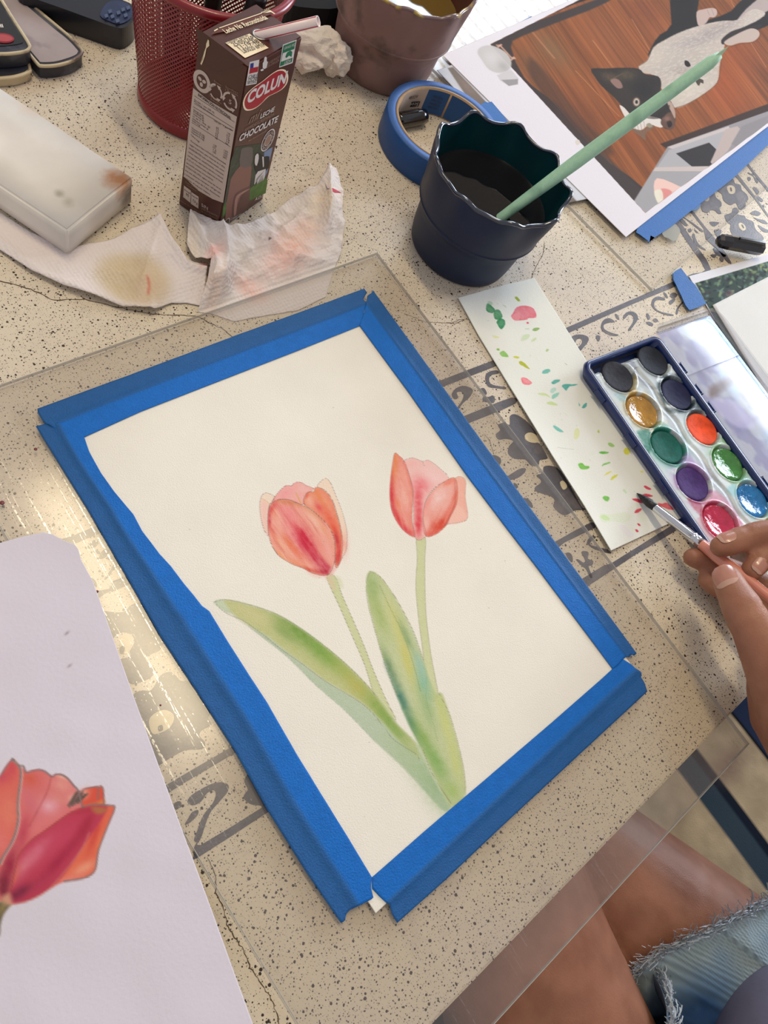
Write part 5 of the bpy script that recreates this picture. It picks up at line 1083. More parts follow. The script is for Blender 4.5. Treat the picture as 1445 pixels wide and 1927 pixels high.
    # pale chest and belly
    body = Wc([(830, 330), (870, 300), (900, 240), (960, 200), (1030, 165), (1120, 135), (1220, 115), (1290, 110), (1360, 60), (1420, 80), (1370, 120), (1260, 170), (1215, 205), (1230, 230), (1215, 280), (1205, 330), (1195, 400), (1140, 450), (1060, 500), (1000, 520), (960, 480), (930, 420), (900, 370), (850, 360)])
    c.fill(body, (188, 176, 166), 1, .0007, 3, wob=.0004); i2, m2, _ = c.mask(body, .0008); cb = np.zeros(len(p)); cb[i2] = m2; old = c.clip; c.clip = cb * cl
    for (x, y, a_, b_, g, col, al) in ((930, 270, 90, 50, -20, (206, 194, 178), .6), (1050, 220, 140, 40, -18, (168, 158, 156), .6), (1000, 320, 120, 50, -20, (172, 164, 160), .5), (1130, 300, 80, 60, 60, (178, 168, 156), .5), (1060, 440, 110, 50, -25, (208, 200, 184), .6), (1180, 170, 120, 30, -25, (150, 140, 140), .6), (1240, 130, 90, 24, -20, (166, 150, 146), .6), (1040, 350, 60, 20, 0, (140, 128, 120), .4)):
        c.blob(Wc([(x, y)])[0], (a_ / 2.47, b_ / 2.47), g, col, al, .4)
    c.streaks(body, (220, 210, 200), .35, ((1220, 150), (1300, 110)), 200, 900, .5, .2); c.clip = old
    c.fill(Wc([(1215, 205), (1260, 165), (1330, 145), (1400, 130), (1390, 150), (1320, 165), (1270, 185), (1225, 225)]), (50, 42, 40), 1, .0007, 3)
    c.fill(Wc([(1230, 210), (1290, 175), (1350, 150), (1385, 160), (1390, 185), (1360, 212), (1300, 218), (1260, 230), (1235, 225)]), (186, 168, 158), 1, .0006, 3); c.line(Wc([(1385, 155), (1395, 185), (1362, 214), (1300, 222), (1262, 234)]), (92, 56, 44), .0005, .8)
    c.line(Wc([(1215, 290), (1210, 340), (1195, 402), (1140, 452), (1060, 500), (1003, 520)]), (96, 62, 50), .0005, .8); c.line(Wc([(835, 325), (872, 298), (895, 240)]), (70, 52, 46), .0005, .6)
    # head
    head = Wc([(612, 340), (680, 338), (760, 335), (830, 340), (860, 365), (920, 375), (935, 410), (930, 460), (970, 480), (995, 520), (1000, 570), (985, 610), (960, 620), (930, 600), (890, 590), (850, 570), (800, 550), (760, 520), (735, 490), (700, 455), (660, 420), (630, 380)])
    c.fill(head, (52, 46, 42), 1, .0006, 3, wob=.0004); i2, m2, _ = c.mask(head, .0006); cb = np.zeros(len(p)); cb[i2] = m2; c.clip = cb * cl
    for (x, y, a_, b_, g, col, al) in ((700, 380, 50, 24, 20, (92, 74, 60), .8), (780, 370, 40, 26, 0, (96, 82, 62), .7), (850, 440, 60, 50, 0, (40, 36, 36), .8), (760, 450, 50, 40, 30, (62, 52, 46), .6), (900, 400, 40, 20, 0, (44, 38, 36), .8)):
        c.blob(Wc([(x, y)])[0], (a_ / 2.47, b_ / 2.47), g, col, al, .5)
    c.clip = cl
    c.fill(Wc([(700, 392), (722, 384), (745, 396), (757, 425), (735, 430), (712, 412)]), (150, 116, 108), .9, .0006, 3); c.line(Wc([(700, 390), (760, 360)]), (112, 100, 74), .0008, .6)
    # white muzzle, nose, mouth
    c.fill(Wc([(742, 510), (765, 520), (800, 560), (830, 570), (880, 560), (930, 570), (945, 600), (930, 612), (880, 598), (850, 620), (820, 625), (790, 600), (765, 560)]), (214, 206, 200), 1, .0005, 3)
    c.fill(Wc([(945, 560), (975, 540), (1000, 560), (998, 600), (980, 622), (950, 612), (932, 590)]), (96, 70, 60), 1, .0005, 3); c.fill(Wc([(960, 480), (985, 500), (1000, 540), (998, 570), (985, 545), (968, 510)]), (176, 150, 136), 1, .0004, 3)
    c.fill(Wc([(960, 585), (978, 580), (985, 600), (970, 612)]), (40, 28, 26), 1, .0004, 3); c.blob(Wc([(962, 570)])[0], (7, 6), 0, (160, 120, 104), .6, .1)
    c.fill(Wc([(800, 615), (850, 625), (880, 600), (905, 605), (880, 625), (862, 640), (862, 670), (835, 650), (812, 635)]), (120, 96, 80), .9, .0005, 3); c.fill(Wc([(865, 600), (880, 590), (895, 605), (880, 612)]), (146, 138, 116), 1, .0003, 3)
    for k in range(4): c.line(Wc([(800 + k * 18, 560 + k * 8), (815 + k * 16, 620 + k * 6), (835 + k * 10, 650)]), (120, 86, 66), .0004, .7)
    # eye
    e = Wc([(821, 493)])[0]; c.blob(e, (7, 9), 0, (150, 120, 96), 1, 0, 6); c.blob(e, (5.2, 7), 0, (206, 200, 192), 1, 0, 8); c.blob(e, (3.4, 4.4), 0, (96, 84, 74), 1, 0, 8); c.blob(e, (1.9, 2.6), 0, (16, 14, 14), 1, 0, 8)
    c.line(Wc([(812, 478), (806, 494), (812, 508)]), (176, 120, 100), .0004, .8)
    c.fill(Wc([(1090, 380), (1105, 372), (1115, 385), (1130, 390), (1130, 408), (1118, 402), (1110, 418), (1098, 405)]), (74, 62, 52), 1, .0004, 2)
    c.fill(Wc([(1045, 300), (1062, 305), (1072, 325), (1056, 330), (1044, 318)]), (40, 34, 32), 1, .0004, 2)
    c.fill(Wc([(840, 560), (900, 560), (960, 510), (975, 515), (950, 560), (900, 572)]), (44, 36, 34), .6, .0006, 3)
    c.clip = None
a_ = at(829, 112); b_ = at(1172, 453); c_ = at(1445, 240); dd = (c_ - b_) * 1.9; H2 = .0042
q = [xy2px(*x, 0) for x in (a_, b_, b_ + dd, a_ + dd)]
cp = sheet('cat_picture', [q[0], q[3]], [q[3], q[2]], [q[1], q[2]], [q[0], q[1]], 0, .00062, MATS['plain_print_paper'], None, paint_cat, base=(226, 222, 230), thick=.0002,
           hz=lambda x, y, u, v: H2 + .0008 * fbm(x * 12, y * 12, 2) * np.clip(u * 3, 0, 1))
lab(cp, 'large print of a black and white cat lying on a brown wooden floor, top right', 'picture')
def tabp(name, pts, h, label, th=.0004, res=None):
    o = flat(name, pts, h, th, mat('blue_tape_strip', (8, 94, 170), .6, noise=.06, nscale=700, bump=.0003, bscale=900)); lab(o, label, 'tape', 'blue tape strips around the boards'); return o
tabp('masking_tape_strip', [(1197, 437), (1205, 442), (1222, 455), (1224, 443), (1232, 447), (1262, 427), (1300, 397), (1380, 335), (1450, 268), (1560, 170), (1545, 150), (1430, 232), (1300, 330), (1205, 410)], .0037, 'long blue tape strip along the lower right edge of the cat picture')
tabp('masking_tape_strip', [(896, 204), (906, 196), (913, 191), (918, 193), (925, 191), (948, 218), (958, 232), (930, 240), (905, 225)], .0062, 'short blue tape tab on the left edge of the cat picture, behind the navy cup')
tabp('masking_tape_strip', [(843, 108), (845, 103), (900, 82), (930, 66), (1000, 30), (1004, 40), (935, 80), (880, 104)], .0034, 'thin blue tape strip along the top left edge of the cat picture')
flat('folded_tape_end', K(1240, 240, 7.05, [(350, 1100), (430, 1080), (520, 940), (545, 960), (552, 1030), (530, 1075), (480, 1100), (400, 1105)]), .0034, .0003, mat('blue_tape_under_board', (34, 88, 140), .5), bpy.data.objects['masking_tape_strip'], sm=2)
flat('gesso_drip', K(1240, 240, 7.05, [(40, 1400), (60, 1370), (150, 1300), (200, 1270), (240, 1300), (275, 1350), (280, 1400), (250, 1440), (240, 1490), (200, 1505), (150, 1490), (120, 1465), (70, 1450)]), .0033, .0002, mat('dried_glue_film', (176, 178, 170), .3, alpha=.55), [o for o in bpy.data.objects if o.name == 'acrylic_board.001'][0], sm=2)
# grey-brown mounted sheet half hidden under the cat picture
def paint_under(c):
    c.fill([(842, 128), (852, 126), (930, 208), (985, 268), (1100, 395), (1080, 400), (960, 285), (900, 215)], (110, 98, 90), .9, .0006, 0); c.blob((880, 165), (30, 10), 45, (150, 130, 120), .5)
us = sheet('mounted_sheet', [(822, 132), (845, 124)] + [(1000, 60)], [(1000, 60), (1300, 330)], [(1060, 384), (1300, 330)], [(822, 132), (1060, 384)], .0038, .0012, MATS['plain_print_paper'], None, paint_under, base=(206, 208, 216), thick=.0003)
lab(us, 'grey-edged sheet half hidden under the left edge of the cat picture', 'paper')

# ================================================================ foliage photograph and blank sheet, right edge
def paint_fol(c):
    pic = [(1308, 533), (1445, 492), (1700, 415), (1700, 800), (1420, 740)]
    c.fill(pic, (58, 74, 70), 1, .0003, 0); idx, m, _ = c.mask(pic, .0003, 0); cl = np.zeros(len(c.xy)); cl[idx] = m; c.clip = cl
    for k in range(420):
        x, y = 1300 + RNG.random() * 160, 480 + RNG.random() * 110; col = ((120, 146, 118), (84, 112, 100), (150, 170, 120), (104, 130, 132), (44, 54, 62), (30, 40, 44), (66, 54, 62))[int(RNG.integers(0, 7))]
        c.blob((x, y), (3 + 4 * RNG.random(), 1.5 + 1.8 * RNG.random()), RNG.random() * 180, col, .75, .1, 4)
    c.blob((1372, 552), (9, 6), -20, (92, 62, 76), .8, .2); c.clip = None
fo = sheet('foliage_photograph', [(1296, 520), (1445, 478), (1700, 405)], [(1700, 405), (1740, 800)], [(1440, 760), (1740, 800)], [(1296, 520), (1440, 760)], .0012, .0008, MATS['plain_print_paper'], None, paint_fol, base=(226, 226, 234), thick=.0002)
lab(fo, 'photograph of dark green foliage with a white border, right edge above the palette lid', 'photograph')
def paint_blank(c): c.c[:] = c.c * (.985 + .03 * fbm(c.xy[:, 0] * 30, c.xy[:, 1] * 30, 3)[:, None])
bs = sheet('blank_paper_sheet', [(1341, 574), (1445, 521), (1640, 420)], [(1640, 420), (1900, 800)], [(1600, 1000), (1900, 800)], [(1341, 574), (1600, 1000)], .0022, .004, M_WCPAPER, None, paint_blank, base=(228, 228, 226), thick=.0005)
lab(bs, 'blank white paper sheet covering the foliage photograph, right of the palette lid', 'paper')
tabp('masking_tape_strip', Hh([(470, 622), (500, 595), (552, 568), (600, 630), (642, 690), (700, 742), (760, 840), (812, 935), (720, 975), (640, 1002), (600, 950), (560, 860), (525, 790), (500, 735), (475, 690)]), .0030, 'blue tape strip holding the foliage photograph, above the palette lid', .0006)

# ================================================================ colour test strip
def paint_swatch(c):
    def dabs(L, Cf):
        for pts, col, al in L: c.fill(Cf(pts), col, al, .0003, 3, grain=.3, gs=500, edge=.25, wob=.0002)
    GR, DG, YG, TE, RD, PK, YE, LG = (96, 160, 92), (66, 140, 90), (150, 170, 40), (96, 178, 162), (214, 56, 84), (230, 120, 130), (214, 206, 70), (196, 212, 150)
    dabs([([(415, 60), (425, 40), (450, 55), (475, 85), (460, 105), (430, 100), (415, 85)], DG, .9), ([(465, 110), (475, 85), (505, 85), (525, 130), (500, 150), (475, 145)], DG, .9), ([(485, 165), (510, 140), (540, 155), (542, 185), (520, 214), (505, 205), (490, 180)], (46, 132, 82), .9),
          ([(425, 45), (430, 25), (455, 30), (455, 50)], (150, 190, 150), .5),
          ([(585, 130), (600, 100), (625, 65), (680, 55), (730, 70), (750, 100), (752, 135), (700, 140), (690, 150), (640, 155), (610, 155)], (226, 108, 122), .9), ([(590, 125), (640, 100), (640, 150), (605, 155)], (240, 160, 165), .5), ([(688, 170), (698, 165), (705, 174), (695, 178)], RD, .9),
          ([(610, 0), (625, -5), (645, 20), (630, 25)], YG, .9), ([(525, 50), (545, 55), (552, 70)], (160, 180, 140), .5), ([(728, 220), (750, 205), (780, 210), (750, 228)], (130, 170, 90), .9), ([(680, 212), (710, 210), (690, 216)], (150, 180, 130), .6),
          ([(650, 285), (665, 258), (700, 248), (712, 262), (690, 285), (660, 295)], (200, 218, 178), .8), ([(720, 298), (735, 280), (755, 272), (748, 290)], (190, 212, 150), .8), ([(455, 258), (480, 260), (505, 270), (475, 276)], (218, 220, 160), .8),
          ([(485, 350), (500, 345), (506, 358), (492, 360)], (130, 180, 80), .9), ([(508, 375), (530, 362), (550, 375), (566, 402), (530, 402), (512, 390)], (134, 190, 92), .9), ([(598, 405), (612, 398), (640, 405), (625, 414)], (196, 200, 50), .9), ([(638, 440), (652, 432), (680, 450), (710, 484), (690, 480), (665, 465), (648, 458)], (176, 182, 40), .95),
          ([(820, 362), (828, 350), (840, 355), (828, 366)], (150, 190, 110), .8), ([(948, 445), (958, 450), (964, 458)], (110, 170, 110), .8), ([(795, 515), (808, 492), (840, 486), (850, 498), (830, 515)], TE, .9), ([(655, 545), (680, 545), (705, 560), (726, 580), (700, 594), (668, 588), (655, 570)], (236, 120, 130), .95), ([(658, 548), (690, 556), (715, 575), (680, 575)], (244, 170, 170), .5),
          ([(858, 578), (880, 560), (915, 558), (905, 575), (870, 588)], (72, 164, 150), .9), ([(930, 600), (950, 588), (1000, 590), (1036, 588), (1010, 600), (980, 605), (960, 632), (945, 620)], (72, 168, 158), .9), ([(848, 640), (860, 618), (885, 612), (890, 630), (865, 648)], (170, 210, 196), .8), ([(860, 680), (868, 660), (910, 645), (900, 670), (870, 688)], (140, 200, 180), .9),
          ([(763, 652), (800, 648), (830, 658), (852, 682), (820, 668), (780, 662)], (202, 218, 160), .9), ([(825, 718), (850, 706), (885, 716), (902, 732), (860, 730)], (196, 216, 150), .9), ([(1065, 748), (1075, 730), (1098, 716), (1095, 740), (1078, 752)], (72, 168, 160), .9), ([(1042, 715), (1052, 728), (1048, 738)], (90, 175, 165), .9),
          ([(870, 868), (900, 880), (940, 912), (915, 914), (880, 890)], (90, 180, 165), .8), ([(1015, 905), (1030, 888), (1048, 900), (1045, 940), (1030, 962), (1012, 955)], (218, 222, 160), .8), ([(1172, 905), (1182, 900), (1184, 918), (1174, 918)], (170, 200, 90), .9), ([(945, 780), (960, 790), (970, 810)], (214, 220, 170), .6),
          ([(1243, 992), (1255, 985), (1280, 998), (1285, 1014), (1255, 1012)], (150, 200, 110), .9), ([(1183, 1052), (1200, 1046), (1246, 1050), (1235, 1062), (1195, 1062)], (110, 185, 84), .95), ([(1350, 1040), (1362, 1022), (1385, 1028), (1392, 1050), (1375, 1068), (1355, 1060)], (214, 212, 60), .9), ([(1110, 1060), (1145, 1050), (1140, 1075)], (220, 230, 210), .6)], A)
    dabs([([(680, 192), (705, 185), (725, 205), (755, 208), (745, 225), (700, 228), (685, 212)], (112, 186, 70), .95), ([(840, 205), (855, 188), (895, 178), (890, 188), (855, 200)], (120, 186, 90), .9), ([(855, 270), (880, 248), (908, 240), (890, 255)], (220, 214, 90), .9), ([(898, 298), (915, 275), (948, 262), (935, 282), (910, 298)], (210, 206, 60), .95), ([(1100, 245), (1108, 238), (1124, 244), (1112, 252)], (224, 222, 110), .9),
          ([(845, 420), (860, 408), (885, 415), (890, 430), (876, 446), (855, 436)], (116, 190, 84), .95), ([(980, 368), (995, 365), (1010, 385), (1000, 392)], (200, 222, 180), .9), ([(1125, 345), (1140, 340), (1175, 362), (1165, 368), (1140, 360)], (216, 62, 88), .95), ([(1115, 402), (1140, 394), (1185, 408), (1170, 416), (1135, 412)], (214, 58, 82), .95), ([(1046, 430), (1080, 428), (1118, 445), (1110, 458), (1075, 448)], (216, 60, 84), .95),
          ([(1060, 522), (1075, 502), (1105, 494), (1110, 502), (1090, 520), (1068, 526)], (216, 66, 88), .95), ([(1220, 458), (1250, 462), (1278, 455), (1300, 470), (1330, 502), (1290, 500), (1255, 485), (1230, 478)], (228, 88, 104), .95), ([(1080, 598), (1092, 598), (1104, 610), (1090, 612)], (206, 50, 72), .95), ([(1066, 638), (1080, 638), (1090, 652), (1076, 654)], (206, 50, 72), .95), ([(1100, 560), (1115, 552), (1130, 570), (1112, 580)], (220, 232, 206), .8),
          ([(822, 550), (840, 530), (900, 535), (990, 522), (1030, 540), (1030, 570), (980, 590), (910, 582), (860, 590), (832, 575)], (220, 228, 204), .75), ([(830, 548), (855, 538), (890, 560), (885, 575), (850, 570)], (196, 222, 160), .8), ([(955, 620), (990, 610), (1050, 670), (1040, 690), (1010, 680)], (228, 222, 228), .6)], B)
    c.line(A([(898, 1018), (950, 1026), (1010, 1032)]), (190, 186, 186), .0003, .7)
    for k in range(40): c.blob((870 + RNG.random() * 400, 540 + RNG.random() * 480), (1.2, 1.2), 0, (176, 180, 160), .4, 0)
sw = sheet('colour_test_strip', [(862, 560), (930, 541), (1005, 523)], [(1005, 523), (1070, 626), (1140, 737), (1210, 855), (1283, 974)], [(1150, 1036), (1283, 974)], [(862, 560), (900, 630), (950, 712), (1040, 858), (1100, 952), (1150, 1036)], .0016, .00042, M_WCPAPER, None, paint_swatch, base=(230, 230, 222), thick=.0005,
      reproj=True,
      hz=lambda x, y, u, v: .0034 * np.clip((u - .5) / .5, 0, 1) ** 2 * np.clip((v - .3) / .3, 0, 1) + .0025 * np.clip(1 - u / .3, 0, 1) ** 2 * np.clip((v - .3) / .3, 0, 1) + .001 * u * (1 - u))
lab(sw, 'narrow white paper strip with test dabs of green, teal and red, left of the palette', 'paper strip')

# ================================================================ watercolour palette
M_NAVYP = mat('navy_plastic', (18, 42, 98), .32, spec=.5, coat=.2); M_WHP = mat('white_palette_tray', attr=True, rough=.38, spec=.4, coat=.1)
pa = np.array([.4258, .1042]) ; pA = at(1092, 683, .011); pB = at(1228, 618, .011)
pdir = (at(1353, 982, .008) - at(1162, 708, .008)); pdir /= np.linalg.norm(pdir); pn = np.array([-pdir[1], pdir[0]]); 
if pn @ (pB - pA) < 0: pn = -pn
pW = (pB - pA) @ pn
O_ = (pA - pdir * 0)        # corner nearest the camera's far left
pal = empty('watercolour_palette', (O_[0] + pdir[0] * .1 + pn[0] * .04, O_[1] + pdir[1] * .1 + pn[1] * .04, TZ), 'navy watercolour palette with round paint pans and an open clear lid', 'palette')
PL, PW = .205, pW
def pl2w(s, t, z): v = O_ + pdir * s + pn * t; return Vector((v[0], v[1], TZ + z))
def palbox(name, s0, s1, t0, t1, z0, z1, m, parent, bev=.0008):
    bm = bmesh.new(); bmesh.ops.create_cube(bm, size=1)
    for v in bm.verts: v.co = pl2w((s0 + s1) / 2 + v.co.x * (s1 - s0), (t0 + t1) / 2 + v.co.y * (t1 - t0), (z0 + z1) / 2 + v.co.z * (z1 - z0))
    if bev: bmesh.ops.bevel(bm, geom=bm.edges[:], offset=bev, segments=2, affect='EDGES')
    return bm_obj(name, bm, m, parent)
# case: rounded frame around the tray
def frame(name, s0, s1, t0, t1, w_, z0, z1, r, m, parent, lip=.0006):
    o1 = rrect(s0, t0, s1, t1, r, 6); o2 = rrect(s0 + w_, t0 + w_, s1 - w_, t1 - w_, max(r - w_, .0008), 6); n = len(o1); V = []
    ob = rrect(s0 + .0036, t0 + .0036, s1 - .0036, t1 - .0036, r, 6)
    for (o_, z) in ((ob, z0), (o1, z1 - .0028), ([(a + (b - a) * .25, c + (d - c) * .25) for (a, c), (b, d) in zip(o1, o2)], z1), ([(a + (b - a) * .75, c + (d - c) * .75) for (a, c), (b, d) in zip(o1, o2)], z1), (o2, z1 - lip), (o2, z0)):
        V += [pl2w(s, t, z) for s, t in o_]
    Fq = []
    for k in range(5):
        for i in range(n): Fq.append((k * n + i, k * n + (i + 1) % n, (k + 1) * n + (i + 1) % n, (k + 1) * n + i))
    for i in range(n): Fq.append((5 * n + i, 5 * n + (i + 1) % n, (i + 1) % n, i))
    return mesh(name, V, Fq, m, parent, True)
frame('case_rim', 0, PL, 0, PW, .0042, .0004, .0122, .008, M_NAVYP, pal)
palbox('case_floor', .0045, PL - .0045, .0045, PW - .0045, .0004, .0016, M_NAVYP, pal, 0)
for s in (.022, .060, .098, .136): palbox('latch', s, s + .010, -.0012, .0006, .0072, .0108, M_NAVYP, pal, .0004)
pans = []
colL = [((44, 44, 52), 0), ((168, 122, 44), 1), ((22, 92, 82), 0), ((72, 46, 108), 0), ((190, 36, 76), 1), ((90, 60, 40), 0)]
colR = [((38, 42, 52), 0), ((38, 40, 72), 0), ((236, 84, 44), 0), ((62, 130, 58), 1), ((16, 112, 176), 1), ((200, 170, 40), 0)]
ctrL = [(1162, 708), (1208, 774), (1255, 841), (1303, 910), (1353, 982)]; ctrR = [(1228.5, 678), (1273, 742), (1321, 807), (1369, 873), (1416, 941)]
def loc2(p, z=.0085): q_ = at(*p, z) - O_; return (q_ @ pdir, q_ @ pn)
cl_ = [loc2(p) for p in ctrL]; cr_ = [loc2(p) for p in ctrR]
cl_.append((2 * cl_[4][0] - cl_[3][0], 2 * cl_[4][1] - cl_[3][1])); cr_.append((2 * cr_[4][0] - cr_[3][0], 2 * cr_[4][1] - cr_[3][1]))
PR = .0138
# tray: one moulded sheet with a well for every pan
ns_, nt_ = 300, 120; s_ = np.linspace(.010, PL - .0045, ns_); t_ = np.linspace(.0045, PW - .0045, nt_); SS, TT = np.meshgrid(s_, t_, indexing='ij')
zz = np.full(SS.shape, .0098)
for (a, b) in cl_ + cr_:
    d = np.hypot(SS - a, TT - b); zz -= .0042 * np.clip((PR + .0008 - d) / .0010, 0, 1); zz += .0006 * np.exp(-((d - PR - .0012) / .0006) ** 2)
midt = (np.array(cl_)[:, 1].mean() + np.array(cr_)[:, 1].mean()) / 2; wv = .0012 * np.sin(SS * 2 * math.pi / .0307 + .6)
zz -= .0010 * np.exp(-((TT - midt - wv) / .0020) ** 4) * (SS > .018)
zz -= .003 * np.exp(-((SS - .010) / .0015) ** 2) + .002 * np.exp(-((TT - .0045) / .0012) ** 2) + .002 * np.exp(-((TT - PW + .0045) / .0012) ** 2)
XY = O_[None, None] + pdir * SS[..., None] + pn * TT[..., None]
Vt = np.c_[XY.reshape(-1, 2), TZ + zz.reshape(-1)]
ii = (np.arange(ns_ - 1)[:, None] * nt_ + np.arange(nt_ - 1)[None]).reshape(-1); Ft = np.c_[ii, ii + nt_, ii + nt_ + 1, ii + 1]
me = bpy.data.meshes.new('tray'); me.vertices.add(len(Vt)); me.vertices.foreach_set('co', Vt.astype(np.float32).ravel()); me.loops.add(Ft.size); me.loops.foreach_set('vertex_index', Ft.astype(np.int32).ravel())
me.polygons.add(len(Ft)); me.polygons.foreach_set('loop_start', np.arange(0, Ft.size, 4, dtype=np.int32)); me.update(calc_edges=True); me.polygons.foreach_set('use_smooth', [True] * len(Ft))
cv = Canvas(Vt[:, :2], (214, 224, 228), .0098)
n_ = fbm(Vt[:, 0] * 90, Vt[:, 1] * 90, 4); cv.c[:] = cv.c * (.92 + .14 * n_[:, None])
tl = [((30, 40, 40), .35), ((176, 140, 60), .5), ((20, 120, 100), .75), ((150, 90, 170), .65), ((206, 80, 112), .9), ((150, 120, 90), .4)]; trr = [((30, 36, 40), .6), ((30, 46, 56), .8), ((150, 170, 175), .4), ((96, 160, 84), .6), ((90, 170, 190), .45), ((200, 190, 110), .4)]
for (cc, (col, al)) in list(zip(cl_, tl)) + list(zip(cr_, trr)):
    d = np.hypot(SS - cc[0], TT - cc[1]).reshape(-1); n2 = fbm(Vt[:, 0] * 130 + col[0], Vt[:, 1] * 130, 3)
    m = np.exp(-np.clip(d - PR, 0, 1) / .0030) * np.clip((n2 - .38) / .08, 0, 1) * min(1, al * 1.3); cv.blend(np.arange(len(Vt)), m, col)
for (poly, col, al) in (([(388, 350), (410, 345), (440, 380), (500, 500), (600, 590), (570, 600), (480, 540), (430, 450), (390, 390)], (98, 98, 112), .8), ([(470, 915), (560, 910), (580, 990), (560, 1080), (500, 980)], (12, 100, 78), .85), ([(615, 575), (660, 545), (680, 700), (700, 740), (840, 770), (760, 780), (700, 775), (660, 700)], (30, 48, 56), .8), ([(890, 670), (960, 720), (990, 770), (860, 770), (870, 720)], (34, 50, 56), .85), ([(430, 290), (480, 255), (560, 265), (480, 300), (470, 360), (440, 340)], (34, 40, 40), .85),
                        ([(640, 520), (700, 490), (820, 500), (880, 640), (820, 560)], (40, 52, 62), .7), ([(680, 780), (760, 800), (830, 940), (880, 1050), (1010, 1180), (1150, 1380), (1250, 1560), (1200, 1560), (1100, 1420), (1000, 1280), (900, 1120), (760, 960), (700, 860)], (138, 146, 158), .6), ([(490, 560), (600, 590), (700, 790), (640, 780), (560, 660)], (140, 150, 160), .6), ([(1090, 970), (1160, 950), (1210, 1040), (1120, 1010)], (110, 170, 90), .7), ([(840, 1400), (950, 1460), (960, 1560), (880, 1480)], (170, 50, 76), .7),
                        ([(1010, 1390), (1060, 1360), (1180, 1470), (1260, 1600), (1200, 1600), (1120, 1470), (1040, 1440)], (206, 120, 150), .65), ([(300, 640), (360, 640), (400, 680), (360, 700), (330, 680)], (90, 150, 160), .5), ([(400, 640), (460, 600), (480, 640), (540, 640), (520, 660), (420, 660)], (200, 150, 60), .7), ([(450, 500), (470, 500), (460, 600), (440, 580)], (200, 160, 70), .6), ([(830, 1080), (860, 1080), (900, 1160), (850, 1170), (790, 1160)], (170, 130, 190), .7), ([(1140, 1340), (1200, 1310), (1220, 1380), (1180, 1400)], (130, 196, 206), .7)):
    cv.fill(Ff(poly), col, al, .001, 3, grain=.5, wob=.0006)
col4 = np.c_[s2l(np.clip(cv.c, 0, 255)), np.ones(len(Vt))].astype(np.float32); at_ = me.color_attributes.new('Col', 'FLOAT_COLOR', 'POINT'); at_.data.foreach_set('color', col4.ravel())
addo('tray', me, M_WHP, pal)
PNM = ['black', 'ochre', 'viridian green', 'violet', 'crimson', 'umber', 'soft black', 'indigo', 'vermilion', 'leaf green', 'blue', 'lemon']
for k, ((a, b), (col, wet)) in enumerate(list(zip(cl_, colL)) + list(zip(cr_, colR))):
    m_ = mat('paint_cake_' + str(k), col, .14 if wet else .7, spec=.5 if wet else .2, noise=.25, nscale=120, bump=.0016 if wet else .0004, bscale=110 if wet else 300, coat=.5 if wet else 0)
    V = []; Fq = []; n = 40; rings = ((0, -.0012), (.4, -.0009), (.75, -.0002), (.92, .0003), (1, 0), (1, -.0016))
    for (f_, dz) in rings:
        for i in range(n): an = 2 * math.pi * i / n; V.append(pl2w(a + f_ * PR * .93 * math.cos(an), b + f_ * PR * .93 * math.sin(an), .0084 + dz))
    for r_ in range(len(rings) - 1):
        for i in range(n): Fq.append((r_ * n + i, r_ * n + (i + 1) % n, (r_ + 1) * n + (i + 1) % n, (r_ + 1) * n + i))
    o = mesh('paint_pan', V, Fq, m_, pal, True); o['label'] = PNM[k] + ' paint pan'
# lid: clear tray hinged on the right, lying open and tilted towards the window
def lidm():
    t = NT('stained_clear_lid'); tr = t.n('ShaderNodeBsdfTransparent'); tr.inputs[0].default_value = (.95, .96, 1, 1); df = t.n('ShaderNodeBsdfDiffuse')
    a = t.n('ShaderNodeAttribute', attribute_name='Col'); t.l(a.outputs['Color'], df.inputs[0])
    al = t.n('ShaderNodeAttribute', attribute_name='Film'); m = t.n('ShaderNodeMixShader'); t.l(al.outputs['Fac'], m.inputs[0]); t.l(tr.outputs[0], m.inputs[1]); t.l(df.outputs[0], m.inputs[2])
    gl = t.n('ShaderNodeBsdfGlossy'); gl.inputs['Roughness'].default_value = .05; fr = t.n('ShaderNodeFresnel'); fr.inputs[0].default_value = 1.5
    tc = t.n('ShaderNodeTexCoord'); nz = t.n('ShaderNodeTexNoise'); nz.inputs['Scale'].default_value = 45; t.l(tc.outputs['Object'], nz.inputs['Vector'])
    b = t.n('ShaderNodeBump'); b.inputs['Distance'].default_value = .00003; t.l(nz.outputs[0], b.inputs['Height']); t.l(b.outputs[0], gl.inputs['Normal']); t.l(b.outputs[0], fr.inputs['Normal'])
    m2 = t.n('ShaderNodeMixShader'); t.l(fr.outputs[0], m2.inputs[0]); t.l(m.outputs[0], m2.inputs[1]); t.l(gl.outputs[0], m2.inputs[2]); t.l(m2.outputs[0], t.out.inputs[0]); return t.m
M_LID = lidm(); M_CLR = acrylic('clear_lid_plastic', (.93, .94, .97), .05, .10)
lc = at(1343, 583, .006) - O_; LW = float(lc @ pn) - PW - .001; LS0 = float(lc @ pdir) - .001
print('lid width', LW, LS0)
def lidpt(s, t, z):      # t from the hinge, z above the lid floor
    tt = t; zz = .0085 - .0048 * (t / LW) + z; return pl2w(s, PW + .0012 + tt, zz)
lid = empty('palette_lid', lidpt(.1, LW / 2, 0), None, None); lid['label'] = 'clear lid stained with washes of blue'; lid.parent = pal; lid.matrix_parent_inverse = Matrix.Translation(-Vector(pal.location))
for kk in ('category',):
    if kk in lid: del lid[kk]
n1, n2 = 150, 60; sL = np.linspace(LS0 + .004, PL - .002, n1); tL = np.linspace(.003, LW - .006, n2); V = []
for s in sL:
    for t in tL: V.append(lidpt(s, t, 0))
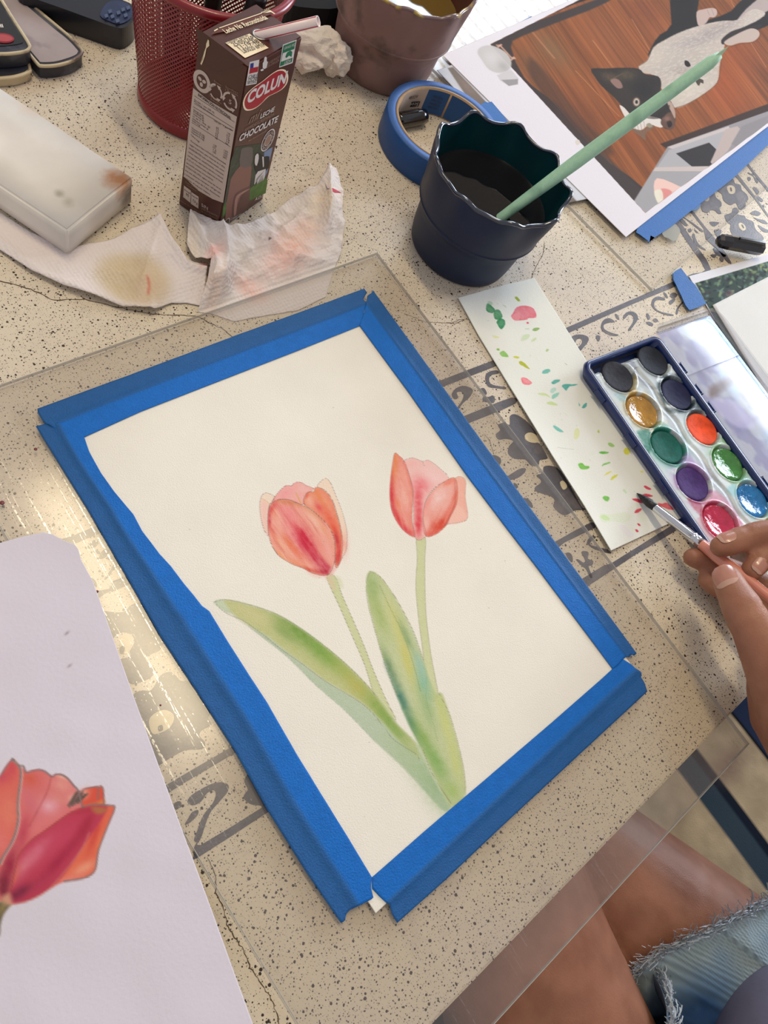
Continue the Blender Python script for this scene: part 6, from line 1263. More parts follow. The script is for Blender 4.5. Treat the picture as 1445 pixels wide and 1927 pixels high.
V = np.array([tuple(v) for v in V]); ii = (np.arange(n1 - 1)[:, None] * n2 + np.arange(n2 - 1)[None]).reshape(-1); Ft = np.c_[ii, ii + n2, ii + n2 + 1, ii + 1]
lo_ = mesh('lid_floor', V, [tuple(f) for f in Ft.tolist()], M_LID, None, True); lo_.parent = lid; lo_.matrix_parent_inverse = Matrix.Translation(-Vector(lidpt(.1, LW / 2, 0)))
cv = Canvas(V[:, :2], (206, 212, 232), .006); S2 = np.repeat(sL, n2); T2 = np.tile(tL, n1)
film = .55 + .25 * fbm(S2 * 60, T2 * 160, 4)
bl_ = np.clip((fbm(S2 * 35 + 3, T2 * 90, 3) - .45) / .15, 0, 1) * np.clip((T2 / LW - .35) / .4, 0, 1)
cv.blend(np.arange(len(V)), bl_ * .8, (120, 178, 226)); film = film + bl_ * .25
n3 = np.clip((fbm(S2 * 50 + 9, T2 * 50, 3) - .52) / .1, 0, 1); cv.blend(np.arange(len(V)), n3 * .5, (150, 150, 206))
cv.fill(Ff([(1000, 600), (1100, 540), (1180, 460), (1230, 520), (1130, 600), (1010, 680)]), (146, 132, 138), .8, .002, 3); cv.fill(Ff([(1170, 420), (1280, 370), (1310, 430), (1250, 500)]), (110, 146, 206), .8, .002, 3); cv.fill(Ff([(1190, 900), (1360, 790), (1380, 830), (1200, 950)]), (160, 160, 210), .6, .003, 3)
for (pl_, cc_, al_) in (([(930, 60), (1000, 40), (1060, 110), (1250, 330), (1300, 420), (1230, 380), (1080, 200), (960, 140)], (110, 176, 232), .9), ([(1290, 440), (1340, 480), (1445, 640), (1500, 760), (1445, 700), (1350, 560)], (112, 170, 230), .85), ([(700, 130), (900, 110), (1100, 280), (1150, 360), (1000, 300), (820, 200)], (186, 200, 236), .6), ([(1010, 700), (1200, 700), (1340, 860), (1280, 900), (1150, 860)], (196, 186, 216), .6)):
    cv.fill(Ff(pl_), cc_, al_, .002, 3, grain=.5, wob=.001); i_, m_, _s = cv.mask(Ff(pl_), .002); film[i_] += m_ * .3
col4 = np.c_[s2l(np.clip(cv.c, 0, 255)), np.ones(len(V))].astype(np.float32); lo_.data.color_attributes.new('Col', 'FLOAT_COLOR', 'POINT').data.foreach_set('color', col4.ravel())
lo_.data.attributes.new('Film', 'FLOAT', 'POINT').data.foreach_set('value', np.clip(film, 0, .9).astype(np.float32))
def lidstrip(name, path, w0, z0, w1, z1, m=None):
    """wall of the lid following a path; section from (offset w0, height z0) to (w1, z1)"""
    p = np.array(path); d = np.gradient(p, axis=0); d /= np.linalg.norm(d, axis=1)[:, None]; n = np.c_[d[:, 1], -d[:, 0]]; V = []
    for w_, z in ((w0, z0), (w1, z1), (w1 + .0006, z1), (w0 + .0006, z0)):
        for a, nn in zip(p, n): V.append(lidpt(a[0] + nn[0] * w_, a[1] + nn[1] * w_, z))
    N = len(p); Fq = []
    for k in range(3):
        for i in range(N - 1): Fq.append((k * N + i, k * N + i + 1, (k + 1) * N + i + 1, (k + 1) * N + i))
    o = mesh(name, V, Fq, m or M_CLR, None, True); o.parent = lid; o.matrix_parent_inverse = Matrix.Translation(-Vector(lidpt(.1, LW / 2, 0))); return o
r_ = .009; path = [(PL, LW - .004)] + [(s, LW - .004) for s in np.linspace(PL - .01, LS0 + .004 + r_, 20)] + [(LS0 + .004 + r_ - r_ * math.sin(a), LW - .004 - r_ + r_ * math.cos(a)) for a in np.linspace(.15, math.pi / 2, 9)] + [(LS0 + .004, t) for t in np.linspace(LW - .016, .001, 12)]
lidstrip('lid_wall', path, 0, 0, .0022, .0055); lidstrip('lid_flange', path, .0022, .0055, .0042, .0056); lidstrip('lid_inner_step', path, -.0012, 0, .0, .0014)
ds = LS0 + .004 + .040
lidstrip('lid_divider', [(ds, t) for t in np.linspace(0, LW - .005, 8)], 0, 0, 0, .0022)
for s in (.028, .048, .064, .13):
    o = palbox('hinge_lug', s, s + .0085, PW - .001, PW + .0022, .0060, .0112, M_NAVYP, pal, .0005)

# ================================================================ white marble block, paper towels, crumpled tissue
M_MARB = mat('white_marble', (222, 212, 204), .35, noise=.06, nscale=18, dirt=(196, 180, 166), dscale=22, bump=.0004, bscale=120, sss=0)
A0 = Vector((.1464, .3061, 0)); u_ = Vector((.0553, .0249, 0)).normalized(); v_ = Vector((-.0249, .0553, 0)).normalized()
blk = bmesh.new(); bmesh.ops.create_cube(blk, size=1)
for v in blk.verts: v.co = A0 + u_ * (.0605 * (v.co.x + .5)) + v_ * (.135 * (v.co.y + .5)) + Vector((0, 0, TZ + .0012 + .0205 * (v.co.z + .5)))
bmesh.ops.bevel(blk, geom=blk.edges[:], offset=.0014, segments=3, affect='EDGES')
bmesh.ops.subdivide_edges(blk, edges=blk.edges[:], cuts=2, use_grid_fill=True)
for v in blk.verts: v.co += Vector((mnoise.noise(v.co * 60), mnoise.noise(v.co * 60 + Vector((9, 0, 0))), 0)) * .0006
mb = bpy.data.objects.new
o = bm_obj('marble_block', blk, None, None, True)
# stains with a shape of their own: a rusty corner and two grey smudges
mt = NT('stained_white_marble'); p = mt.n('ShaderNodeBsdfPrincipled'); mt.l(p.outputs[0], mt.out.inputs[0]); ge = mt.n('ShaderNodeNewGeometry'); tc = mt.n('ShaderNodeTexCoord')
nz = mt.n('ShaderNodeTexNoise'); nz.inputs['Scale'].default_value = 14; nz.inputs['Detail'].default_value = 7; mt.l(tc.outputs['Object'], nz.inputs['Vector'])
cr = mt.n('ShaderNodeValToRGB'); cr.color_ramp.elements[0].position = .35; cr.color_ramp.elements[0].color = rgb((216, 210, 204)); cr.color_ramp.elements[1].position = .65; cr.color_ramp.elements[1].color = rgb((240, 234, 226)); mt.l(nz.outputs[0], cr.inputs[0]); c = cr.outputs[0]
def spot(c, ctr, r, col, soft=.5):
    d = mt.n('ShaderNodeVectorMath', operation='DISTANCE'); mt.l(ge.outputs['Position'], d.inputs[0]); d.inputs[1].default_value = ctr
    n2 = mt.n('ShaderNodeTexNoise'); n2.inputs['Scale'].default_value = 160; n2.inputs['Detail'].default_value = 4; mt.l(tc.outputs['Object'], n2.inputs['Vector'])
    ad = mt.n('ShaderNodeMath', operation='MULTIPLY_ADD'); mt.l(n2.outputs[0], ad.inputs[0]); ad.inputs[1].default_value = r * 1.2; mt.l(d.outputs['Value'], ad.inputs[2])
    mr = mt.n('ShaderNodeMapRange'); mr.inputs[1].default_value = r * .9; mr.inputs[2].default_value = r * 1.8; mr.inputs[3].default_value = 1; mr.inputs[4].default_value = 0; mt.l(ad.outputs[0], mr.inputs[0])
    mu = mt.n('ShaderNodeMath', operation='MULTIPLY'); mt.l(mr.outputs[0], mu.inputs[0]); mu.inputs[1].default_value = soft
    m = mt.n('ShaderNodeMixRGB'); mt.l(mu.outputs[0], m.inputs[0]); mt.l(c, m.inputs[1]); m.inputs[2].default_value = rgb(col); return m.outputs[0]
c = spot(c, P3(222, 340, .021), .010, (200, 140, 96), .9); c = spot(c, P3(245, 368, .010), .009, (120, 104, 92), .8); c = spot(c, P3(112, 366, .0215), .0035, (164, 160, 140), .7); c = spot(c, P3(128, 380, .0215), .004, (186, 178, 160), .6); c = spot(c, P3(60, 200, .0215), .010, (224, 190, 160), .5)
mt.l(c, p.inputs['Base Color']); p.inputs['Roughness'].default_value = .55; p.inputs['Specular IOR Level'].default_value = .3; o.data.materials.append(mt.m)
lab(o, 'pale marble block with a rusty stained corner, on the paper towel', 'stone block')

M_TOWEL = None
def towelmat():
    t = NT('embossed_paper_towel'); p = t.n('ShaderNodeBsdfPrincipled'); t.l(p.outputs[0], t.out.inputs[0]); a = t.n('ShaderNodeAttribute', attribute_name='Col'); t.l(a.outputs['Color'], p.inputs['Base Color'])
    p.inputs['Roughness'].default_value = .9; p.inputs['Specular IOR Level'].default_value = .1
    tc = t.n('ShaderNodeTexCoord'); v = t.n('ShaderNodeTexVoronoi'); v.inputs['Scale'].default_value = 420; v.inputs['Randomness'].default_value = .25; t.l(tc.outputs['Object'], v.inputs['Vector'])
    nz = t.n('ShaderNodeTexNoise'); nz.inputs['Scale'].default_value = 260; nz.inputs['Detail'].default_value = 5; t.l(tc.outputs['Object'], nz.inputs['Vector'])
    s = t.n('ShaderNodeMath', operation='ADD'); t.l(v.outputs['Distance'], s.inputs[0]); t.l(nz.outputs[0], s.inputs[1])
    b = t.n('ShaderNodeBump'); b.inputs['Strength'].default_value = .8; b.inputs['Distance'].default_value = .0008; t.l(s.outputs[0], b.inputs['Height']); t.l(b.outputs[0], p.inputs['Normal']); return t.m
M_TOWEL = towelmat()
def ridge(x, y, f, seed=0):
    n = fbm(x * f + seed, y * f + seed * .7, 3); return 1 - np.abs(n - .5) * 4
def fold(x, y, pts, h, w, sharp=1.0):
    q = W2(pts); d = Canvas.dist(np.c_[x, y], q, False); return h * np.exp(-(d / w) ** sharp)
def t1p(c):
    for (x, y, a, b, g, col, al) in ((250, 530, 75, 52, 20, (206, 186, 150), .85), (275, 545, 40, 30, 80, (214, 186, 160), .5), (100, 470, 70, 30, 20, (226, 210, 208), .4)): c.blob((x, y), (a, b), g, col, al, .15, 6 if a == 75 else 2)
    c.line([(276, 530), (280, 545), (278, 560)], (206, 120, 104), .0012, .8); c.blob((385, 505), (14, 10), -40, (236, 150, 140), .7)
root_t = empty('paper_towel', P3(320, 520, .001), 'crumpled white paper towel with pink and ochre stains, below the milk carton', 'paper towel')
def t1z(x, y, u, v):
    z = .0012 + .0026 * np.clip(ridge(x, y, 30), 0, 1) * np.clip(u * 2 - .3, 0, 1)
    z += fold(x, y, [(300, 425), (322, 470), (350, 510), (388, 520)], .007, .0045) + fold(x, y, [(262, 555), (272, 520), (285, 480), (298, 440)], .003, .004)
    z += fold(x, y, [(0, 455), (80, 520), (180, 565), (285, 590)], .0032, .005) * np.clip(v, 0, 1)
    return z
sheet('towel_sheet', [(-60, 385), (0, 402), (60, 440), (130, 470), (215, 452), (262, 430), (298, 421), (311, 440), (325, 470), (340, 494), (365, 503), (388, 505)], [(388, 505), (386, 530), (384, 560), (380, 578)],
      [(-60, 430), (0, 474), (60, 515), (120, 545), (170, 562), (230, 583), (288, 591), (310, 578), (322, 573), (350, 572), (380, 578)], [(-60, 385), (-60, 430)], .0, .0011, M_TOWEL, root_t, t1p, t1z, .0004, (232, 222, 220))
def t2p(c):
    for (x, y, a, b, g, col, al) in ((545, 470, 36, 46, 60, (238, 188, 168), .6), (575, 440, 24, 22, 0, (240, 190, 172), .4), (470, 545, 34, 18, 30, (242, 190, 176), .7), (530, 500, 50, 26, -20, (240, 184, 172), .5), (400, 500, 14, 24, 30, (238, 170, 160), .7), (450, 500, 30, 24, 0, (226, 214, 204), .6), (400, 560, 20, 30, 30, (230, 200, 180), .6), (600, 400, 30, 30, 0, (232, 214, 190), .7), (362, 480, 16, 60, 0, (232, 216, 196), .6)): c.blob((x, y), (a, b), g, col, al, .6)
    c.blob((502, 470), (1.6, 1.6), 0, (40, 36, 36), 1, 0, 6)
def t2z(x, y, u, v):
    z = .001 + (.0050 * np.clip(ridge(x, y, 34, 3), 0, 1) + .0026 * np.clip(ridge(x, y, 70, 8), 0, 1)) * np.clip(v * 0 + 1, 0, 1)
    z += fold(x, y, [(355, 420), (372, 455), (395, 500), (402, 530), (390, 570)], .010, .005) + fold(x, y, [(415, 440), (425, 500), (415, 560), (400, 590)], .009, .004)
    z += fold(x, y, [(606, 345), (612, 390), (612, 440)], .010, .005) + fold(x, y, [(500, 460), (540, 490), (600, 500)], .004, .006) + fold(x, y, [(430, 520), (460, 490), (520, 450), (580, 400)], .004, .005) + fold(x, y, [(545, 385), (590, 375), (612, 350)], .005, .004)
    # pressed flat where the clear board lies on it
    q_ = at(0, 720), at(710, 475); nrm_ = np.array([-(q_[1] - q_[0])[1], (q_[1] - q_[0])[0]]); nrm_ /= np.linalg.norm(nrm_); d = (np.c_[x, y] - q_[0]) @ nrm_
    if nrm_ @ (at(400, 400) - q_[0]) < 0: d = -d
    k = np.clip((d - .001) / .010, 0, 1); return .0005 * (1 - k) + z * k
sheet('towel_crumpled_end', [(352, 440), (354, 420), (364, 412), (380, 420), (398, 432), (412, 440), (440, 438), (472, 428), (505, 408), (540, 388), (565, 382), (592, 370), (604, 350), (612, 334)], [(612, 334), (626, 336), (640, 372), (640, 400), (646, 420), (643, 445), (640, 480), (628, 508), (612, 560)],
      [(372, 588), (400, 592), (440, 606), (480, 598), (560, 585), (612, 560)], [(352, 440), (350, 470), (366, 500), (392, 515), (386, 550), (376, 575), (372, 588)], .0, .0011, M_TOWEL, root_t, t2p, t2z, .0004, (230, 222, 220))
wr = sheet('straw_wrapper', [(612, 330), (627, 323)], [(627, 323), (624, 345), (618, 358), (640, 372)], [(612, 362), (626, 372), (640, 374)], [(612, 330), (609, 345), (612, 362)], .012, .0008, mat('wrapper_film', attr=True, rough=.35), None,
      lambda c: (c.fill([(611, 342), (617, 346), (624, 362), (640, 371), (632, 374), (618, 368)], (196, 40, 66), .95, .0004, 2)), lambda x, y, u, v: .004 * v + .001 * fbm(x * 200, y * 200, 2), .0003, (206, 196, 206))
lab(wr, 'scrap of clear straw wrapper with a red streak, tucked on the paper towel tip', 'wrapper')
def crumple(name, ctr, rx, ry, rz, m, label, seed, amp=.35):
    bm = bmesh.new(); bmesh.ops.create_icosphere(bm, subdivisions=5, radius=1)
    for v in bm.verts:
        d = v.co.normalized(); n = 0; a = 1
        for k in range(3): n += a * (1 - abs(mnoise.noise(d * (1.1 * 2 ** k) + Vector((seed, k * 3, 0)))) * 2); a *= .36
        r = .72 + amp * (n - 1.0) * .6; v.co = Vector((ctr[0] + d.x * r * rx, ctr[1] + d.y * r * ry, max(TZ + .0006, TZ + rz * .9 + d.z * r * rz)))
    o = bm_obj(name, bm, m, None, False); return lab(o, label, 'tissue')
c1 = at(585, 100, .014)
crumple('crumpled_tissue', c1, .034, .026, .020, mat('white_tissue', (224, 214, 204), .9, noise=.05, nscale=60, bump=.0006, bscale=300), 'crumpled white tissue ball on the table between the milk carton and the mauve cup', 2.3)
c2 = at(632, 120, .012)
crumple('crumpled_tissue', c2, .016, .016, .017, MATS['white_tissue'], 'small crumpled white tissue pressed against the mauve cup', 7.7)

# ================================================================ old paint tins, remote control, dark pouch, top left
M_RIMC = mat('cream_chipped_rim', (206, 190, 158), .5, dirt=(110, 90, 80), dscale=60); M_TINK = mat('black_lacquered_lid', (24, 24, 28), .3, coat=.4); M_TIND = mat('paint_stained_tin', (164, 150, 150), .45, noise=.1, nscale=40, dirt=(90, 70, 92), dscale=30); M_TINB = mat('dark_stained_tin', (44, 46, 58), .4, noise=.3, nscale=60, dirt=(96, 98, 110), dscale=40)
t0 = lambda p: K(0, 0, 4.25, p)
def tin(outer, inner, h, th, mo, mi, label, z0=.0005, sm=3):
    c = W2(outer, h).mean(0); root = empty('paint_tin', (c[0], c[1], TZ + z0), label, 'paint tin')
    flat('tin_body', outer, h, th, mo, root, sm); flat('tin_panel', inner, h + .0004, .0006, mi, root, sm)
    q = W2(smooth_poly(outer, sm), h); tube('rolled_edge', [(x, y, TZ + h) for x, y in q] + [(q[0][0], q[0][1], TZ + h)], .0011, M_RIMC, root, 8)
    return root
tin(t0([(-140, 430), (0, 432), (190, 420), (215, 470), (240, 552), (232, 580), (130, 618), (0, 630), (-140, 640)]), t0([(-130, 440), (0, 440), (180, 430), (205, 480), (222, 552), (120, 592), (0, 606), (-130, 620)]), .006, .0055, M_RIMC, M_TINB, 'small dark stained paint tin under the black tin, top left')
tin(t0([(-60, -160), (60, -100), (180, -20), (300, 80), (450, 205), (560, 300), (638, 385), (655, 415), (635, 450), (560, 495), (440, 525), (330, 528), (300, 510), (240, 440), (150, 330), (60, 160), (-40, 0)]),
    t0([(-40, -140), (60, -70), (165, 5), (290, 110), (440, 235), (545, 320), (615, 395), (622, 415), (600, 440), (520, 470), (430, 492), (330, 495), (310, 480), (250, 410), (165, 300), (90, 150), (0, 0)]), .009, .0085, M_TINB, M_TIND, 'long paint-stained tin tray with a chipped cream rim, beside the black tin')
r1 = tin(t0([(-260, -120), (-30, -60), (10, 0), (90, 130), (180, 270), (232, 355), (236, 385), (200, 412), (100, 428), (0, 432), (-260, 430)]), t0([(-250, -70), (-50, -30), (0, 25), (80, 150), (160, 280), (185, 325), (170, 345), (90, 360), (0, 366), (-250, 366)]), .0165, .0095, M_TINB, M_TINK, 'black paint tin lid with a red oval, stacked on the others at the top left')
flat('red_oval', ringpts(*t0([(25, 303)])[0], 21, 9, 40, 6), .0174, .0004, mat('red_enamel_oval', (150, 40, 52), .4), r1); flat('red_oval', ringpts(*t0([(25, 303)])[0], 18, 6.5, 40, 6), .0176, .0004, mat('rosy_enamel_oval', (176, 74, 80), .4), r1)
for k in range(3): flat('white_stroke', t0([(-18 + k * 14, 195), (-10 + k * 14, 190), (0 + k * 14, 216), (-8 + k * 14, 220)]), .0173, .0004, M_WHITEP, r1)
rem = empty('remote_control', P3(170, 10, 0), 'black remote control with small grey-blue keys, top left behind the tins', 'remote control')
M_REM = mat('black_remote_plastic', (20, 24, 36), .35, spec=.5, coat=.2)
bo = t0([(100, -220), (300, -120), (500, -130), (760, -80), (1000, 8), (1050, 35), (1085, 80), (1086, 130), (1060, 175), (1010, 212), (960, 225), (880, 205), (700, 140), (480, 60), (280, -10), (150, -60)])
flat('remote_body', bo, .016, .0155, M_REM, rem, 3)
flat('key_panel', t0([(860, 20), (960, 5), (1035, 40), (1062, 90), (1040, 150), (960, 190), (880, 170), (800, 120)]), .0166, .0008, mat('blue_grey_key_panel', (34, 48, 84), .4, noise=.3, nscale=120), rem, 3)
for (x, y) in ((1025, 60), (948, 100), (1005, 120), (880, 90), (900, 130), (940, 165), (985, 75), (850, 125)):
    flat('key', t0([(x - 17, y - 8), (x + 10, y - 18), (x + 17, y + 8), (x - 10, y + 18)]), .0178, .0012, mat('remote_key', (70, 84, 116), .4), rem, 0)
pch = empty('black_pouch', P3(590, -60, 0), 'black fabric pouch at the top edge, behind the red pen cup', 'pouch')
flat('pouch_body', [(528, -40), (545, 4), (575, 14), (640, 14), (660, -20), (660, -160), (520, -160)], .022, .0215, mat('black_cloth', (16, 15, 18), .9), pch, 3)

# ================================================================ striped cushion on its bench
def paint_cush(c):
    n = fbm(c.xy[:, 0] * 60, c.xy[:, 1] * 60, 4)[:, None]; c.c[:] = c.c * (.85 + .3 * n)
    def st(x0, x1, col): 
        m = ((c.xy[:, 0] > x0) & (c.xy[:, 0] < x1)).astype(float); c.blend(np.arange(len(c.xy)), m, col)
    hS = -.27
    a = at(1321, 1502, hS)[0]; b = at(1355, 1465, hS)[0]; d = at(1386, 1354, hS)[0]
    st(a, a + (b - a) * .72, (52, 68, 82)); st(a + (b - a) * .72, b, (24, 32, 48)); st(d, d + .004, (10, 12, 16)); st(d + .004, d + .12, (38, 50, 78)); st(d + .16, d + .20, (52, 68, 82)); st(a - .16, a - .12, (52, 68, 82))
    c.blob((1375, 1440), (30, 40), 40, (128, 106, 100), .6)
hS = -.27
cc0 = [(.10, -.20), (.86, -.20), (.86, -.92), (.10, -.92)]
px_ = [xy2px(x, y, hS) for x, y in cc0]
cu_ = sheet('seat_cushion', [px_[0], px_[1]], [px_[1], px_[2]], [px_[3], px_[2]], [px_[0], px_[3]], hS, .0035, mat('woven_striped_fabric', attr=True, rough=.95, spec=.1, bump=.0004, bscale=700), None, paint_cush,
            lambda x, y, u, v: -.012 * (np.exp(-u / .02) + np.exp(-(1 - u) / .02) + np.exp(-v / .02) + np.exp(-(1 - v) / .02)) + .004 * fbm(x * 8, y * 8, 3) - .004, .07, (176, 160, 134))
lab(cu_, 'beige seat cushion with navy and slate blue stripes, under the seated person', 'cushion')
bn = empty('bench', (.48, -.53, 0), 'plain wooden bench carrying the striped cushion', 'bench')
M_WOOD = mat('dark_bench_wood', (92, 64, 44), .6, noise=.2, nscale=40)
box('seat_board', .09, -.93, TZ + hS - .130, .87, -.19, TZ + hS - .100, M_WOOD, bn, .004)
for x in (.13, .81):
    for y in (-.88, -.25): box('leg', x, y, 0, x + .045, y + .045, TZ + hS - .130, M_WOOD, bn, .003)

# ================================================================ person: seated, right hand painting
def skinmat():
    t = NT('warm_skin'); p = t.n('ShaderNodeBsdfPrincipled'); t.l(p.outputs[0], t.out.inputs[0]); tc = t.n('ShaderNodeTexCoord')
    nz = t.n('ShaderNodeTexNoise'); nz.inputs['Scale'].default_value = 38; nz.inputs['Detail'].default_value = 5; t.l(tc.outputs['Object'], nz.inputs['Vector'])
    cr = t.n('ShaderNodeValToRGB'); e = cr.color_ramp.elements; e[0].position = .35; e[0].color = rgb((146, 96, 74)); e[1].position = .68; e[1].color = rgb((170, 118, 94)); t.l(nz.outputs[0], cr.inputs[0])
    t.l(cr.outputs[0], p.inputs['Base Color']); p.inputs['Roughness'].default_value = .48; p.inputs['Specular IOR Level'].default_value = .35
    p.inputs['Subsurface Weight'].default_value = .12; p.inputs['Subsurface Radius'].default_value = (.008, .003, .0015); p.inputs['Subsurface Scale'].default_value = 1
    n2 = t.n('ShaderNodeTexNoise'); n2.inputs['Scale'].default_value = 900; n2.inputs['Detail'].default_value = 3; t.l(tc.outputs['Object'], n2.inputs['Vector'])
    b = t.n('ShaderNodeBump'); b.inputs['Distance'].default_value = .00025; b.inputs['Strength'].default_value = .7; t.l(n2.outputs[0], b.inputs['Height']); t.l(b.outputs[0], p.inputs['Normal']); return t.m
M_SKIN = skinmat()
def cone_caps(bm, chain, n=20):
    """tapered segments with round joints, all overlapping so that one skin can be grown over them"""
    for k, (p, r) in enumerate(chain):
        bmesh.ops.create_uvsphere(bm, u_segments=n, v_segments=n // 2, radius=r, matrix=Matrix.Translation(p))
        if k + 1 < len(chain):
            q, r2 = chain[k + 1]; d = q - p; L = d.length
            if L < 1e-5: continue
            rot = d.to_track_quat('Z', 'Y').to_matrix().to_4x4()
            bmesh.ops.create_cone(bm, cap_ends=True, segments=n, radius1=r, radius2=r2, depth=L, matrix=Matrix.Translation((p + q) / 2) @ rot)
def J(L): return [(P3(x, y, h), r) for x, y, h, r in L]
thumb = J([(1368, 1090, .046, .0088), (1380, 1114, .049, .0096), (1397, 1146, .052, .0116), (1416, 1182, .052, .0118), (1436, 1220, .051, .0138), (1462, 1270, .049, .0165), (1500, 1345, .047, .0205)])
index = J([(1357, 1028, .041, .0070), (1372, 1023, .043, .0078), (1397, 1014, .046, .0083), (1428, 1006, .050, .0086), (1460, 1004, .053, .0092), (1510, 1040, .056, .0102), (1568, 1120, .056, .0125)])
middle = J([(1414, 1074, .042, .0066), (1425, 1060, .044, .0075), (1444, 1040, .047, .0080), (1476, 1034, .050, .0088), (1525, 1080, .053, .0102), (1572, 1160, .053, .0130)])
ring = J([(1303, 1049, .019, .0062), (1318, 1053, .019, .0070), (1345, 1062, .019, .0075), (1378, 1074, .021, .0074), (1420, 1094, .025, .0080), (1480, 1134, .034, .0092), (1552, 1196, .042, .0125)])
little = J([(1330, 1092, .016, .0058), (1343, 1101, .016, .0066), (1368, 1114, .017, .0070), (1400, 1130, .019, .0070), (1450, 1164, .025, .0080), (1528, 1236, .036, .0115)])
wrist = P3(1540, 1420, .046); elbow = Vector((.63, -.42, TZ + .03)); shoulder = Vector((.62, -.66, TZ + .30))
palm = [[index[-1], (P3(1545, 1300, .052), .019), (wrist, .0245)], [middle[-1], (P3(1540, 1310, .050), .019), (wrist, .0245)], [ring[-1], (P3(1530, 1310, .042), .018), (wrist, .0245)], [little[-1], (P3(1505, 1320, .034), .018), (wrist, .0245)],
        [thumb[-1], (wrist, .0245)], J([(1450, 1250, .020, .0135), (1456, 1300, .019, .0155), (1470, 1350, .022, .0175)]) + [(wrist, .0245)], [index[-1], middle[-1], ring[-1], little[-1]], [(thumb[-2][0], .013), (P3(1530, 1200, .048), .014), middle[-1]]]
arm = [(wrist, .0245), (wrist.lerp(elbow, .3), .0290), (wrist.lerp(elbow, .7), .0380), (elbow, .0360), (elbow.lerp(shoulder, .5), .0430), (shoulder, .0520)]
hT = -.195
hipR = P3(1505, 1985, hT + .01); kneeR = P3(945, 1495, hT + .01); hipL = P3(1150, 2330, hT + .02); kneeL = P3(895, 1500, hT + .045)
rT = [(kneeR, .052), (kneeR.lerp(hipR, .15), .055), (kneeR.lerp(hipR, .5), .066), (kneeR.lerp(hipR, .8), .076), (hipR, .088)]
lT = [(kneeL, .052), (kneeL.lerp(hipL, .15), .054), (kneeL.lerp(hipL, .5), .066), (kneeL.lerp(hipL, .8), .078), (hipL, .088)]
pelvis = (hipR + hipL) / 2 + Vector((0, -.03, .03)); belly = P3(1548, 2040, -.10)
chest = pelvis + Vector((.10, -.12, .36))
trunk = [(hipR, .088), (pelvis, .100), (hipL, .088)]; trunk2 = [(pelvis, .105), (pelvis.lerp(chest, .5), .098), (chest, .105), (shoulder, .055)]
shinR = [(kneeR, .052), (kneeR + Vector((.01, .02, -.20)), .046), (kneeR + Vector((.02, .0, -.38)), .034)]; shinL = [(kneeL, .052), (kneeL + Vector((.03, .03, -.22)), .046), (kneeL + Vector((.05, .02, -.42)), .034)]
bm = bmesh.new()
for ch in [thumb, index, middle, ring, little] + palm: cone_caps(bm, ch, 20)
for ch in (arm, rT, lT, trunk, trunk2, shinR, shinL): cone_caps(bm, ch, 40)
me = bpy.data.meshes.new('body'); bm.to_mesh(me); bm.free(); tmp = bpy.data.objects.new('tmp', me); COL.objects.link(tmp)
md = tmp.modifiers.new('r', 'REMESH'); md.mode = 'VOXEL'; md.voxel_size = .00185; md.adaptivity = 0
sm_ = tmp.modifiers.new('s', 'SMOOTH'); sm_.factor = .5; sm_.iterations = 5
bpy.context.view_layer.update(); dg = bpy.context.evaluated_depsgraph_get(); me2 = bpy.data.meshes.new_from_object(tmp.evaluated_get(dg)); bpy.data.objects.remove(tmp)
per = empty('person', (hipR.x, hipR.y, TZ + hS), 'seated person in frayed light denim shorts, right hand holding the pink brush', 'person')
me2.name = 'body'; me2.materials.clear()
# soft creases over the finger joints
co = np.zeros(len(me2.vertices) * 3, np.float32); me2.vertices.foreach_get('co', co); co = co.reshape(-1, 3); nn = np.zeros(len(co) * 3, np.float32); me2.vertices.foreach_get('normal', nn); nn = nn.reshape(-1, 3)
def crease(ch, k, f, depth=.0007, w_=.0009, n=2, gap=.0022):
    a, b = ch[k][0], ch[k + 1][0]; c = np.array(a.lerp(b, f)); d = np.array((b - a).normalized()); rel = co - c; dist = np.linalg.norm(rel, axis=1); s = rel @ d
    m = dist < ch[k][1] * 1.5
    for j in range(n): co[m] -= nn[m] * (depth * np.exp(-((s[m] - (j - (n - 1) / 2) * gap) / w_) ** 2))[:, None]
crease(thumb, 2, .1, .0005, .0008, 3, .0024); crease(index, 2, .2); crease(ring, 2, .3, .0006, n=1); crease(little, 2, .3, .0005, n=1); crease(index, 4, .2); crease(middle, 2, .5)
me2.vertices.foreach_set('co', co.ravel()); me2.update()
bo_ = addo('body', me2, M_SKIN, per, True)
print('body faces', len(me2.polygons))
M_NAIL = mat('fingernail', (186, 130, 112), .25, spec=.5, coat=.3); M_NTIP = mat('fingernail_tip', (198, 156, 138), .3)
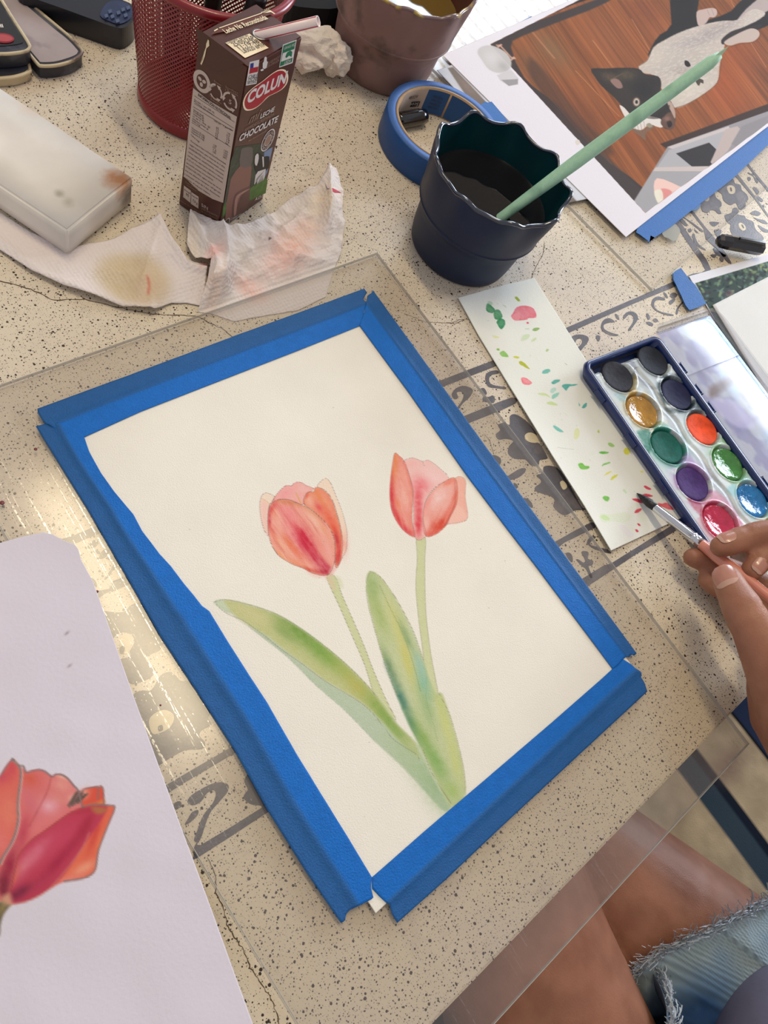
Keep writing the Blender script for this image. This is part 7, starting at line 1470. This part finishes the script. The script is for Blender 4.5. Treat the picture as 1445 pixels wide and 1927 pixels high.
def nail(ch, w_, l_, tilt=0, up=None, back=.0, lift=1.0, lun=False):
    tip, r = ch[0]; nx, r2 = ch[1]; ax = (tip - nx).normalized(); c = tip.lerp(nx, back); rr = r + (r2 - r) * back
    u = (CAM - c).normalized() if up is None else up; u = (u - ax * u.dot(ax)).normalized(); sd = ax.cross(u).normalized()
    u = (u * math.cos(tilt) + sd * math.sin(tilt)).normalized(); sd = ax.cross(u).normalized()
    for nm, y0_, y1_, m_ in ((('fingernail', -1, -.5, M_NTIP), ('fingernail', -.5, 1.0, M_NAIL)) if lun else (('fingernail', -1, .62, M_NAIL), ('fingernail', .62, 1.0, M_NTIP))):
        V = []; Fq = []; a_, b_ = 12, 8
        for j in range(b_ + 1):
            yy = y0_ + (y1_ - y0_) * j / b_; wf = (1 - abs(yy) ** 3.5 * .85) ** .5
            for i in range(a_ + 1):
                xx = (-1 + 2 * i / a_) * wf; ang = xx * w_ / rr * .5
                V.append(c + ax * (yy * l_ / 2) + (u * math.cos(ang) + sd * math.sin(ang)) * (rr * (1.02 if m_ is M_NAIL else 1.04) * lift + .0001) - u * (.0011 * max(0, yy) ** 2))
        for j in range(b_):
            for i in range(a_): k = j * (a_ + 1) + i; Fq.append((k, k + 1, k + a_ + 2, k + a_ + 1))
        o = mesh(nm, V, Fq, m_, per, True)
nail(thumb, .0145, .0150, -.1, back=.25, lift=1.0, lun=True); nail(index, .0095, .0105, .75, back=.6); nail(middle, .0090, .0100, -.35, back=.5)

# denim shorts
M_DENIM = None
def denimmat():
    t = NT('faded_ribbed_denim'); p = t.n('ShaderNodeBsdfPrincipled'); t.l(p.outputs[0], t.out.inputs[0]); a = t.n('ShaderNodeAttribute', attribute_name='Col'); t.l(a.outputs['Color'], p.inputs['Base Color'])
    p.inputs['Roughness'].default_value = .92; p.inputs['Specular IOR Level'].default_value = .1
    h = t.n('ShaderNodeAttribute', attribute_name='Rib'); b = t.n('ShaderNodeBump'); b.inputs['Distance'].default_value = .0006; t.l(h.outputs['Fac'], b.inputs['Height']); t.l(b.outputs[0], p.inputs['Normal']); return t.m
M_DENIM = denimmat()
def garment(name, path, rads, parent, hem_fn, darkside, seed, nr=420, nl=150):
    P = [Vector(p) for p in path]; ts = np.linspace(0, 1, nl); V = []; C = []; Rb = []
    ax = (P[-1] - P[0]).normalized(); u = Vector((0, 0, 1)); u = (u - ax * u.dot(ax)).normalized(); sd = ax.cross(u)
    th = np.linspace(0, 2 * math.pi, nr, endpoint=False); L = (P[-1] - P[0]).length
    TH, TS = np.meshgrid(th, ts); hem = hem_fn(TH)
    s = hem + (L - hem) * TS ** 1.0
    R = np.interp(s / L, np.linspace(0, 1, len(rads)), rads)
    X = TH * .075; fold_ = .0035 * (fbm(s * 18 + seed, X * 22 + seed, 3) - .5) * 2 + .003 * np.clip(1 - np.abs(fbm(s * 30 + seed * 2, X * 12, 2) - .5) * 7, 0, 1)
    flare = .004 * np.exp(-(s - hem) / .006); R = R + fold_ * (TS > 0) + flare
    pos = np.array(P[0])[None, None] + np.array(ax)[None, None] * s[..., None] + R[..., None] * (np.cos(TH)[..., None] * np.array(u) + np.sin(TH)[..., None] * np.array(sd))
    rib = .5 + .5 * np.sin(2 * math.pi * (s / .0017 + X * 14 + .5 * fbm(s * 30, X * 30, 2)))
    n = fbm(s * 45, X * 45, 4)
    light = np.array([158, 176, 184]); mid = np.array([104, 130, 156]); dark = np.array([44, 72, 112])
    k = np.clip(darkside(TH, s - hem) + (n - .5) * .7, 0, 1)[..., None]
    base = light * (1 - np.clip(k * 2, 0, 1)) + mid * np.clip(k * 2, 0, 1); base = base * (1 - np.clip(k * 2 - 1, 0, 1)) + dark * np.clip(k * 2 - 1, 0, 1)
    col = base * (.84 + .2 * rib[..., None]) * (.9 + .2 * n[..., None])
    fr = np.exp(-((s - hem) / .006) ** 2)[..., None]; col = col * (1 - fr * .5) + np.array([176, 186, 200]) * fr * .5
    V = pos.reshape(-1, 3); i, j = np.meshgrid(np.arange(nl - 1), np.arange(nr), indexing='ij'); a = i * nr + j; b = i * nr + (j + 1) % nr; Fq = np.stack([a, b, b + nr, a + nr], -1).reshape(-1, 4)
    me = bpy.data.meshes.new(name); me.vertices.add(len(V)); me.vertices.foreach_set('co', V.astype(np.float32).ravel()); me.loops.add(Fq.size); me.loops.foreach_set('vertex_index', Fq.astype(np.int32).ravel())
    me.polygons.add(len(Fq)); me.polygons.foreach_set('loop_start', np.arange(0, Fq.size, 4, dtype=np.int32)); me.update(calc_edges=True); me.polygons.foreach_set('use_smooth', [True] * len(Fq))
    c4 = np.c_[s2l(np.clip(col.reshape(-1, 3), 0, 255)), np.ones(len(V))].astype(np.float32); me.color_attributes.new('Col', 'FLOAT_COLOR', 'POINT').data.foreach_set('color', c4.ravel())
    me.attributes.new('Rib', 'FLOAT', 'POINT').data.foreach_set('value', rib.reshape(-1).astype(np.float32))
    o = addo(name, me, M_DENIM, parent); return o, pos[0], np.array(ax)
sh = empty('denim_shorts', hipR, None, None); sh['label'] = 'faded blue denim shorts with frayed hems'; sh.parent = per; sh.matrix_parent_inverse = Matrix.Translation(-Vector(per.location))
def reparent(o): o.parent = sh; o.matrix_parent_inverse = Matrix.Translation(-Vector(hipR)); return o
axR = (hipR - kneeR).normalized(); axL = (hipL - kneeL).normalized()
def along(p, a, b): d = (b - a); return (p - a).dot(d) / d.length
fR = .40; startR = kneeR.lerp(hipR, fR); lr = (hipR + axR * .06 - startR).length
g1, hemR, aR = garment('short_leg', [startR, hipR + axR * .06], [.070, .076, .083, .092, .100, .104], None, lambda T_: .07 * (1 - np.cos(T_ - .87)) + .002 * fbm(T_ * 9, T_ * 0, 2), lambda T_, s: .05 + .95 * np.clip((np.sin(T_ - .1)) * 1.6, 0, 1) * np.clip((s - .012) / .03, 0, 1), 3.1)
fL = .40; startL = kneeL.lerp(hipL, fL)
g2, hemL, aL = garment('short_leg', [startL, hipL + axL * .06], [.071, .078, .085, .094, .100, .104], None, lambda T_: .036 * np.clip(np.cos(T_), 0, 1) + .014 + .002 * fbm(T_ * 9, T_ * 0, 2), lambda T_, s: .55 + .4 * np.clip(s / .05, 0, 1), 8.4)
for g in (g1, g2): reparent(g)
bm = bmesh.new(); rr_ = random.Random(5)
for hem, ax_, cnt in ((hemR, aR, 1700), (hemL, aL, 1300)):
    cen = hem.mean(0)
    for k in range(cnt):
        i = rr_.randrange(len(hem)); p = Vector(hem[i]); out = (p - Vector(cen)).normalized(); tg = (Vector(hem[(i + 1) % len(hem)]) - p).normalized()
        L = .004 + .009 * rr_.random(); q = p + out * (.0005 + .0015 * rr_.random()) + Vector(ax_) * (.006 * rr_.random() - .001); dirv = (Vector(ax_) * (rr_.random() * 1.3 - .9) + tg * (rr_.random() - .5) * 2.4 + out * .5 * rr_.random()).normalized(); w_ = tg.cross(dirv).normalized() * .0004 if tg.cross(dirv).length > .01 else out * .0003
        prev = None
        for j in range(5):
            t_ = j / 4; c = q + dirv * L * t_ + out * .0022 * math.sin(t_ * 3.1) + tg * .0018 * math.sin(t_ * 5 + k); v1, v2 = bm.verts.new(c + w_), bm.verts.new(c - w_ * .6 + out * .0003)
            if prev: bm.faces.new((prev[0], prev[1], v2, v1))
            prev = (v1, v2)
o = reparent(bm_obj('frayed_hem', bm, mat('frayed_cotton_threads', (178, 188, 198), .95, spec=.1, noise=.25, nscale=300), None)); o['kind'] = 'stuff'
bm = bmesh.new(); cone_caps(bm, [(hipR + Vector((0, -.02, .01)), .100), (pelvis, .112), (hipL + Vector((0, -.02, .01)), .100)], 40)
me = bpy.data.meshes.new('t'); bm.to_mesh(me); bm.free(); tmp = bpy.data.objects.new('tmp', me); COL.objects.link(tmp); md = tmp.modifiers.new('r', 'REMESH'); md.mode = 'VOXEL'; md.voxel_size = .006
bpy.context.view_layer.update(); me3 = bpy.data.meshes.new_from_object(tmp.evaluated_get(bpy.context.evaluated_depsgraph_get())); bpy.data.objects.remove(tmp); me3.name = 'seat_of_shorts'; me3.materials.clear()
reparent(addo('seat_of_shorts', me3, mat('plain_denim', (78, 104, 140), .92, noise=.2, nscale=60, bump=.0006, bscale=500), None, True))
# shirt
bm = bmesh.new(); cone_caps(bm, [(belly, .071), (belly.lerp(pelvis, .5) + Vector((.02, -.05, .01)), .095), (pelvis.lerp(chest, .4), .125), (chest, .13), (shoulder + Vector((-.03, 0, 0)), .075), (shoulder.lerp(elbow, .35), .066)], 40)
me = bpy.data.meshes.new('t'); bm.to_mesh(me); bm.free(); tmp = bpy.data.objects.new('tmp', me); COL.objects.link(tmp); md = tmp.modifiers.new('r', 'REMESH'); md.mode = 'VOXEL'; md.voxel_size = .005; s2_ = tmp.modifiers.new('s', 'SMOOTH'); s2_.iterations = 6
bpy.context.view_layer.update(); me3 = bpy.data.meshes.new_from_object(tmp.evaluated_get(bpy.context.evaluated_depsgraph_get())); bpy.data.objects.remove(tmp); me3.name = 'shirt'; me3.materials.clear()
addo('shirt', me3, mat('lavender_grey_cotton', (112, 110, 132), .95, noise=.06, nscale=30, bump=.002, bscale=30), per, True)

# ================================================================ the round brush in the hand
p0 = P3(1198, 928, .0030); p1 = P3(1445, 1122, .0460); bd = (p1 - p0)
def bp(x):      # point on the brush axis seen at photo column x
    lo, hi = 0.0, 1.6
    for _ in range(40):
        m_ = (lo + hi) / 2; q = p0 + bd * m_; r_x = xy2px(q.x, q.y, q.z - TZ)[0]
        if r_x < x: lo = m_
        else: hi = m_
    return p0 + bd * lo
br = empty('round_brush', p0, 'round watercolour brush with black bristles, silver ferrule and salmon pink handle, held in the hand', 'paintbrush')
tube('bristles', [p0, bp(1203), bp(1211), bp(1222), bp(1234)], [.0002, .0011, .0023, .0030, .0026], mat('black_wet_bristles', (22, 22, 26), .35, bump=.0004, bscale=900), br, 20)
M_SIL = mat('silver_ferrule', (214, 216, 222), .12, metal=1)
tube('ferrule', [bp(1231), bp(1234), bp(1270), bp(1303), bp(1304.5), bp(1306), bp(1309), bp(1310.5), bp(1312), bp(1320)], [.0025, .0027, .0030, .0033, .0037, .0033, .0033, .0037, .0033, .0033], M_SIL, br, 28)
far = p0 + bd * 1.9
tube('handle', [bp(1318), bp(1322), bp(1350), bp(1390), bp(1440), p0 + bd * 1.35, far], [.0032, .0035, .0040, .0039, .0034, .0028, .0016], mat('salmon_pink_lacquer', (222, 140, 118), .22, spec=.6, coat=.8), br, 24)
